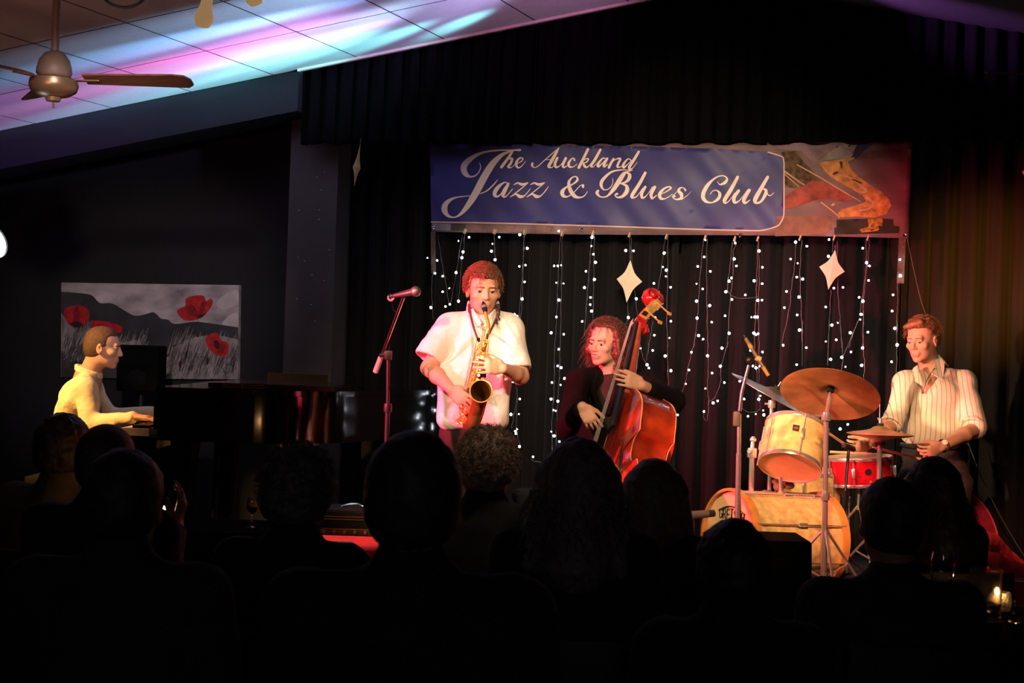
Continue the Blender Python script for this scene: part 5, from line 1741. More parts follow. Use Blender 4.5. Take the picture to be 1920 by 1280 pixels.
# snare
sn, sax_ = drum('snare_drum', 'red sparkle snare drum in front of the drummer', pt(1612, 905, 7.52), pt(1610, 858, 7.52), 0.172, M_redsp, M_chrome, M_head, 8, 0.016, 0.003)
MB().lathe([(0.0, 0.003), (0.016, 0.003), (0.018, 0.0)], pt(1613, 880, 7.52) - _f0 * 0.172, -_f0, 16).build('badge', mat('black_round_badge', (0.02, 0.02, 0.025), 0.3, 0.4), sn, True)
p = pt(1612, 908, 7.52)
MB().tube([p, Vector((p.x, p.y, RISER_Z + 0.35))], 0.011, 10).build('stand_post', M_chrome, sn, True)
for k in range(3):
    a = R(50 + 120 * k)
    d = Vector((math.cos(a), math.sin(a), 0))
    MB().tube([p + Vector((0, 0, -0.02)), p + d * 0.13 + Vector((0, 0, 0.01)), p + d * 0.175 + Vector((0, 0, 0.03))], 0.006, 8).build('basket_arm', M_chrome, sn, True)
    MB().tube([Vector((p.x, p.y, RISER_Z + 0.38)), Vector((p.x, p.y, 0)) + d * 0.27 + Vector((0, 0, RISER_Z + 0.01))], 0.007, 8).build('leg', M_chrome, sn, True)


def cymbal(parent, c, n, r_, m, name='cymbal'):
    pr = [(0.0, 0.020), (0.012, 0.0195), (0.030, 0.016), (0.045, 0.006), (0.055, 0.001), (r_ * 0.5, -0.006), (r_ * 0.8, -0.013), (r_, -0.022), (r_, -0.0232), (r_ * 0.5, -0.0078), (0.053, -0.0005), (0.043, 0.0045), (0.028, 0.0145), (0.0, 0.018)]
    o = MB().lathe(pr, c, n, 56).build(name, m, parent, True)
    MB().lathe([(0.0, 0.034), (0.016, 0.033), (0.018, 0.020), (0.0, 0.019)], c, n, 14).build('felt', M_felt, o, True)
    MB().lathe([(0.0, 0.015), (0.016, 0.014), (0.017, -0.006), (0.0, -0.008)], c, n, 14).build('felt', M_felt, o, True)
    MB().tube([c + n * 0.03, c + n * 0.060], 0.0035, 7).build('wing_screw', M_chrome, o, True)
    return o


def img_dir(dx, dy):
    return (RIGHT * dx - UPV * dy).normalized()


def tripod(parent, foot, hub_h, spread, a0=0.0, m=M_chrome):
    for k in range(3):
        a = a0 + k * 2 * math.pi / 3
        d = Vector((math.cos(a), math.sin(a), 0))
        lg = MB().tube([foot + Vector((0, 0, hub_h)), foot + d * spread + Vector((0, 0, 0.012))], 0.0065, 8).build('leg', m, parent, True)
        MB().tube([foot + Vector((0, 0, hub_h * 0.35)), foot + d * spread * 0.5 + Vector((0, 0, hub_h * 0.52))], 0.005, 6).build('brace', m, lg, True)
        MB().ball(foot + d * spread + Vector((0, 0, 0.011)), 0.011, 8).build('rubber_foot', M_rubber, lg, True)


# ride cymbal: large, tipped away, its underside to the hall
rc = pt(1557, 732, 6.74)
mi = img_dir(0.28, -0.96)
rn = (mi * 0.868 + FWD * 0.497).normalized()
base = pt(1547, 1000, 6.57); base.z = RISER_Z
ride = empty('ride_cymbal', 'large patinated ride cymbal tipped over on a chrome tripod stand', 'cymbal', base)
cymbal(ride, rc, rn, 0.234, M_cym)
post_top = pt(1549, 780, 6.57)
MB().tube([rc - rn * 0.01, rc - rn * 0.05, post_top], [0.006, 0.011, 0.011], 10).build('tilter', M_chrome, ride, True)
MB().tube([post_top, base + Vector((0, 0, 0.30))], 0.0115, 12).build('upper_pipe', M_chrome, ride, True)
MB().tube([post_top.lerp(base, 0.42), base + Vector((0, 0, 0.06))], 0.0145, 12).build('lower_pipe', M_chrome, ride, True)
for t, s_ in ((0.0, 0.020), (0.42, 0.021)):
    q = post_top.lerp(base, t)
    cl = MB().lathe([(0.0, 0.02), (s_, 0.018), (s_ * 1.1, 0.0), (s_, -0.02), (0.0, -0.022)], q, (0, 0, 1), 14).build('clamp', M_chrome, ride, True)
    MB().tube([q, q - RIGHT * 0.05 - FWD * 0.01], [0.005, 0.007], 8).build('wing_nut', M_chrome, cl, True)
tripod(ride, base, 0.36, 0.30, R(45))
# crash: seen almost edge-on
cc = pt(1453, 735, 7.22)
mi = img_dir(0.48, -0.877)
cn = (mi * 0.990 - FWD * 0.10).normalized()
cb = pt(1441, 946, 7.03)
crash = empty('crash_cymbal', 'thin crash cymbal seen edge-on, on a post from the bass drum', 'cymbal', cb)
cymbal(crash, cc, cn, 0.237, M_cym2)
MB().tube([cc - cn * 0.0, pt(1449, 752, 7.18), pt(1447, 760, 7.045)], [0.006, 0.009, 0.009], 10).build('tilter', M_chrome, crash, True)
MB().tube([pt(1447, 750, 7.045), cb + Vector((0, 0, 0.0))], 0.010, 10).build('post', M_chrome, crash, True)
q = pt(1447, 757, 7.045)
cl = MB().lathe([(0.0, 0.02), (0.018, 0.018), (0.02, 0.0), (0.018, -0.02), (0.0, -0.022)], q, (0, 0, 1), 12).build('clamp', M_chrome, crash, True)
MB().tube([q, q - RIGHT * 0.035], [0.005, 0.006], 8).build('wing_nut', M_chrome, cl, True)
# spare tom post with wing-bolt clamp left of the rack tom
q0, q1 = pt(1408, 932, 6.93), pt(1410, 845, 6.93)
spm = empty('tom_holder', 'chrome tom holder post rising from the bass drum', 'stand', q0)
MB().tube([q0 - Vector((0, 0, 0.0)), q1], 0.013, 10).build('post', M_chrome, spm, True)
MB().box(q1 + Vector((0, 0, -0.01)), (0.045, 0.04, 0.05), rkey, 0.01).build('clamp', M_chrome, spm, True)
MB().tube([q1, pt(1412, 818, 6.93)], [0.011, 0.008], 8).build('arm', M_chrome, spm, True)
MB().ball(pt(1412, 824, 6.93), 0.017, 12, (1, 1, 0.8)).build('ratchet', M_chrome, spm, True)
MB().tube([q1, q1 - RIGHT * 0.02 - FWD * 0.03], [0.006, 0.009], 8).build('wing_nut', M_chrome, spm, True)
# hi-hat
hb = pt(1648, 960, 7.28); hb.z = RISER_Z
hh_ = empty('hi_hat', 'closed pair of hi-hat cymbals on a slim chrome stand', 'cymbal', hb)
hc = pt(1650, 814, 7.28)
hn = (UPV + RIGHT * 0.045 + FWD * 0.035).normalized()
cymbal(hh_, hc + hn * 0.0235, hn, 0.168, M_cym, 'upper_cymbal')
cymbal(hh_, hc - hn * 0.0235, -hn, 0.168, M_cym, 'lower_cymbal')
MB().tube([hc - hn * 0.02, pt(1650, 742, 7.28)], 0.0038, 8).build('pull_rod', M_steel, hh_, True)
MB().lathe([(0.0, 0.0), (0.014, 0.0), (0.014, 0.014), (0.009, 0.018), (0.009, 0.05), (0.0, 0.055)], hc + hn * 0.03, hn, 12).build('clutch', M_chrome, hh_, True)
MB().tube([pt(1650, 790, 7.28), pt(1646, 783, 7.28)], 0.005, 8).build('clutch_screw', M_chrome, hh_, True)
MB().lathe([(0.0, 0.0), (0.024, 0.0), (0.028, 0.018), (0.0, 0.02)], hc - hn * 0.055, hn, 14).build('seat_cup', M_felt, hh_, True)
MB().tube([hc - hn * 0.04, Vector((hb.x, hb.y, hb.z + 0.05))], 0.0125, 10).build('pipe', M_chrome, hh_, True)
tripod(hh_, hb, 0.30, 0.26, R(30))

# a stick lying on the snare
a, b = pt(1556, 847, 7.46), pt(1636, 850, 7.44)
tag(MB().tube([a, a.lerp(b, 0.9), b], [0.0070, 0.0066, 0.003], 8).build('drumstick', M_stick, None, True), 'spare drumstick lying across the red snare drum', 'drumstick', 'drumsticks')

# ------------------------------------------------------------------ microphones
def mic_body(parent, a, b, m, grille, r0=0.011, r1=0.018, ball_=True, nm='microphone'):
    ax = (b - a).normalized()
    L = (b - a).length
    o = MB().lathe([(0.0, 0.0), (r0 * 0.9, 0.0), (r0, 0.01), (r1 * 0.95, L * 0.72), (r1, L * 0.74), (r1, L * 0.76), (0.0, L * 0.76)], a, ax, 18).build(nm, m, parent, True)
    if ball_:
        MB().ball(a + ax * (L * 0.88), r1 * 1.35, 16).build('grille', grille, o, True)
    else:
        MB().lathe([(0.0, L * 0.76), (r1 * 0.9, L * 0.76), (r1 * 0.9, L), (0.0, L)], a, ax, 16).build('grille', grille, o, True)
    return o


M_mic = mat('dark_grey_mic_body', (0.05, 0.045, 0.045), 0.4, 0.4, noise=0.1)
M_grille = mat('steel_mesh_grille', (0.16, 0.14, 0.14), 0.45, 0.8, noise=0.5, nscale=400)
M_champ = mat('dark_bronze_mic_tube', (0.17, 0.12, 0.085), 0.32, 0.6, noise=0.1)
mbs = pt(724, 900, 6.55); mbs.z = STAGE_Z
ms = empty('microphone_stand', 'boom stand with a vocal microphone between the piano and the saxophone player', 'microphone stand', mbs)
piv = pt(728, 666, 6.55)
MB().tube([mbs + Vector((0, 0, 0.02)), pt(727, 760, 6.55)], 0.0115, 12).build('lower_pipe', M_black, ms, True)
MB().tube([pt(727, 765, 6.55), piv], 0.0085, 12).build('upper_pipe', M_black, ms, True)
MB().lathe([(0.0, 0.02), (0.018, 0.018), (0.02, 0.0), (0.018, -0.02), (0.0, -0.022)], pt(727, 764, 6.55), (0, 0, 1), 14).build('height_clutch', M_black, ms, True)
MB().box(piv, (0.034, 0.03, 0.045), rkey, 0.008).build('pivot_clamp', M_black, ms, True)
MB().tube([piv, piv - RIGHT * 0.04], [0.006, 0.009], 8).build('pivot_knob', M_black, ms, True)
boom0, boom1 = pt(706, 692, 6.60), pt(756, 558, 6.46)
MB().tube([boom0, boom1], 0.0075, 10).build('boom_arm', M_steel, ms, True)
MB().tube([boom0 - (boom1 - boom0).normalized() * 0.015, boom0 + (boom1 - boom0).normalized() * 0.065], 0.013, 12).build('counterweight', mat('pale_counterweight', (0.42, 0.36, 0.30), 0.5), ms, True)
mc = MB().tube([boom1, pt(757, 551, 6.455)], [0.009, 0.016], 10).build('mic_clip', M_black, ms, True)
mic_body(ms, pt(738, 555, 6.46), pt(785, 545, 6.43), M_mic, M_grille)
MB().tube([pt(729, 556, 6.46), pt(738, 555, 6.46)], 0.010, 12).build('plug', M_steel, ms, True)
MB().tube([pt(733 + 5 * math.cos(a), 558 + 5 * math.sin(a), 6.46) for a in [2 * math.pi * i / 14 for i in range(14)]], 0.0045, 6, closed=True).build('cable_tie', mat('rose_tape', (0.70, 0.30, 0.34), 0.6), ms, True)
MB().tube(bez([pt(735, 560, 6.47), pt(738, 580, 6.5), pt(745, 592, 6.50), pt(734, 628, 6.55), pt(727, 690, 6.56), pt(731, 720, 6.54), pt(723, 800, 6.56), mbs + Vector((0.03, 0, 0.03))], 6), 0.0034, 6).build('cable', M_rubber, ms, True)
tripod(ms, mbs, 0.22, 0.26, R(10), M_black)
# drum overhead microphone
ob = pt(1384, 1010, 6.60); ob.z = STAGE_Z
om = empty('overhead_microphone_stand', 'microphone stand reaching over the drums with a slim pencil microphone', 'microphone stand', ob)
MB().tube([ob + Vector((0, 0, 0.02)), pt(1385, 850, 6.6)], 0.0125, 12).build('lower_pipe', M_chrome, om, True)
MB().tube([pt(1385, 860, 6.6), pt(1386, 775, 6.6)], 0.0095, 12).build('upper_pipe', M_chrome, om, True)
MB().box(pt(1381, 785, 6.6), (0.032, 0.034, 0.070), rkey, 0.010).build('boom_clutch', mat('grey_brown_clutch', (0.11, 0.08, 0.06), 0.5), om, True)
MB().tube([pt(1387, 770, 6.6), pt(1391, 735, 6.59), pt(1404, 684, 6.57)], [0.009, 0.009, 0.007], 10).build('boom_arm', mat('violet_sheen_steel', (0.52, 0.44, 0.62), 0.3, 0.9), om, True)
MB().ball(pt(1405, 675, 6.57), 0.016, 12).build('swivel', M_black, om, True)
mic_body(om, pt(1398, 634, 6.55), pt(1441, 704, 6.53), M_champ, M_golddark, 0.0095, 0.0105, False)
MB().tube([pt(1405, 645, 6.548), pt(1409, 652, 6.546)], 0.0112, 12).build('gold_band', M_gold, om, True)
MB().tube([pt(1399.5, 636, 6.55), pt(1394, 628, 6.55)], [0.008, 0.006], 10).build('plug', M_steel, om, True)
MB().tube([pt(1417, 670, 6.54), pt(1426, 674, 6.54)], 0.013, 10).build('mic_clip', mat('amber_clip', (0.55, 0.30, 0.12), 0.5), om, True)
MB().tube(bez([pt(1393, 629, 6.55), pt(1390, 645, 6.56), pt(1398, 672, 6.57), pt(1402, 690, 6.58), pt(1390, 760, 6.60), pt(1380, 800, 6.61), pt(1387, 900, 6.6), ob + Vector((0.03, 0.0, 0.03))], 6), 0.0032, 6).build('cable', M_rubber, om, True)
tripod(om, ob, 0.22, 0.30, R(50), M_black)
# low bass-drum microphone, lying horizontally
kb = pt(1302, 1010, 6.55); kb.z = STAGE_Z
km = empty('kick_microphone_stand', 'short stand with a fat microphone aimed at the bass drum', 'microphone stand', kb)
mic_body(km, pt(1288, 966, 6.55), pt(1338, 962, 6.62), mat('olive_grey_mic', (0.20, 0.17, 0.12), 0.4, 0.5), M_mic, 0.018, 0.019, False)
MB().tube([pt(1298, 972, 6.55), kb + Vector((0, 0, 0.02))], 0.010, 10).build('post', M_black, km, True)
MB().lathe([(0.0, 0.0), (0.13, 0.0), (0.13, 0.012), (0.02, 0.03), (0.0, 0.03)], kb, (0, 0, 1), 20).build('base', M_black, km, True)
# snare microphone on a black stand
nb_ = pt(1582, 1005, 7.10); nb_.z = RISER_Z
nm_ = empty('snare_microphone_stand', 'black stand with a small microphone over the red snare drum', 'microphone stand', nb_)
MB().tube([pt(1591, 845, 7.20), pt(1584, 935, 7.12)], 0.0075, 10).build('boom_arm', M_black, nm_, True)
MB().tube([pt(1583, 920, 7.11), nb_ + Vector((0, 0, 0.02))], 0.0125, 10).build('post', M_black, nm_, True)
MB().tube([pt(1583, 925, 7.11), pt(1582, 948, 7.11)], 0.020, 12).build('clutch', M_black, nm_, True)
mic_body(nm_, pt(1582, 834, 7.16), pt(1600, 842, 7.26), M_mic, M_black, 0.014, 0.016, False)
tripod(nm_, nb_, 0.18, 0.20, R(20), M_black)

# crumpled brown cloth glimpsed under the rack tom, resting on the mount
bb_ = pt(1468, 905, 6.98)
S = Sculpt()
rq = random.Random(4)
for i in range(11):
    S.ell(bb_ + RIGHT * rq.uniform(-0.045, 0.045) + UPV * rq.uniform(-0.024, 0.026) + FWD * rq.uniform(-0.02, 0.02), (rq.uniform(0.010, 0.022), rq.uniform(0.010, 0.016), rq.uniform(0.010, 0.020)), None, 0.006)
sculpt_obj('damper', [(S, 0.004)], mat('crumpled_brown_cloth', (0.20, 0.10, 0.05), 0.9, noise=0.3), tm_)

# ------------------------------------------------------------------ floor monitor, amplifier, case
mo = on_z(1458, 1080, STAGE_Z)
mo = pt(1457, 1095, 6.25); mo.z = STAGE_Z
mon = empty('floor_monitor', 'black floor monitor loudspeaker standing before the bass drum', 'speaker', mo)
w2 = 48 / 2667 * 6.25
zt = pt(1457, 1005, 6.25).z
MB().prism([(-w2, 0.0), (w2 * 1.12, 0.0), (w2, zt - mo.z - 0.01), (w2 * 0.94, zt - mo.z), (-w2, zt - mo.z)], _r0, (0, 0, 1), mo - _f0 * 0.16, _f0, 0.32).build('cabinet', mat('speaker_black', (0.010, 0.010, 0.010)), mon)
MB().box(mo + Vector((0, 0, 0.3)) - _f0 * 0.166, (0.16, 0.012, 0.36), rkey, 0.004).build('rear_panel', M_rubber, mon)
ab = pt(652, 1000, 6.98); ab.z = STAGE_Z
amp = empty('amplifier', 'dark combo amplifier with gold trim and copper control row behind the red table', 'amplifier', ab)
za = pt(652, 950, 6.98).z
ah = za - ab.z
MB().box((ab.x, ab.y, ab.z + ah / 2), (0.46, 0.26, ah), rkey, 0.012).build('cabinet', mat('tolex_dark_green', (0.030, 0.022, 0.012), 0.6, noise=0.2, bump=0.2, bscale=300), amp)
fr_ = Vector((ab.x, ab.y, 0)) - _f0 * 0.134
for z_, n_ in ((pt(652, 969, 6.84).z, 'gold_trim'), (pt(652, 974, 6.84).z, 'gold_trim')):
    MB().box((fr_.x, fr_.y, z_), (0.44, 0.008, 0.006), rkey).build(n_, mat('aged_gold_trim', (0.48, 0.32, 0.12), 0.35, 0.7), amp)
zc_ = pt(652, 997, 6.84).z
MB().box((fr_.x, fr_.y, zc_), (0.44, 0.010, 0.030), rkey, 0.002).build('control_panel', mat('copper_panel', (0.42, 0.16, 0.06), 0.35, 0.6), amp)
for i in range(7):
    q = Vector((fr_.x, fr_.y, zc_)) + _r0 * (-0.15 + i * 0.05) - _f0 * 0.006
    MB().lathe([(0.0, 0.012), (0.007, 0.011), (0.009, 0.0), (0.0, 0.0)], q, -_f0, 12).build('knob', mat('cream_knob', (0.72, 0.56, 0.36), 0.4), amp, True)
MB().tube(bez([pt(640, 950, 6.95), pt(655, 945.5, 6.95), pt(672, 945.5, 6.95), pt(684, 951, 6.95)], 5), 0.006, 8).build('handle', M_steel, amp, True)
# round red case leaning behind the drummer
cz0 = pt(1806, 1000, 8.28)
kn = (-FWD * 0.80 + RIGHT * 0.45 + Vector((0, 0, 0.33))).normalized()
cse = empty('cymbal_case', 'round dark red cymbal case leaning beside the drummer', 'case', cz0)
M_case = mat('dark_red_case_cloth', (0.33, 0.018, 0.045), 0.6, noise=0.2, nscale=30)
MB().lathe([(0.0, 0.02), (0.19, 0.018), (0.260, 0.008), (0.272, -0.01), (0.260, -0.035), (0.0, -0.045)], cz0, kn, 44).build('shell', M_case, cse, True)
MB().tube([cz0 + rot_from(RIGHT, kn) @ Vector((math.cos(a) * 0.266, math.sin(a) * 0.266, 0.010)) for a in [2 * math.pi * i / 44 for i in range(44)]], 0.006, 6, closed=True).build('piping', mat('rose_piping', (0.50, 0.05, 0.09), 0.5), cse, True)
MB().tube(bez([cz0 + rot_from(RIGHT, kn) @ Vector(v) for v in ((-0.13, -0.03, 0.02), (-0.16, 0.07, 0.04), (-0.08, 0.10, 0.035), (-0.06, 0.02, 0.02))], 5), 0.012, 8).build('strap', M_case, cse, True)
# ------------------------------------------------------------------ people
M_skin = mat('skin', (0.7, 0.45, 0.33), 0.55, noise=0.06, nscale=30, attr=True, spec=0.35)
M_eyew = mat('eye_white', (0.42, 0.38, 0.35), 0.2, noise=0.0)
M_iris = mat('dark_iris', (0.035, 0.02, 0.014), 0.15, noise=0.0)
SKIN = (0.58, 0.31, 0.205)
LIP = (0.42, 0.15, 0.125)


class Head:
    def __init__(self, c, yaw_deg, pitch_deg=0.0, roll_deg=0.0, scale=1.0, facing=None):
        """yaw: degrees the face turns to image-right, from looking straight at the camera"""
        a, p = R(yaw_deg), R(pitch_deg)
        f = (-_f0 * math.cos(a) + _r0 * math.sin(a)) if facing is None else Vector(facing).normalized()
        f = (f * math.cos(p) - Vector((0, 0, 1)) * math.sin(p)).normalized()
        side = f.cross(Vector((0, 0, 1))).normalized()
        up = side.cross(f).normalized()
        q = Matrix.Rotation(R(roll_deg), 3, f)
        side, up = q @ side, q @ up
        self.f, self.s, self.u, self.c, self.k = f, side, up, Vector(c), scale
        self.rot = Matrix((side, f, up)).transposed()

    def P(self, x, y, z):
        return self.c + (self.s * x + self.f * y + self.u * z) * self.k

    def R3(self, rx=0, ry=0, rz=0):
        return self.rot @ Euler((R(rx), R(ry), R(rz))).to_matrix()


def add_head(S, H, skin=SKIN, lip=LIP, mouth=0.0, beard=None):
    k = H.k
    P = H.P
    E = lambda c, r, kk=0.012, col=skin, sub=False, rot=None: S.ell(P(*c), [v * k for v in r], rot or H.rot, kk, col, sub)
    C = lambda a, b, ra, rb, kk=0.01, col=skin, sub=False: S.cone(P(*a), P(*b), ra * k, rb * k, kk, col, sub)
    E((0, -0.016, 0.030), (0.076, 0.096, 0.086))
    E((0, 0.020, -0.030), (0.062, 0.068, 0.074), 0.02)
    E((0, 0.026, -0.074), (0.050, 0.050, 0.036), 0.02)
    C((-0.040, 0.000, -0.066), (-0.012, 0.062, -0.100), 0.016, 0.013, 0.02)
    C((0.040, 0.000, -0.066), (0.012, 0.062, -0.100), 0.016, 0.013, 0.02)
    E((0, 0.068, -0.098), (0.020, 0.017, 0.017), 0.012)
    C((-0.036, 0.073, 0.022), (0.036, 0.073, 0.022), 0.011, 0.011, 0.012)
    for s in (-1, 1):
        E((s * 0.044, 0.056, -0.024), (0.022, 0.022, 0.018), 0.016)
        E((s * 0.031, 0.094, 0.001), (0.0165, 0.016, 0.0115), 0.006, None, True)
        E((s * 0.031, 0.0725, 0.0070), (0.0175, 0.0138, 0.0066), 0.004)     # upper lid
        E((s * 0.031, 0.0715, -0.0125), (0.0155, 0.0115, 0.0050), 0.005)    # lower lid
        E((s * 0.077, -0.010, -0.010), (0.009, 0.020, 0.032), 0.005, (skin[0], skin[1] * 0.86, skin[2] * 0.84), False, H.R3(12, 0, -s * 22))
        E((s * 0.085, -0.002, -0.006), (0.007, 0.009, 0.014), 0.004, None, True, H.R3(12, 0, -s * 22))
    C((0, 0.082, 0.014), (0, 0.101, -0.026), 0.0075, 0.0105, 0.010)
    E((0, 0.100, -0.031), (0.0125, 0.0125, 0.010), 0.006)
    for s in (-1, 1):
        E((s * 0.0115, 0.090, -0.035), (0.0085, 0.010, 0.0075), 0.005)
    E((0, 0.080, -0.064), (0.026, 0.014, 0.018), 0.012)
    C((-0.018, 0.085, -0.0655), (0.018, 0.085, -0.0655), 0.0046, 0.0046, 0.004, lip)
    C((-0.015, 0.085, -0.0755), (0.015, 0.085, -0.0755), 0.0052, 0.0052, 0.004, lip)
    C((-0.022, 0.096, -0.0705), (0.022, 0.096, -0.0705), 0.0022, 0.0022, 0.002, None, True)


def neck(S, H, base, r=0.054, skin=SKIN):
    S.cone(H.P(0, -0.030, -0.050), base, r * H.k, r * 1.08, 0.025, skin)


def add_hand(S, w, f, t, n, curl=(0.5, 0.5, 0.55, 0.6), size=1.0, skin=SKIN, thumb=(0.6, 0.7, 0.3), spread=0.06):
    f = Vector(f).normalized()
    t = Vector(t); t = (t - f * t.dot(f)).normalized()
    n0 = Vector(n)
    nn = f.cross(t)
    if nn.dot(n0) < 0: nn = -nn
    n = nn
    k = size
    w = Vector(w)
    rot = Matrix((f, t, n)).transposed()
    S.ell(w + f * 0.048 * k, (0.054 * k, 0.040 * k, 0.0165 * k), rot, 0.012, skin)
    S.cone(w + f * 0.084 * k + t * 0.026 * k, w + f * 0.074 * k - t * 0.030 * k, 0.0125 * k, 0.011 * k, 0.01, skin)
    Ls = (0.072, 0.080, 0.074, 0.058)
    rr = (0.0090, 0.0092, 0.0086, 0.0076)
    for i in range(4):
        b = w + f * (0.086 - 0.004 * abs(i - 1) - 0.003 * (i == 3)) * k + t * (0.030 - 0.0205 * i) * k
        sp = (1.2 - i) * spread
        th = 0.0
        p = b
        c = curl[i]
        for j, fr in enumerate((0.42, 0.32, 0.26)):
            th += c * (0.75, 1.0, 0.75)[j]
            d = (f * math.cos(th) + n * math.sin(th) + t * sp).normalized()
            q = p + d * Ls[i] * fr * k
            S.cone(p, q, rr[i] * k * (1 - 0.10 * j), rr[i] * k * (1 - 0.10 * (j + 1)), 0.004, skin)
            p = q
    b = w + f * 0.022 * k + t * 0.028 * k
    d = (f * thumb[0] + t * thumb[1] + n * thumb[2]).normalized()
    q = b + d * 0.046 * k
    S.cone(b, q, 0.0145 * k, 0.0115 * k, 0.010, skin)
    d2 = (d * 0.8 + f * 0.5 + n * 0.15).normalized()
    q2 = q + d2 * 0.034 * k
    S.cone(q, q2, 0.0112 * k, 0.0098 * k, 0.005, skin)
    S.cone(q2, q2 + (d2 + f * 0.3 + n * 0.2).normalized() * 0.024 * k, 0.0098 * k, 0.0080 * k, 0.004, skin)


def eyes(H, parent, gaze=(0.0, 1.0, -0.10), closed=False):
    g = (H.s * gaze[0] + H.f * gaze[1] + H.u * gaze[2]).normalized()
    for s in (-1, 1):
        c = H.P(s * 0.031, 0.0692, -0.0015)
        e = MB().ball(c, 0.0122 * H.k, 14).build('eye', M_eyew, parent, True)
        MB().lathe([(0.0, 0.0129), (0.004, 0.0126), (0.0072, 0.0112), (0.0078, 0.0095)], c, g, 14).build('iris', M_iris, e, True)


def brows(H, parent, m, thick=0.0040):
    mb = MB()
    for s in (-1, 1):
        P = [H.P(s * 0.012, 0.0885, 0.0180), H.P(s * 0.027, 0.0885, 0.0205), H.P(s * 0.041, 0.0815, 0.0195), H.P(s * 0.052, 0.0700, 0.0140)]
        MB().tube(bez(P, 4), [thick * (0.9 - 0.045 * i) for i in range(13)], 6).build('eyebrow', m, parent, True)


def hair_cap(H, parent, m, th=0.012, line=0.050, back=-0.05, rough=0.0, seed=1, voxel=0.006, extra=None, side=0.0, front=0.0, name='hair', temple=0.030):
    S = Sculpt()
    k = H.k
    r = (0.076 + th * 0.85, 0.096 + th, 0.086 + th)
    S.ell(H.P(0, -0.018, 0.031), [v * k for v in r], H.rot, 0.01)
    S.ell(H.P(0, -0.042, -0.020), [(0.068 + th * 0.7) * k, (0.066 + th) * k, 0.066 * k], H.rot, 0.03)
    if extra: extra(S, H)
    # clear the face, the ears' front and the neck
    S.box(H.P(0, 0.112, line - 0.15), (0.11 * k, 0.085 * k, 0.15 * k), H.rot, 0.02, 0.012, None, True)
    S.box(H.P(0, 0.060, temple - 0.16), (0.12 * k, 0.065 * k, 0.15 * k), H.rot, 0.02, 0.012, None, True)
    if back is not None:
        S.box(H.P(0, -0.04, back - 0.10), (0.12 * k, 0.14 * k, 0.10 * k), H.rot, 0.02, 0.012, None, True)
    V, F = S.mesh(voxel)
    V = smooth_mesh(V, F, 1)
    if rough:
        N = vert_normals(V, F)
        w = vnoise(V, 60, seed) * 0.5 + vnoise(V, 130, seed + 2) * 0.5
        V = V + N * (w * rough)[:, None]
    return mesh_obj(name, V, F, m, parent, smooth=True)


def curls(H, parent, m, n, L, seed, fall=0.4, helix=0.007, tr=0.0028, zmin=-0.45, lift=0.3, off=0.004, turns=2.0, face=(0.30, 0.38), name='curls', cz=0.031, rad=None, outward=0.6):
    rs = np.random.default_rng(seed)
    vs, fs = [], []
    k = H.k
    made = 0
    r0 = rad or (0.080, 0.100, 0.090)
    tries = 0
    while made < n and tries < n * 40:
        tries += 1
        u = rs.normal(size=3); u /= np.linalg.norm(u)
        if u[2] < zmin: continue
        if u[1] > face[0] and u[2] < face[1]: continue
        made += 1
        c = H.P(u[0] * r0[0], -0.018 + u[1] * r0[1], cz + u[2] * r0[2])
        nrm = (H.s * u[0] + H.f * u[1] + H.u * u[2]).normalized()
        tang = Vector(rs.normal(size=3)); tang = (tang - nrm * tang.dot(nrm)).normalized()
        ln = L * rs.uniform(0.6, 1.2) * k
        d0 = (nrm * outward + tang * 0.7).normalized()
        a = d0.orthogonal().normalized(); b = d0.cross(a)
        ph = rs.uniform(0, 6.28); tn = turns * rs.uniform(0.7, 1.3); hx = helix * rs.uniform(0.6, 1.3) * k
        pts = []
        M_ = 9
        for i in range(M_ + 1):
            t = i / M_
            p = c + nrm * off + d0 * ln * t * (1 - 0.25 * fall * t) + Vector((0, 0, -1)) * (fall * ln * t * t) + (a * math.cos(ph + tn * 6.28 * t) + b * math.sin(ph + tn * 6.28 * t)) * hx * min(1, t * 3)
            pts.append(p)
        mb = MB().tube(pts, [tr * k * (1.0 - 0.45 * i / M_) for i in range(M_ + 1)], 5)
        q = len(vs)
        vs += mb.v
        fs += [[x + q for x in f] for f in mb.f]
    o = mesh_obj(name, vs, fs, m, parent, smooth=True)
    o['kind'] = 'stuff'
    return o


def person(label, base, group=None):
    return empty('person', label, 'person', base, group)


def axes_ell(S, c, r, k=0.03, rot=None, col=None, sub=False):
    """ellipsoid whose radii run image-right, forward, up"""
    S.ell(c, r, rot or rkey, k, col, sub)


M_shoe = mat('black_leather_shoe', (0.012, 0.010, 0.010), 0.35)


def shoe(parent, ankle, toe_dir, gz):
    d = Vector((toe_dir.x, toe_dir.y, 0)).normalized()
    S = Sculpt()
    a = Vector((ankle.x, ankle.y, gz))
    S.cone(a + Vector((0, 0, 0.045)) - d * 0.03, a + Vector((0, 0, 0.038)) + d * 0.15, 0.044, 0.036, 0.02)
    S.cone(a + Vector((0, 0, 0.05)), a + Vector((0, 0, 0.11)), 0.044, 0.046, 0.02)
    S.box(a - Vector((0, 0, 0.10)), (0.4, 0.4, 0.10), None, 0.001, 0.002, None, True)
    sculpt_obj('shoe', [(S, 0.010)], M_shoe, parent)


def leaf(name, pts, m, parent, th=0.006):
    """flat cloth flap with pixel corners (x, y, distance)"""
    P_ = PXD(pts)
    nrm = (P_[1] - P_[0]).cross(P_[2] - P_[0]).normalized()
    if nrm.dot(FWD) > 0: nrm = -nrm
    k = len(P_)
    mb = MB(); mb.add([p + nrm * th for p in P_] + P_, [tuple(range(k)), tuple(range(2 * k - 1, k - 1, -1))] + [(i, i + k, (i + 1) % k + k, (i + 1) % k) for i in range(k)])
    return mb.build(name, m, parent)


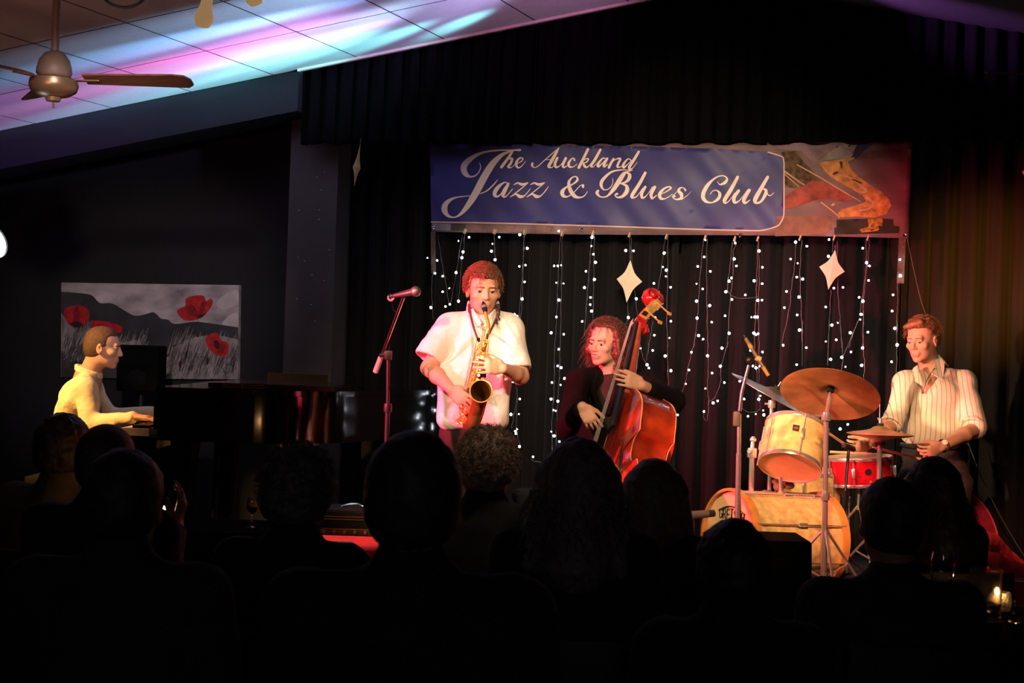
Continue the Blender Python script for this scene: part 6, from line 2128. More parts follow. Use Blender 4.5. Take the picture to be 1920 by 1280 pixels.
# ---------------- saxophone player
base = pt(885, 1000, 6.82); base.z = STAGE_Z
p1 = person('person in a white short-sleeved shirt standing and playing the saxophone', base)
H1 = Head(pt(906.5, 544, 6.80), 11, 6, 0, 0.965)
S = Sculpt()
add_head(S, H1)
nb1 = pt(904, 600, 6.84)
neck(S, H1, nb1, 0.056)
sh_l, sh_r = pt(844, 614, 6.82), pt(960, 616, 6.82)
el_l, el_r = pt(805, 690, 6.73), pt(976, 705, 6.73)
wr_l, wr_r = pt(846, 730, 6.565), pt(944, 690, 6.560)
S.chain([sh_l, el_l], [0.044, 0.039], 0.02, SKIN)
S.chain([el_l, el_l.lerp(wr_l, 0.35), wr_l], [0.037, 0.036, 0.024], 0.02, SKIN)
S.chain([sh_r, el_r], [0.044, 0.039], 0.02, SKIN)
S.chain([el_r, el_r.lerp(wr_r, 0.35), wr_r], [0.037, 0.036, 0.024], 0.02, SKIN)
add_hand(S, wr_l, pt(878, 756, 6.525) - wr_l, UPV * 1.0 + RIGHT * 0.5, FWD + RIGHT * 0.1, (0.30, 0.32, 0.36, 0.42), 0.92, thumb=(0.75, 0.45, 0.65), spread=0.09)
add_hand(S, wr_r, pt(897, 683, 6.515) - wr_r, UPV, FWD - RIGHT * 0.1, (0.42, 0.40, 0.38, 0.40), 0.92, thumb=(0.75, 0.45, 0.65), spread=0.09)
T = Sculpt()
T.cone(nb1, pt(888, 780, 6.84), 0.08, 0.11, 0.05, SKIN)
T.cone(pt(870, 800, 6.84), Vector((pt(862, 900, 6.82).x, pt(862, 900, 6.82).y, STAGE_Z + 0.10)), 0.07, 0.035, 0.03, SKIN)
T.cone(pt(905, 800, 6.84), Vector((pt(915, 900, 6.84).x, pt(915, 900, 6.84).y, STAGE_Z + 0.10)), 0.07, 0.035, 0.03, SKIN)
sculpt_obj('body', [(S, 0.0042), (T, 0.02)], M_skin, p1, True)
eyes(H1, p1, (0.05, 1, -0.05))
M_hair1 = mat('brown_curly_hair', (0.13, 0.050, 0.022), 0.5, noise=0.45, nscale=60)
brows(H1, p1, M_hair1, 0.0048)
h1 = hair_cap(H1, p1, M_hair1, 0.012, 0.060, -0.035, 0.005, 3, temple=0.024)
curls(H1, h1, M_hair1, 1500, 0.024, 21, 0.2, 0.0055, 0.0018, -0.30, rad=(0.083, 0.104, 0.096), face=(0.34, 0.50), outward=0.55)
curls(H1, h1, M_hair1, 620, 0.034, 22, 0.60, 0.0055, 0.0018, 0.44, rad=(0.082, 0.108, 0.096), face=(9, 9), outward=0.3, name='fringe')
M_shirt1 = mat('white_cotton_shirt', (0.80, 0.76, 0.69), 0.85, noise=0.04, bump=1.0, bscale=20)
S = Sculpt()
axes_ell(S, pt(902, 640, 6.83), (0.165, 0.112, 0.135), 0.05)
axes_ell(S, pt(893, 700, 6.82), (0.165, 0.122, 0.17), 0.05)
S.box(pt(888, 744, 6.82), (0.170, 0.118, 0.158), rkey, 0.055, 0.05)
S.cone(pt(888, 596, 6.84), pt(846, 614, 6.83), 0.045, 0.062, 0.04)
S.cone(pt(922, 596, 6.84), pt(958, 614, 6.83), 0.045, 0.060, 0.04)
e1 = pt(803, 668, 6.755); e2 = pt(971, 690, 6.755)
S.cone(pt(846, 614, 6.82), e1, 0.068, 0.068, 0.035)
S.cone(pt(958, 616, 6.82), e2, 0.064, 0.064, 0.035)
S.cone(pt(903, 612, 6.80), pt(904, 598, 6.825), 0.085, 0.064, 0.03)
# open sleeve ends and neck
d1 = (el_l - sh_l).normalized(); d2 = (el_r - sh_r).normalized()
for e, d in ((e1, d1), (e2, d2)):
    S.box(e + d * 0.062, (0.074, 0.074, 0.052), rot_from(RIGHT, d), 0.004, 0.004, None, True)
    S.cone(e - d * 0.02, e + d * 0.08, 0.050, 0.060, 0.006, None, True)
S.cone(nb1 + Vector((0, 0, 0.02)), H1.P(0, -0.02, -0.05), 0.050, 0.064, 0.012, None, True)
sh1 = sculpt_obj('shirt', [(S, 0.0065)], M_shirt1, p1, wrinkle=0.010, wscale=13, seed=2)
S = Sculpt()
for l in ([(879, 574, 6.88), (880, 590, 6.78), (899, 610, 6.712)], [(933, 574, 6.88), (931, 592, 6.78), (912, 610, 6.712)]):
    P_ = bez(PXD(l), 4)
    for i in range(len(P_) - 1):
        S.cone(P_[i], P_[i + 1], 0.0105, 0.0105, 0.004)
        S.cone(P_[i] + Vector((0, 0, 0.022)) * (1 - i / 9), P_[i + 1] + Vector((0, 0, 0.022)) * (1 - i / 9), 0.007, 0.007, 0.01)
sculpt_obj('collar_band', [(S, 0.005)], M_shirt1, p1)
leaf('collar', [(881, 582, 6.785), (887, 578, 6.755), (904, 606, 6.700), (893, 614, 6.704)], M_shirt1, p1, 0.004)
leaf('collar', [(932, 584, 6.785), (926, 580, 6.755), (909, 606, 6.700), (920, 614, 6.704)], M_shirt1, p1, 0.004)
M_trs = mat('dark_brown_trousers', (0.014, 0.008, 0.007), 0.85, noise=0.2)
S = Sculpt()
axes_ell(S, pt(885, 812, 6.83), (0.155, 0.112, 0.10), 0.04)
for px, x2 in ((860, 852), (908, 916)):
    k_ = pt(x2, 900, 6.80); hp = pt(px, 820, 6.83)
    kn_ = Vector((k_.x, k_.y, STAGE_Z + 0.48)); an = Vector((k_.x, k_.y, STAGE_Z + 0.06)) + _f0 * 0.04
    S.chain([hp, kn_, an], [0.085, 0.068, 0.058], 0.03)
    shoe(p1, an, -_f0 + _r0 * (0.25 if px > 880 else -0.25), STAGE_Z)
sculpt_obj('trousers', [(S, 0.010)], M_trs, p1, wrinkle=0.004, wscale=18, seed=5)
# neck strap: belongs to the saxophone
M_strap2 = mat('dark_leather_strap', (0.06, 0.028, 0.020), 0.6, noise=0.2)
MB().tube(bez(PXD([(880, 572, 6.84), (881, 584, 6.77), (886, 606, 6.70), (893, 628, 6.62), (898, 640, 6.585)]), 5), [0.0095] * 6 + [0.0055] * 15, 8).build('strap', M_strap2, sax, True)
MB().tube(bez(PXD([(934, 572, 6.84), (934, 588, 6.755), (928, 602, 6.70), (917, 624, 6.62), (906, 640, 6.585)]), 5), [0.0095] * 7 + [0.0050] * 14, 8).build('strap', M_strap2, sax, True)
for i in range(7):
    t = i / 6.0
    MB().ball(pt(934 + 1.5 * math.sin(i * 2.2), 574 + 24 * t, 6.80 - 0.10 * t), 0.0085, 8).build('strap_bead', M_strap2, sax, True)

# ---------------- bass player
base = pt(1140, 1010, 7.75); base.z = STAGE_Z
p2 = person('person with shoulder-length wavy hair and black jacket plucking the double bass', base)
H2 = Head(pt(1134, 643, 7.74), -38, 4, -4, 1.0)
S = Sculpt()
add_head(S, H2)
nb2 = pt(1146, 706, 7.82)
neck(S, H2, nb2, 0.056)
s_l, s_r = pt(1086, 716, 7.72), pt(1196, 716, 7.82)
e_l, e_r = pt(1064, 800, 7.48), pt(1262, 752, 7.52)
w_l, w_r = pt(1092, 762, 7.21), pt(1204, 722, 7.30)
S.chain([s_l, e_l, w_l], [0.04, 0.038, 0.026], 0.02, SKIN)
S.chain([s_r, e_r, e_r.lerp(w_r, 0.4), w_r], [0.04, 0.038, 0.036, 0.027], 0.02, SKIN)
add_hand(S, w_l, pt(1116, 800, 7.20) - w_l, img_dir(0.85, -0.45), RIGHT * 0.5 + FWD * 0.7, (0.22, 0.42, 0.5, 0.55), 0.94, thumb=(0.8, 0.5, 0.3), spread=0.07)
add_hand(S, w_r, pt(1150, 702, 7.25) - w_r, UPV, FWD * 0.9 - UPV * 0.2, (0.30, 0.28, 0.28, 0.32), 0.97, thumb=(0.6, 0.3, 0.85), spread=0.06)
T = Sculpt()
T.cone(nb2, pt(1138, 870, 7.80), 0.08, 0.10, 0.05, SKIN)
sculpt_obj('body', [(S, 0.0042), (T, 0.02)], M_skin, p2, True)
eyes(H2, p2, (0.0, 1, -0.15))
M_hair2 = mat('dark_brown_wavy_hair', (0.075, 0.028, 0.016), 0.45, noise=0.45, nscale=60)
brows(H2, p2, M_hair2)
MB().tube(bez([H2.P(-0.020, 0.0875, -0.0600), H2.P(0, 0.0955, -0.0560), H2.P(0.020, 0.0875, -0.0600)], 5), [0.001, 0.002, 0.0028, 0.003, 0.003, 0.003, 0.003, 0.003, 0.0028, 0.002, 0.001], 6).build('moustache', mat('light_brown_moustache', (0.20, 0.09, 0.05), 0.7), p2, True)


def long_extra(S, H):
    for s in (-1, 1):
        S.cone(H.P(s * 0.078, -0.020, 0.03), H.P(s * 0.096, -0.030, -0.085), 0.030, 0.038, 0.03)
        S.cone(H.P(s * 0.070, 0.030, 0.075), H.P(s * 0.090, 0.010, -0.04), 0.018, 0.026, 0.03)
    S.cone(H.P(0, -0.085, 0.0), H.P(0, -0.09, -0.10), 0.06, 0.06, 0.03)


h2 = hair_cap(H2, p2, M_hair2, 0.020, 0.092, None, 0.007, 4, extra=long_extra, temple=-0.20)
curls(H2, h2, M_hair2, 950, 0.085, 31, 0.75, 0.006, 0.0018, -0.55, rad=(0.090, 0.108, 0.104), face=(0.12, 0.80), outward=0.35, turns=2.6)
curls(H2, h2, M_hair2, 650, 0.070, 32, 0.8, 0.007, 0.0018, -0.9, rad=(0.118, 0.120, 0.075), face=(0.10, 2.0), outward=0.35, turns=2.4, cz=-0.045, name='lower_curls')
M_jack = mat('black_wool_jacket', (0.0055, 0.0042, 0.0042), 0.95, spec=0.12, noise=0.25)
S = Sculpt()
axes_ell(S, pt(1140, 750, 7.82), (0.185, 0.125, 0.16), 0.05)
axes_ell(S, pt(1134, 830, 7.80), (0.185, 0.140, 0.22), 0.05)
S.cone(pt(1128, 704, 7.82), s_l, 0.05, 0.070, 0.04)
S.cone(pt(1162, 704, 7.84), s_r, 0.05, 0.070, 0.04)
S.chain([s_l, e_l], [0.070, 0.058], 0.03)
S.chain([e_l, e_l.lerp(w_l, 0.86)], [0.058, 0.044], 0.02)
S.chain([s_r, e_r], [0.070, 0.062], 0.03)
S.chain([e_r, e_r.lerp(w_r, 0.74)], [0.060, 0.046], 0.02)
S.cone(nb2 + Vector((0, 0, 0.03)) - FWD * 0.02, pt(1138, 775, 7.66), 0.062, 0.006, 0.01, None, True)
j2 = sculpt_obj('jacket', [(S, 0.008)], M_jack, p2, wrinkle=0.006, wscale=14, seed=8)
for l in ([(1118, 702, 7.74), (1112, 730, 7.68), (1128, 775, 7.655)], [(1158, 704, 7.76), (1158, 730, 7.70), (1140, 775, 7.655)]):
    S = Sculpt(); S.chain(bez(PXD(l), 3), [0.016] * 7, 0.01)
    sculpt_obj('lapel', [(S, 0.006)], M_jack, j2)
S = Sculpt()
S.chain([nb2 - FWD * 0.02, pt(1139, 740, 7.74), pt(1138, 790, 7.71)], [0.062, 0.06, 0.05], 0.03)
S.cone(nb2 + Vector((0, 0, 0.02)), H2.P(0, 0, -0.06), 0.056, 0.066, 0.012, None, True)
sculpt_obj('shirt', [(S, 0.007)], mat('dark_brown_shirt', (0.018, 0.010, 0.009), 0.85, noise=0.15), p2)
S = Sculpt()
axes_ell(S, pt(1140, 890, 7.80), (0.17, 0.14, 0.10), 0.04)
stz = STAGE_Z + 0.66
for s, px in ((-1, 1100), (1, 1190)):
    hp = pt(1140 + s * 26, 892, 7.78); k_ = pt(px, 940, 7.42)
    kn_ = Vector((k_.x, k_.y, STAGE_Z + 0.50)); an = Vector((k_.x, k_.y, STAGE_Z + 0.07)) - _f0 * 0.02
    S.chain([hp, kn_, an], [0.088, 0.064, 0.052], 0.03)
    shoe(p2, an, -_f0 + _r0 * 0.3 * s, STAGE_Z)
sculpt_obj('trousers', [(S, 0.012)], mat('black_trousers', (0.012, 0.011, 0.011), 0.85), p2)
MB().tube(bez([H2.P(-0.055, 0.058, 0.088), H2.P(-0.048, 0.070, 0.094), H2.P(-0.040, 0.066, 0.102)], 4), 0.0020, 5).build('hair_clip', M_steel, p2, True)


def stool(base, zt, label, m=M_black, r_=0.17, cat='stool'):
    g = empty('stool', label, cat, base)
    MB().lathe([(0.0, 0.0), (r_ * 0.95, 0.0), (r_, 0.02), (r_, 0.045), (r_ * 0.9, 0.06), (0.0, 0.062)], (base.x, base.y, zt - 0.062), (0, 0, 1), 24).build('seat', mat('black_vinyl', (0.012, 0.011, 0.011)), g, True)
    for k in range(4):
        a = R(45 + 90 * k)
        d = Vector((math.cos(a), math.sin(a), 0))
        MB().tube([Vector((base.x, base.y, zt - 0.06)) + d * r_ * 0.6, base + d * r_ * 1.05 + Vector((0, 0, 0.005))], 0.012, 8).build('leg', m, g, True)
    MB().tube([Vector((base.x, base.y, base.z + 0.22)) + Vector((math.cos(a), math.sin(a), 0)) * r_ * 0.92 for a in [2 * math.pi * i / 20 for i in range(20)]], 0.008, 6, closed=True).build('foot_ring', m, g, True)
    return g


sb_ = pt(1140, 900, 7.88); sb_.z = STAGE_Z
stool(sb_, pt(1140, 902, 7.80).z - 0.08, 'tall stool under the bass player')

# ---------------- drummer
base = pt(1752, 1000, 7.95); base.z = RISER_Z
p3 = person('person in a cream striped shirt with rolled sleeves playing the drums', base)
H3 = Head(pt(1729, 637, 7.90), -47, 10, 2, 1.0)
S = Sculpt()
add_head(S, H3)
nb3 = pt(1746, 700, 7.97)
neck(S, H3, nb3, 0.056)
S.cone(nb3 - FWD * 0.02, pt(1734, 738, 7.86), 0.055, 0.020, 0.03, SKIN)
s_l, s_r = pt(1698, 718, 7.88), pt(1806, 718, 7.96)
e_l, e_r = pt(1674, 795, 7.80), pt(1830, 803, 7.78)
w_l, w_r = pt(1630, 832, 7.56), pt(1764, 838, 7.52)
S.chain([s_l, e_l, e_l.lerp(w_l, 0.35), w_l], [0.042, 0.038, 0.037, 0.025], 0.02, SKIN)
S.chain([s_r, e_r, e_r.lerp(w_r, 0.35), w_r], [0.044, 0.041, 0.040, 0.027], 0.02, SKIN)
add_hand(S, w_l, pt(1588, 846, 7.46) - w_l, img_dir(-0.3, -0.9) * 0.7 - FWD * 0.3, FWD * 0.3 - UPV * 0.9, (0.75, 0.85, 0.95, 1.0), 1.0, thumb=(0.85, 0.35, 0.45), spread=0.03)
add_hand(S, w_r, pt(1712, 862, 7.42) - w_r, UPV * 0.9 - FWD * 0.2, FWD * 0.9 - UPV * 0.35, (0.75, 0.85, 0.95, 1.0), 1.0, thumb=(0.85, 0.35, 0.45), spread=0.03)
T = Sculpt()
T.cone(nb3, pt(1752, 850, 7.98), 0.08, 0.11, 0.05, SKIN)
sculpt_obj('body', [(S, 0.0042), (T, 0.02)], M_skin, p3, True)
eyes(H3, p3, (0.0, 1, -0.6))
M_hair3 = mat('light_brown_short_hair', (0.20, 0.085, 0.035), 0.5, noise=0.4, nscale=50)
brows(H3, p3, M_hair3, 0.0034)


def fringe_extra(S, H):
    S.cone(H.P(-0.030, 0.055, 0.105), H.P(0.045, 0.080, 0.082), 0.022, 0.016, 0.02)
    S.ell(H.P(0, -0.02, 0.075), (0.075, 0.085, 0.060), H.rot, 0.02)


h3 = hair_cap(H3, p3, M_hair3, 0.010, 0.072, -0.040, 0.004, 5, extra=fringe_extra, temple=0.040)
curls(H3, h3, M_hair3, 900, 0.030, 41, 0.3, 0.0015, 0.0013, 0.05, rad=(0.086, 0.106, 0.100), face=(0.55, 0.55), outward=0.35, turns=0.6, name='hair_strands')
bodydir3 = (RIGHT * 0.93 + FWD * 0.37).normalized()
M_shirt3 = striped('cream_striped_shirt', (0.80, 0.70, 0.56), (0.40, 0.27, 0.22), tuple(_r0), 0.026, 0.14)
S = Sculpt()
axes_ell(S, pt(1752, 752, 7.95), (0.196, 0.130, 0.155), 0.05)
axes_ell(S, pt(1753, 805, 7.96), (0.203, 0.145, 0.135), 0.05)
S.cone(pt(1730, 706, 7.96), s_l, 0.048, 0.066, 0.04)
S.cone(pt(1764, 704, 7.98), s_r, 0.048, 0.072, 0.04)
el_cut = s_l.lerp(e_l, 0.97); er_cut = s_r.lerp(e_r, 0.97)
S.cone(s_l, el_cut, 0.068, 0.054, 0.03)
S.cone(s_r, er_cut, 0.074, 0.064, 0.03)
S.box(pt(1752, 868, 7.95), (0.3, 0.3, 0.06), rkey, 0.01, 0.012, None, True)
S.cone(nb3 + Vector((0, 0, 0.03)), H3.P(0, -0.01, -0.05), 0.052, 0.068, 0.012, None, True)
S.cone(nb3 - FWD * 0.10 + Vector((0, 0, 0.01)), pt(1732, 752, 7.80), 0.046, 0.006, 0.008, None, True)
sh3 = sculpt_obj('shirt', [(S, 0.0065)], M_shirt3, p3, wrinkle=0.009, wscale=13, seed=11)
for (a, b) in ((s_l.lerp(e_l, 0.84), e_l.lerp(w_l, 0.10)), (s_r.lerp(e_r, 0.82), e_r.lerp(w_r, 0.12))):
    ax = (b - a).normalized()
    r_ = 0.060 if a.x < 1.5 else 0.066
    MB().lathe([(r_ * 0.70, -0.02), (r_ * 0.98, -0.024), (r_ * 1.05, 0.0), (r_ * 1.0, 0.030), (r_ * 1.08, 0.052), (r_ * 0.98, 0.060), (r_ * 0.70, 0.056)], a, ax, 26).build('rolled_cuff', M_shirt3, p3, True)
leaf('collar', [(1757, 664, 7.93), (1771, 680, 7.90), (1767, 713, 7.815), (1746, 701, 7.815)], M_shirt3, p3)
leaf('collar', [(1714, 690, 7.90), (1722, 684, 7.86), (1731, 724, 7.80), (1708, 708, 7.83)], M_shirt3, p3)
leaf('collar', [(1757, 664, 7.93), (1771, 680, 7.90), (1778, 688, 8.0), (1770, 676, 8.04)], M_shirt3, p3)
MB().tube(bez(PXD([(1722, 684, 7.86), (1724, 705, 7.83), (1730, 732, 7.80), (1738, 712, 7.80), (1752, 690, 7.84)]), 5), 0.0026, 6).build('necklace', mat('dark_red_cord', (0.16, 0.02, 0.02), 0.6), p3, True)
MB().ball(pt(1730, 735, 7.79), 0.008, 10, (0.8, 0.5, 1.2)).build('pendant', mat('dark_red_cord', (0.16, 0.02, 0.02)), p3, True)
wa = (w_r - e_r).normalized()
wp = e_r.lerp(w_r, 0.93)
MB().tube([wp + rot_from(UPV, wa) @ Vector((math.cos(a) * 0.031, math.sin(a) * 0.031, 0)) for a in [2 * math.pi * i / 20 for i in range(20)]], 0.007, 6, closed=True).build('watch_strap', M_strap2, p3, True)
MB().lathe([(0.0, 0.008), (0.012, 0.007), (0.016, 0.004), (0.016, -0.003)], wp + (-FWD * 0.8 + UPV * 0.6).normalized() * 0.032, (-FWD * 0.8 + UPV * 0.6), 16).build('watch_face', mat('pale_watch_dial', (0.85, 0.80, 0.72), 0.25), p3, True)
S = Sculpt()
axes_ell(S, pt(1752, 852, 7.97), (0.185, 0.14, 0.095), 0.04)
for s, px, dd in ((-1, 1706, 7.70), (1, 1800, 7.60)):
    hp = pt(1752 + s * 26, 866, 7.95); k_ = pt(px, 905, dd)
    kn_ = Vector((k_.x, k_.y, RISER_Z + 0.50)); an = Vector((k_.x, k_.y, RISER_Z + 0.07)) + _f0 * 0.03
    S.chain([hp, kn_, an], [0.088, 0.066, 0.052], 0.03)
    shoe(p3, an, -_f0 + _r0 * 0.2 * s, RISER_Z)
sculpt_obj('trousers', [(S, 0.012)], M_trs, p3, wrinkle=0.004, wscale=18, seed=15)
MB().tube([pt(1752, 836, 7.97) + rkey @ Vector((math.cos(a) * 0.178, math.sin(a) * 0.136, 0)) for a in [2 * math.pi * i / 32 for i in range(32)]], 0.014, 6, closed=True).build('belt', M_shoe, p3, True)
tb = pt(1748, 900, 7.98); tb.z = RISER_Z
stool(tb, pt(1752, 872, 7.97).z - 0.10, 'round drum throne under the drummer', r_=0.145)
for a, b, lb in ((pt(1527, 794, 7.24), pt(1610, 850, 7.505), 'drumstick pointing up to the rack tom from the drummer\'s hand'), (pt(1636, 838, 7.34), pt(1732, 862, 7.45), 'drumstick held level beside the drummer\'s watch')):
    tag(MB().tube([a, a.lerp(b, 0.04), a.lerp(b, 0.2), b], [0.003, 0.0052, 0.0068, 0.0072], 10).build('drumstick', M_stick, None, True), lb, 'drumstick', 'drumsticks')

# ---------------- pianist
base = cam_xyz(-2.50, 8.2, STAGE_Z)
p4 = person('person in a cream shirt with cropped hair sitting at the piano', base)
H4 = Head(pt(195, 651, 8.17), 94, 6, 0, 1.0)
S = Sculpt()
add_head(S, H4)
nb4 = pt(166, 705, 8.18)
neck(S, H4, nb4, 0.056)
sA, sB = pt(160, 730, 8.02), pt(170, 730, 8.36)
eA, eB = pt(172, 797, 7.95), pt(200, 782, 8.44)
wA, wB = pt(252, 781, 7.86), pt(300, 772, 8.42)
S.chain([sA, eA, eA.lerp(wA, 0.35), wA], [0.044, 0.040, 0.038, 0.026], 0.02, SKIN)
S.chain([sB, eB, wB], [0.044, 0.040, 0.026], 0.02, SKIN)
add_hand(S, wA, pt(297, 785, 7.86) - wA, FWD, -UPV, (0.16, 0.16, 0.17, 0.20), 0.95, thumb=(0.7, 0.6, 0.3))
add_hand(S, wB, pt(345, 778, 8.42) - wB, -FWD, -UPV, (0.16, 0.16, 0.17, 0.20), 0.95, thumb=(0.7, 0.6, 0.3))
T = Sculpt()
T.cone(nb4, pt(132, 830, 8.2), 0.08, 0.11, 0.05, SKIN)
sculpt_obj('body', [(S, 0.0045), (T, 0.02)], M_skin, p4, True)
eyes(H4, p4, (0.0, 1, -0.6))
M_hair4 = mat('cropped_brown_hair', (0.075, 0.034, 0.017), 0.7, noise=0.25, nscale=60, bump=0.2, bscale=300)
brows(H4, p4, M_hair4, 0.0034)
hair_cap(H4, p4, M_hair4, 0.004, 0.066, -0.078, 0.0012, 6, temple=0.010)
M_shirt4 = mat('cream_linen_shirt', (0.78, 0.66, 0.44), 0.85, noise=0.05, bump=1.0, bscale=20)
S = Sculpt()
axes_ell(S, pt(150, 752, 8.19), (0.115, 0.20, 0.135), 0.05)
axes_ell(S, pt(137, 805, 8.20), (0.118, 0.195, 0.17), 0.06)
S.cone(pt(160, 712, 8.14), sA, 0.05, 0.066, 0.04)
S.cone(pt(162, 712, 8.22), sB, 0.05, 0.066, 0.04)
S.chain([sA, eA], [0.072, 0.060], 0.03)
S.chain([eA, eA.lerp(wA, 0.93)], [0.058, 0.038], 0.02)
S.chain([sB, eB], [0.070, 0.060], 0.03)
S.chain([eB, eB.lerp(wB, 0.93)], [0.056, 0.038], 0.02)
S.cone(nb4 + Vector((0, 0, 0.025)), H4.P(0, -0.02, -0.05), 0.054, 0.068, 0.012, None, True)
sculpt_obj('shirt', [(S, 0.0065)], M_shirt4, p4, wrinkle=0.010, wscale=13, seed=21)
S = Sculpt()
P_ = [nb4 + Vector((0, 0, 0.018)) + (RIGHT * math.cos(a) * 0.070 + FWD * math.sin(a) * 0.066) + Vector((0, 0, 0.026)) * (-math.cos(a)) for a in [2 * math.pi * i / 24 for i in range(25)]]
for i in range(24):
    S.cone(P_[i], P_[i + 1], 0.010, 0.010, 0.004)
    S.cone(P_[i] + Vector((0, 0, 0.018)), P_[i + 1] + Vector((0, 0, 0.018)), 0.008, 0.008, 0.01)
sculpt_obj('collar', [(S, 0.005)], M_shirt4, p4)
S = Sculpt()
axes_ell(S, pt(132, 850, 8.2), (0.13, 0.19, 0.10), 0.04)
for d_ in (8.05, 8.33):
    hp = cam_xyz(-2.50, d_ + 0.02, STAGE_Z + 0.72); kn_ = cam_xyz(-2.02, d_, STAGE_Z + 0.66); an = cam_xyz(-1.98, d_, STAGE_Z + 0.08)
    S.chain([hp, kn_, an], [0.085, 0.064, 0.050], 0.03)
    shoe(p4, an, _r0, STAGE_Z)
sculpt_obj('trousers', [(S, 0.012)], mat('black_trousers', (0.012, 0.011, 0.011)), p4)
# ------------------------------------------------------------------ audience
CHAIR = {}


def chair(base, F, label, col=(0.012, 0.011, 0.012)):
    """black stacking chair facing F"""
    s = F.cross(Vector((0, 0, 1))).normalized()
    g = empty('dining_chair', label, 'chair', base, 'hall chairs')
    rot = Matrix((s, F, Vector((0, 0, 1)))).transposed()
    m = mat('black_chair_vinyl', (0.012, 0.011, 0.012), 0.6, noise=0.15)
    MB().box(base + Vector((0, 0, 0.43)), (0.40, 0.40, 0.05), rot, 0.015).build('seat', m, g, True)
    MB().box(base - F * 0.20 + Vector((0, 0, 0.72)), (0.38, 0.035, 0.24), rot, 0.012).build('backrest', m, g, True)
    for a in (-1, 1):
        MB().tube([base + s * 0.18 * a + F * 0.17 + Vector((0, 0, 0.41)), base + s * 0.19 * a + F * 0.19 + Vector((0, 0, 0.004))], 0.011, 8).build('leg', M_black, g, True)
        MB().tube([base + s * 0.18 * a - F * 0.205 + Vector((0, 0, 0.80)), base + s * 0.18 * a - F * 0.185 + Vector((0, 0, 0.42)), base + s * 0.19 * a - F * 0.22 + Vector((0, 0, 0.004))], 0.011, 8).build('leg', M_black, g, True)
    return g


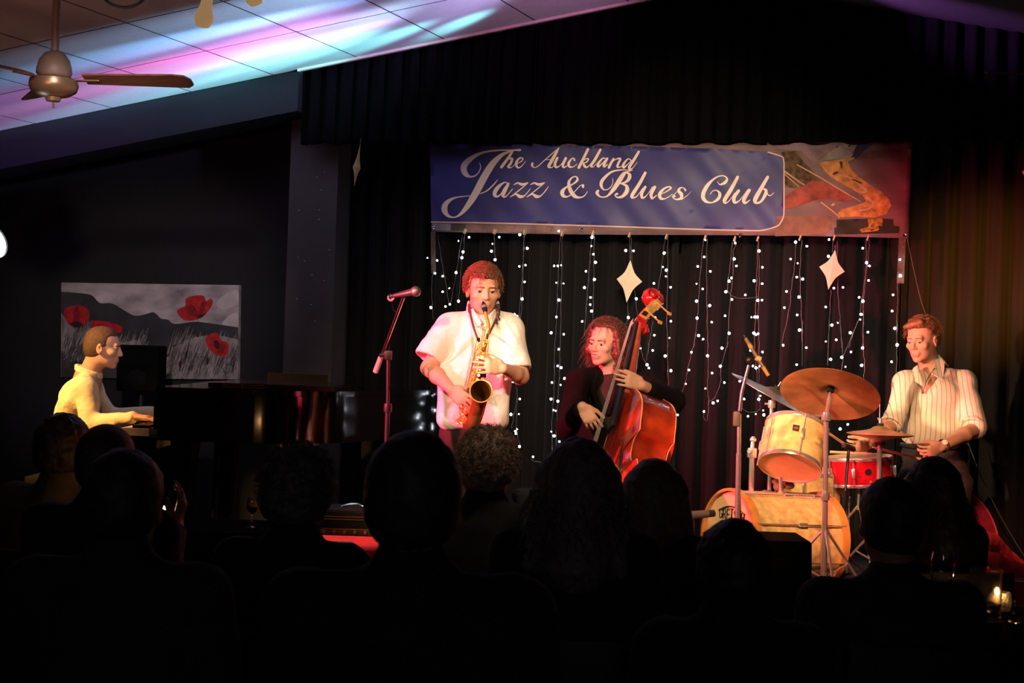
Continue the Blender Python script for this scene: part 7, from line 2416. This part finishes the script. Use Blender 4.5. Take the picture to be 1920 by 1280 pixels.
def listener(label, px, ytop, d, style, haircol, cloth, yaw=0.0, hs=1.0, shw=0.175, clabel=None, raise_hand=None, curls_n=0, sleeve=None, pitch=0, drop=0.0):
    s_px = FPX / d
    a = R(yaw)
    F = (_f0 * math.cos(a) + _r0 * math.sin(a)).normalized()
    hc = pt(px, ytop + 0.122 * hs * s_px, d)
    H = Head(hc, 0, pitch, 0, hs, facing=F)
    sd = H.s
    base = Vector((hc.x, hc.y, 0)) - F * 0.06
    g = person(label, base)
    rot = Matrix((F.cross(Vector((0, 0, 1))), F, Vector((0, 0, 1)))).transposed()
    side = F.cross(Vector((0, 0, 1))).normalized()
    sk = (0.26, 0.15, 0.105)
    nbk = hc - F * 0.035 + Vector((0, 0, -0.135 * hs - drop))
    S = Sculpt()
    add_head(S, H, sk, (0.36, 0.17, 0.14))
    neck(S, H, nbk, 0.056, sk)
    shl = [nbk + side * k * shw + Vector((0, 0, -0.055)) for k in (-1, 1)]
    zt = 0.76
    elb = [Vector((p.x, p.y, 0)) + side * k * 0.05 + F * 0.06 + Vector((0, 0, min(p.z - 0.27, 0.82))) for p, k in zip(shl, (-1, 1))]
    wri = [Vector((e.x, e.y, 0)) + F * 0.20 - side * k * 0.08 + Vector((0, 0, 0.62)) for e, k in zip(elb, (-1, 1))]
    hnd = [(-side * k * 0.3 + F) for k in (-1, 1)]
    if raise_hand:
        k, wp, fd = raise_hand
        i = 0 if k < 0 else 1
        wri[i] = wp
        elb[i] = (shl[i] + wp) / 2 + Vector((0, 0, -0.13)) + F * 0.02
        hnd[i] = fd
    for i, k in enumerate((-1, 1)):
        S.chain([elb[i], wri[i]], [0.036, 0.026], 0.02, sk)
        add_hand(S, wri[i], hnd[i], -side * k if not (raise_hand and raise_hand[0] == k) else -F + side * 0.2, Vector((0, 0, -1)) if not (raise_hand and raise_hand[0] == k) else -side * k, (0.4, 0.4, 0.45, 0.5), 0.95, sk)
    T = Sculpt()
    hip = Vector((base.x, base.y, 0.56)) - F * 0.02
    T.cone(nbk, hip, 0.07, 0.085, 0.05, sk)
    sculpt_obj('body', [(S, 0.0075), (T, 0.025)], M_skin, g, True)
    # clothes
    C = Sculpt()
    ch = nbk + Vector((0, 0, -0.18)) - F * 0.01
    C.ell(ch, (shw + 0.010, 0.125, 0.165), rot, 0.05)
    C.ell(Vector((base.x, base.y, max(0.68, (ch.z + 0.52) / 2))) - F * 0.01, (shw + 0.005, 0.135, 0.185), rot, 0.06)
    for i in range(2):
        C.cone(nbk + Vector((0, 0, -0.02)), shl[i], 0.052, 0.066, 0.04)
        C.chain([shl[i], elb[i]], [0.072, 0.056], 0.03)
        C.chain([elb[i], elb[i].lerp(wri[i], 0.8)], [0.054, 0.040], 0.02)
    C.cone(nbk + Vector((0, 0, -0.06)), nbk + Vector((0, 0, 0.030)), 0.108, 0.070, 0.03)
    ring = [nbk + Vector((0, 0, 0.02)) + (side * math.cos(t) + F * math.sin(t)) * 0.066 for t in [2 * math.pi * i / 12 for i in range(13)]]
    C.chain(ring, [0.013] * 13, 0.012)
    sculpt_obj('jacket', [(C, 0.013)], cloth, g, wrinkle=0.006, wscale=11, seed=px * 0.01)
    L_ = Sculpt()
    L_.ell(Vector((base.x, base.y, 0.56)), (0.185, 0.145, 0.095), rot, 0.04)
    for k in (-1, 1):
        kn_ = Vector((base.x, base.y, 0.52)) + F * 0.42 + side * k * 0.11
        an = Vector((kn_.x, kn_.y, 0.08)) + F * 0.02
        L_.chain([Vector((base.x, base.y, 0.555)) + side * k * 0.09, kn_, an], [0.084, 0.062, 0.050], 0.03)
        L_.cone(Vector((an.x, an.y, 0.045)), Vector((an.x, an.y, 0.040)) + F * 0.13, 0.042, 0.036, 0.02)
    sculpt_obj('trousers', [(L_, 0.02)], mat('dark_trousers', (0.010, 0.010, 0.011), 0.9), g)
    hm = mat('hair_' + '_'.join(str(int(c * 1000)) for c in haircol), haircol, 0.6, noise=0.4, nscale=60)
    if style == 'short':
        h = hair_cap(H, g, hm, 0.012, 0.064, -0.088, 0.004, px, 0.008, temple=0.020)
    elif style == 'full':
        h = hair_cap(H, g, hm, 0.022, 0.064, -0.095, 0.008, px, 0.008, temple=0.0)
    elif style == 'bald':
        h = hair_cap(H, g, hm, 0.004, -0.015, -0.070, 0.002, px, 0.008, temple=0.0)
        for sg in (1,):
            pass
    elif style == 'long':
        def ex(S, H):
            S.cone(H.P(0, -0.045, 0.02), H.P(0, -0.085, -0.20), 0.085, 0.105, 0.04)
            for q in (-1, 1):
                S.cone(H.P(q * 0.070, -0.02, 0.02), H.P(q * 0.115, -0.060, -0.20), 0.045, 0.055, 0.04)
        h = hair_cap(H, g, hm, 0.020, 0.070, None, 0.007, px, 0.009, extra=ex, temple=-0.3)
        curls(H, h, hm, 260, 0.10, px, 0.8, 0.006, 0.0022, -0.95, rad=(0.125, 0.130, 0.13), face=(0.0, 2.0), outward=0.3, turns=1.6, cz=-0.08, name='hair_strands')
    elif style == 'bob':
        def ex(S, H):
            S.cone(H.P(0, -0.045, 0.02), H.P(0, -0.065, -0.11), 0.080, 0.085, 0.04)
            for q in (-1, 1):
                S.cone(H.P(q * 0.068, -0.01, 0.02), H.P(q * 0.092, -0.02, -0.115), 0.042, 0.048, 0.04)
        h = hair_cap(H, g, hm, 0.016, 0.070, None, 0.004, px, 0.008, extra=ex, temple=-0.3)
    if curls_n:
        curls(H, h, hm, curls_n * 3, 0.026, px + 1, 0.2, 0.005, 0.0013, -0.45, rad=(0.092, 0.112, 0.104), face=(0.3, 0.4), outward=0.6, name='hair_strands')
    cb_ = Vector((base.x, base.y, 0)) - F * 0.01
    chair(cb_, F, clabel)
    return g


K_black = mat('black_knit', (0.006, 0.006, 0.007), 0.9, noise=0.3)
K_navy = mat('navy_cloth', (0.006, 0.008, 0.016), 0.9, noise=0.3)
K_grey = mat('charcoal_cloth', (0.020, 0.020, 0.022), 0.9, noise=0.3)
K_tan = mat('tan_collar_cloth', (0.10, 0.065, 0.035), 0.9, noise=0.3)
K_brown = mat('brown_black_cloth', (0.012, 0.009, 0.008), 0.9, noise=0.3)
listener('person with dark hair and tan coat sitting before the pianist', 122, 782, 5.1, 'full', (0.035, 0.022, 0.016), K_tan, 14, 1.0, clabel='chair under the listener in the tan coat')
listener('bald person holding a hand up beside the candle', 203, 793, 4.20, 'bald', (0.06, 0.04, 0.035), K_black, 14, 1.0, clabel='chair under the bald listener',
         raise_hand=(1, pt(330, 985, 4.66), UPV * 0.9 + RIGHT * 0.25))
listener('person with short dark hair and grey sleeves sitting in front of the candle', 236, 845, 3.12, 'short', (0.020, 0.017, 0.016), K_grey, 4, 0.97, 0.18, clabel='chair under the listener with grey sleeves')
listener('person with wavy grey hair sitting before the red table', 563, 843, 3.86, 'full', (0.10, 0.085, 0.075), K_black, 18, 1.0, 0.16, clabel='chair under the wavy grey-haired listener', curls_n=150)
listener('broad person with short grey-black hair in a navy jacket, blocking the stage edge', 777, 813, 2.62, 'short', (0.025, 0.021, 0.020), K_navy, 3, 1.04, 0.195, clabel='chair under the navy jacket')
listener('person with tousled light grey hair sitting under the saxophone player', 916, 808, 4.70, 'full', (0.26, 0.18, 0.12), K_black, 14, 0.98, 0.16, clabel='chair under the tousled grey-haired listener', curls_n=200)
listener('person with long fluffy grey hair sitting in front of the double bass', 1084, 828, 3.93, 'long', (0.12, 0.09, 0.085), K_brown, 3, 1.0, 0.165, clabel='chair under the long fluffy grey hair')
listener('person with a dark blonde bob sitting beside the double bass', 1228, 864, 4.60, 'bob', (0.11, 0.07, 0.05), K_black, 18, 0.96, 0.155, clabel='chair under the blonde bob')
listener('low-sitting person with dark hair in front of the floor monitor', 1372, 984, 3.05, 'full', (0.010, 0.009, 0.009), K_black, 0, 0.84, 0.14, clabel='chair before the floor monitor')
listener('person with cropped dark hair and round shoulders sitting before the snare drum', 1668, 897, 3.98, 'short', (0.018, 0.014, 0.012), K_grey, -4, 1.02, 0.19, clabel='chair under the round-shouldered listener', drop=0.03)
listener('person with long black hair sitting below the drummer', 1744, 862, 5.35, 'long', (0.008, 0.007, 0.007), K_black, -12, 0.95, 0.145, clabel='chair under the long black hair')

# ------------------------------------------------------------------ tables
M_redcloth = mat('red_tablecloth', (0.62, 0.020, 0.030), 0.85, noise=0.12, nscale=30)
M_blackcloth = mat('black_tablecloth', (0.0018, 0.0016, 0.0016), 1.0, spec=0.03, noise=0.2)
M_wood = mat('dark_table_wood', (0.03, 0.018, 0.012), 0.5, noise=0.3)


def table(c, size, label, clabel, m, zt=0.75, drop_=0.20):
    c = Vector((c.x, c.y, 0))
    g = empty('table', label, 'table', c, 'hall tables')
    MB().box(c + Vector((0, 0, zt - 0.02)), (size - 0.08, size - 0.08, 0.03), rkey, 0.004).build('tabletop', M_wood, g)
    MB().tube([c + Vector((0, 0, 0.03)), c + Vector((0, 0, zt - 0.035))], 0.035, 12).build('pedestal', M_black, g, True)
    MB().lathe([(0.0, 0.0), (0.22, 0.0), (0.22, 0.02), (0.05, 0.05), (0.0, 0.05)], c, (0, 0, 1), 20).build('base', M_black, g, True)
    # draped cloth with folds at the corners
    n = 26
    vs, fs = [], []
    half = size / 2 + 0.004
    ext = half + drop_
    for j in range(n + 1):
        for i in range(n + 1):
            u = -ext + 2 * ext * i / n; v = -ext + 2 * ext * j / n
            du, dv = max(0, abs(u) - half), max(0, abs(v) - half)
            x = math.copysign(min(abs(u), half), u); y = math.copysign(min(abs(v), half), v)
            z = zt - max(du, dv)
            fl = 0.02 * math.sin(u * 17 + v * 13) * (du + dv) / max(drop_, 1e-6)
            x += math.copysign(0.035 * du / drop_ + fl * (du > 0), u) if du > 0 else 0
            y += math.copysign(0.035 * dv / drop_ + fl * (dv > 0), v) if dv > 0 else 0
            p = c + rkey @ Vector((x, y, 0)); vs.append((p.x, p.y, z + 0.0025))
    for j in range(n):
        for i in range(n):
            q = j * (n + 1) + i
            fs.append([q, q + 1, q + n + 2, q + n + 1])
    o = mesh_obj('tablecloth', vs, fs, m, None, smooth=True)
    tag(o, clabel, 'tablecloth', 'tablecloths')
    return g


TZ = 0.7525
table(pt(664, 1018, 5.95), 0.44, 'small table between the grey-haired listener and the stage', 'bright red tablecloth in front of the amplifier', M_redcloth)
table(pt(394, 1075, 4.95), 0.44, 'table beside the bald listener', 'black tablecloth under the candle and the stemless glass', M_blackcloth)
table(pt(426, 972, 6.34), 0.52, 'table at the stage edge below the piano', 'black tablecloth under the glass of red wine', M_blackcloth)
table(pt(1893, 1150, 4.58), 0.66, 'table at the hall\'s side wall with jug and glasses', 'black tablecloth under the water jug', M_blackcloth)
table(pt(1955, 1080, 5.75), 0.56, 'table beside the red cymbal case', 'red tablecloth under the heap of clothes', M_redcloth)
table(pt(1722, 1262, 3.33), 0.38, 'table behind the round-shouldered listener', 'dim red tablecloth behind the round-shouldered listener', M_redcloth)
table(pt(914, 1090, 5.52), 0.34, 'little table in front of the tousled grey-haired listener', 'dim red tablecloth in front of the tousled grey-haired listener', M_redcloth)

M_glass = mat('clear_glass', (0.95, 0.95, 0.95), 0.03, noise=0.0, trans=1.0, ior=1.45)
M_wine = mat('red_wine', (0.20, 0.01, 0.012), 0.05, noise=0.0, trans=0.6, ior=1.34)
M_water = mat('water', (0.9, 0.92, 0.92), 0.02, noise=0.0, trans=1.0, ior=1.33)


def wine_glass(p, label, k=1.0, fill=0.0, stem=True):
    g = empty('wine_glass' if stem else 'tumbler', label, 'glass', p)
    if stem:
        prof = [(0.0, 0.0), (0.034, 0.0), (0.034, 0.002), (0.006, 0.007), (0.0042, 0.02), (0.0042, 0.08), (0.012, 0.092), (0.034, 0.115), (0.041, 0.145), (0.038, 0.185), (0.033, 0.21), (0.0315, 0.21), (0.0365, 0.185), (0.0395, 0.145), (0.0325, 0.117), (0.010, 0.095), (0.0, 0.094)]
    else:
        prof = [(0.0, 0.0), (0.026, 0.0), (0.036, 0.02), (0.040, 0.05), (0.038, 0.085), (0.035, 0.10), (0.0335, 0.10), (0.0365, 0.085), (0.0385, 0.05), (0.0345, 0.021), (0.024, 0.004), (0.0, 0.004)]
    MB().lathe([(a * k, b * k) for a, b in prof], p, (0, 0, 1), 28).build('glass_body', M_glass, g, True)
    if fill:
        if stem:
            MB().lathe([(0.0, 0.096 * k), (0.010 * k, 0.0965 * k), (0.0322 * k, 0.1175 * k), (0.0385 * k, 0.140 * k), (0.0, 0.1405 * k)], p, (0, 0, 1), 24).build('wine', M_wine, g, True)
        else:
            MB().lathe([(0.0, 0.006), (0.023, 0.006), (0.0335, 0.022), (0.036, 0.035), (0.0, 0.0355)], p, (0, 0, 1), 24).build('drink', M_water, g, True)
    return g


def at_table(px, d, zt=TZ + 0.0015):
    r = pt(px, 1000, d)
    return Vector((r.x, r.y, zt))


wine_glass(at_table(471, 6.32), 'small glass of red wine on the table below the piano', 0.62, 1)
wine_glass(at_table(431, 4.92), 'empty stemless glass on the black tablecloth near the candle', 1.0, 0, False)
wine_glass(at_table(1769, 4.70), 'tall wine glass standing beside the water jug', 0.98, 0)
wine_glass(at_table(1801, 4.50), 'small stemmed glass in front of the tall wine glass', 0.52, 0)
# jug with water and ice
jp = at_table(1851, 4.62)
jug = empty('water_jug', 'straight glass jug half full of water and ice', 'jug', jp)
MB().lathe([(0.0, 0.0), (0.050, 0.0), (0.051, 0.004), (0.052, 0.165), (0.0495, 0.166), (0.0485, 0.012), (0.0, 0.011)], jp, (0, 0, 1), 36).build('glass_body', mat('misted_glass', (0.80, 0.74, 0.70), 0.12, noise=0.1, trans=0.95, ior=1.2), jug, True)
MB().lathe([(0.0, 0.012), (0.0475, 0.013), (0.0478, 0.056), (0.0, 0.0565)], jp, (0, 0, 1), 30).build('water', M_water, jug, True)
rs = random.Random(9)
for i in range(4):
    MB().box(jp + Vector((rs.uniform(-0.022, 0.022), rs.uniform(-0.022, 0.022), 0.030 + 0.006 * i)), (0.020, 0.020, 0.020), Euler((rs.random(), rs.random(), rs.random())).to_matrix(), 0.004).build('ice_cube', M_glass, jug)
# candles
M_wax = mat('candle_wax', (0.80, 0.70, 0.55), 0.5, noise=0.05)
M_flame = mat('candle_flame', (1.0, 0.6, 0.2), 0.5, noise=0.0, emit=(1.0, 0.50, 0.14), estr=14.0)


def candle(p, label, hold_h, wick_z, r_, fl, power, cut=False):
    g = empty('candle', label, 'candle', p)
    MB().lathe([(0.0, 0.0), (r_ * 0.9, 0.0), (r_, 0.01), (r_ * 1.08, hold_h * 0.5), (r_, hold_h), (r_ * 0.94, hold_h), (r_ * 1.0, hold_h * 0.5), (r_ * 0.9, 0.012), (0.0, 0.01)], p, (0, 0, 1), 24).build('holder', M_glass if not cut else mat('cut_glass', (0.95, 0.9, 0.8), 0.08, noise=0.0, trans=1.0, bump=1.0, bscale=160), g, True)
    MB().lathe([(0.0, 0.012), (r_ * 0.55, 0.012), (r_ * 0.55, wick_z - 0.006), (0.0, wick_z - 0.005)], p, (0, 0, 1), 18).build('wax', M_wax, g, True)
    f = p + Vector((0, 0, wick_z))
    MB().lathe([(0.0, 0.0), (fl * 0.16, fl * 0.12), (fl * 0.22, fl * 0.32), (fl * 0.15, fl * 0.65), (0.0, fl)], f, (0, 0, 1), 12).build('flame', M_flame, g, True)
    ld = bpy.data.lights.new('candle_light', 'POINT'); ld.color = (1.0, 0.50, 0.18); ld.energy = power; ld.shadow_soft_size = 0.012
    o = bpy.data.objects.new('candle_light', ld); link(o); o.location = f + Vector((0, 0, fl * 1.3))
    return g


cp = at_table(306, 4.80)
zf = pt(306, 966, 4.80).z - cp.z
candle(cp, 'tall candle with bright flame beside the bald listener\'s raised hand', zf * 0.75, zf, 0.030, 0.034, 0.9)
candle(at_table(1878, 4.82), 'tealight in a cut-glass holder glowing behind the water jug', 0.062, 0.040, 0.036, 0.022, 0.35, True)
wine_glass(at_table(1906, 4.60), 'short tumbler beside the cut-glass tealight', 0.75, 0, False)
# heap of clothes and paper on the red table at the side
cb2 = pt(1885, 1052, 5.75)
M_scarf = mat('coral_scarf', (0.62, 0.085, 0.055), 0.9, noise=0.2, nscale=30, bump=0.4, bscale=60)
S = Sculpt()
tz2 = TZ + 0.004
def heap(l, r_):
    S.chain([Vector((pt(x, 1000, d).x, pt(x, 1000, d).y, tz2 + h)) for x, d, h in l], r_, 0.02)
heap([(1838, 5.60, 0.10), (1848, 5.62, 0.135), (1862, 5.64, 0.125), (1880, 5.66, 0.08), (1900, 5.66, 0.035)], [0.030, 0.034, 0.034, 0.030, 0.026])
heap([(1836, 5.70, 0.075), (1862, 5.72, 0.08), (1890, 5.70, 0.05), (1915, 5.68, 0.03)], [0.04, 0.045, 0.035, 0.026])
heap([(1850, 5.58, 0.07), (1870, 5.56, 0.06), (1896, 5.58, 0.04), (1922, 5.62, 0.028)], [0.026, 0.03, 0.026, 0.022])
S.box(Vector((pt(1880, 1000, 5.66).x, pt(1880, 1000, 5.66).y, tz2 - 0.05)), (0.5, 0.5, 0.05), None, 0.002, 0.004, None, True)
tag(sculpt_obj('scarf', [(S, 0.006)], M_scarf, None, wrinkle=0.006, wscale=30, seed=3), 'coral red scarf heaped beside the cymbal case', 'scarf')
q = Vector((pt(1895, 1000, 5.50).x, pt(1895, 1000, 5.50).y, tz2 + 0.004))
tag(MB().box(q, (0.16, 0.10, 0.004), rkey @ Euler((0, 0, R(-12))).to_matrix()).build('paper', mat('pink_lit_paper', (0.80, 0.62, 0.60), 0.8), None), 'sheet of pale paper beside the coral scarf', 'paper')
# plastic cup on a side stool by the saxophone player
sb3 = pt(1012, 960, 7.05); sb3.z = STAGE_Z
zs = pt(1012, 918, 7.05).z
stool(sb3, zs, 'low side stool between saxophone and bass players', r_=0.14)
cu = Vector((sb3.x, sb3.y, zs + 0.001))
tag(MB().lathe([(0.0, 0.0), (0.018, 0.0), (0.026, 0.062), (0.028, 0.064), (0.025, 0.064), (0.0165, 0.003), (0.0, 0.003)], cu, (0, 0, 1), 20).build('plastic_cup', mat('pale_plastic', (0.45, 0.30, 0.30), 0.35, noise=0.05), None, True), 'small pale plastic cup on the side stool', 'cup')
# phone on the red table
q = at_table(632, 5.86)
tag(MB().box(q + Vector((0, 0, 0.005)), (0.13, 0.06, 0.008), rkey, 0.002).build('phone', mat('grey_phone_glass', (0.10, 0.10, 0.11), 0.25), None), 'grey phone lying on the bright red tablecloth', 'phone')
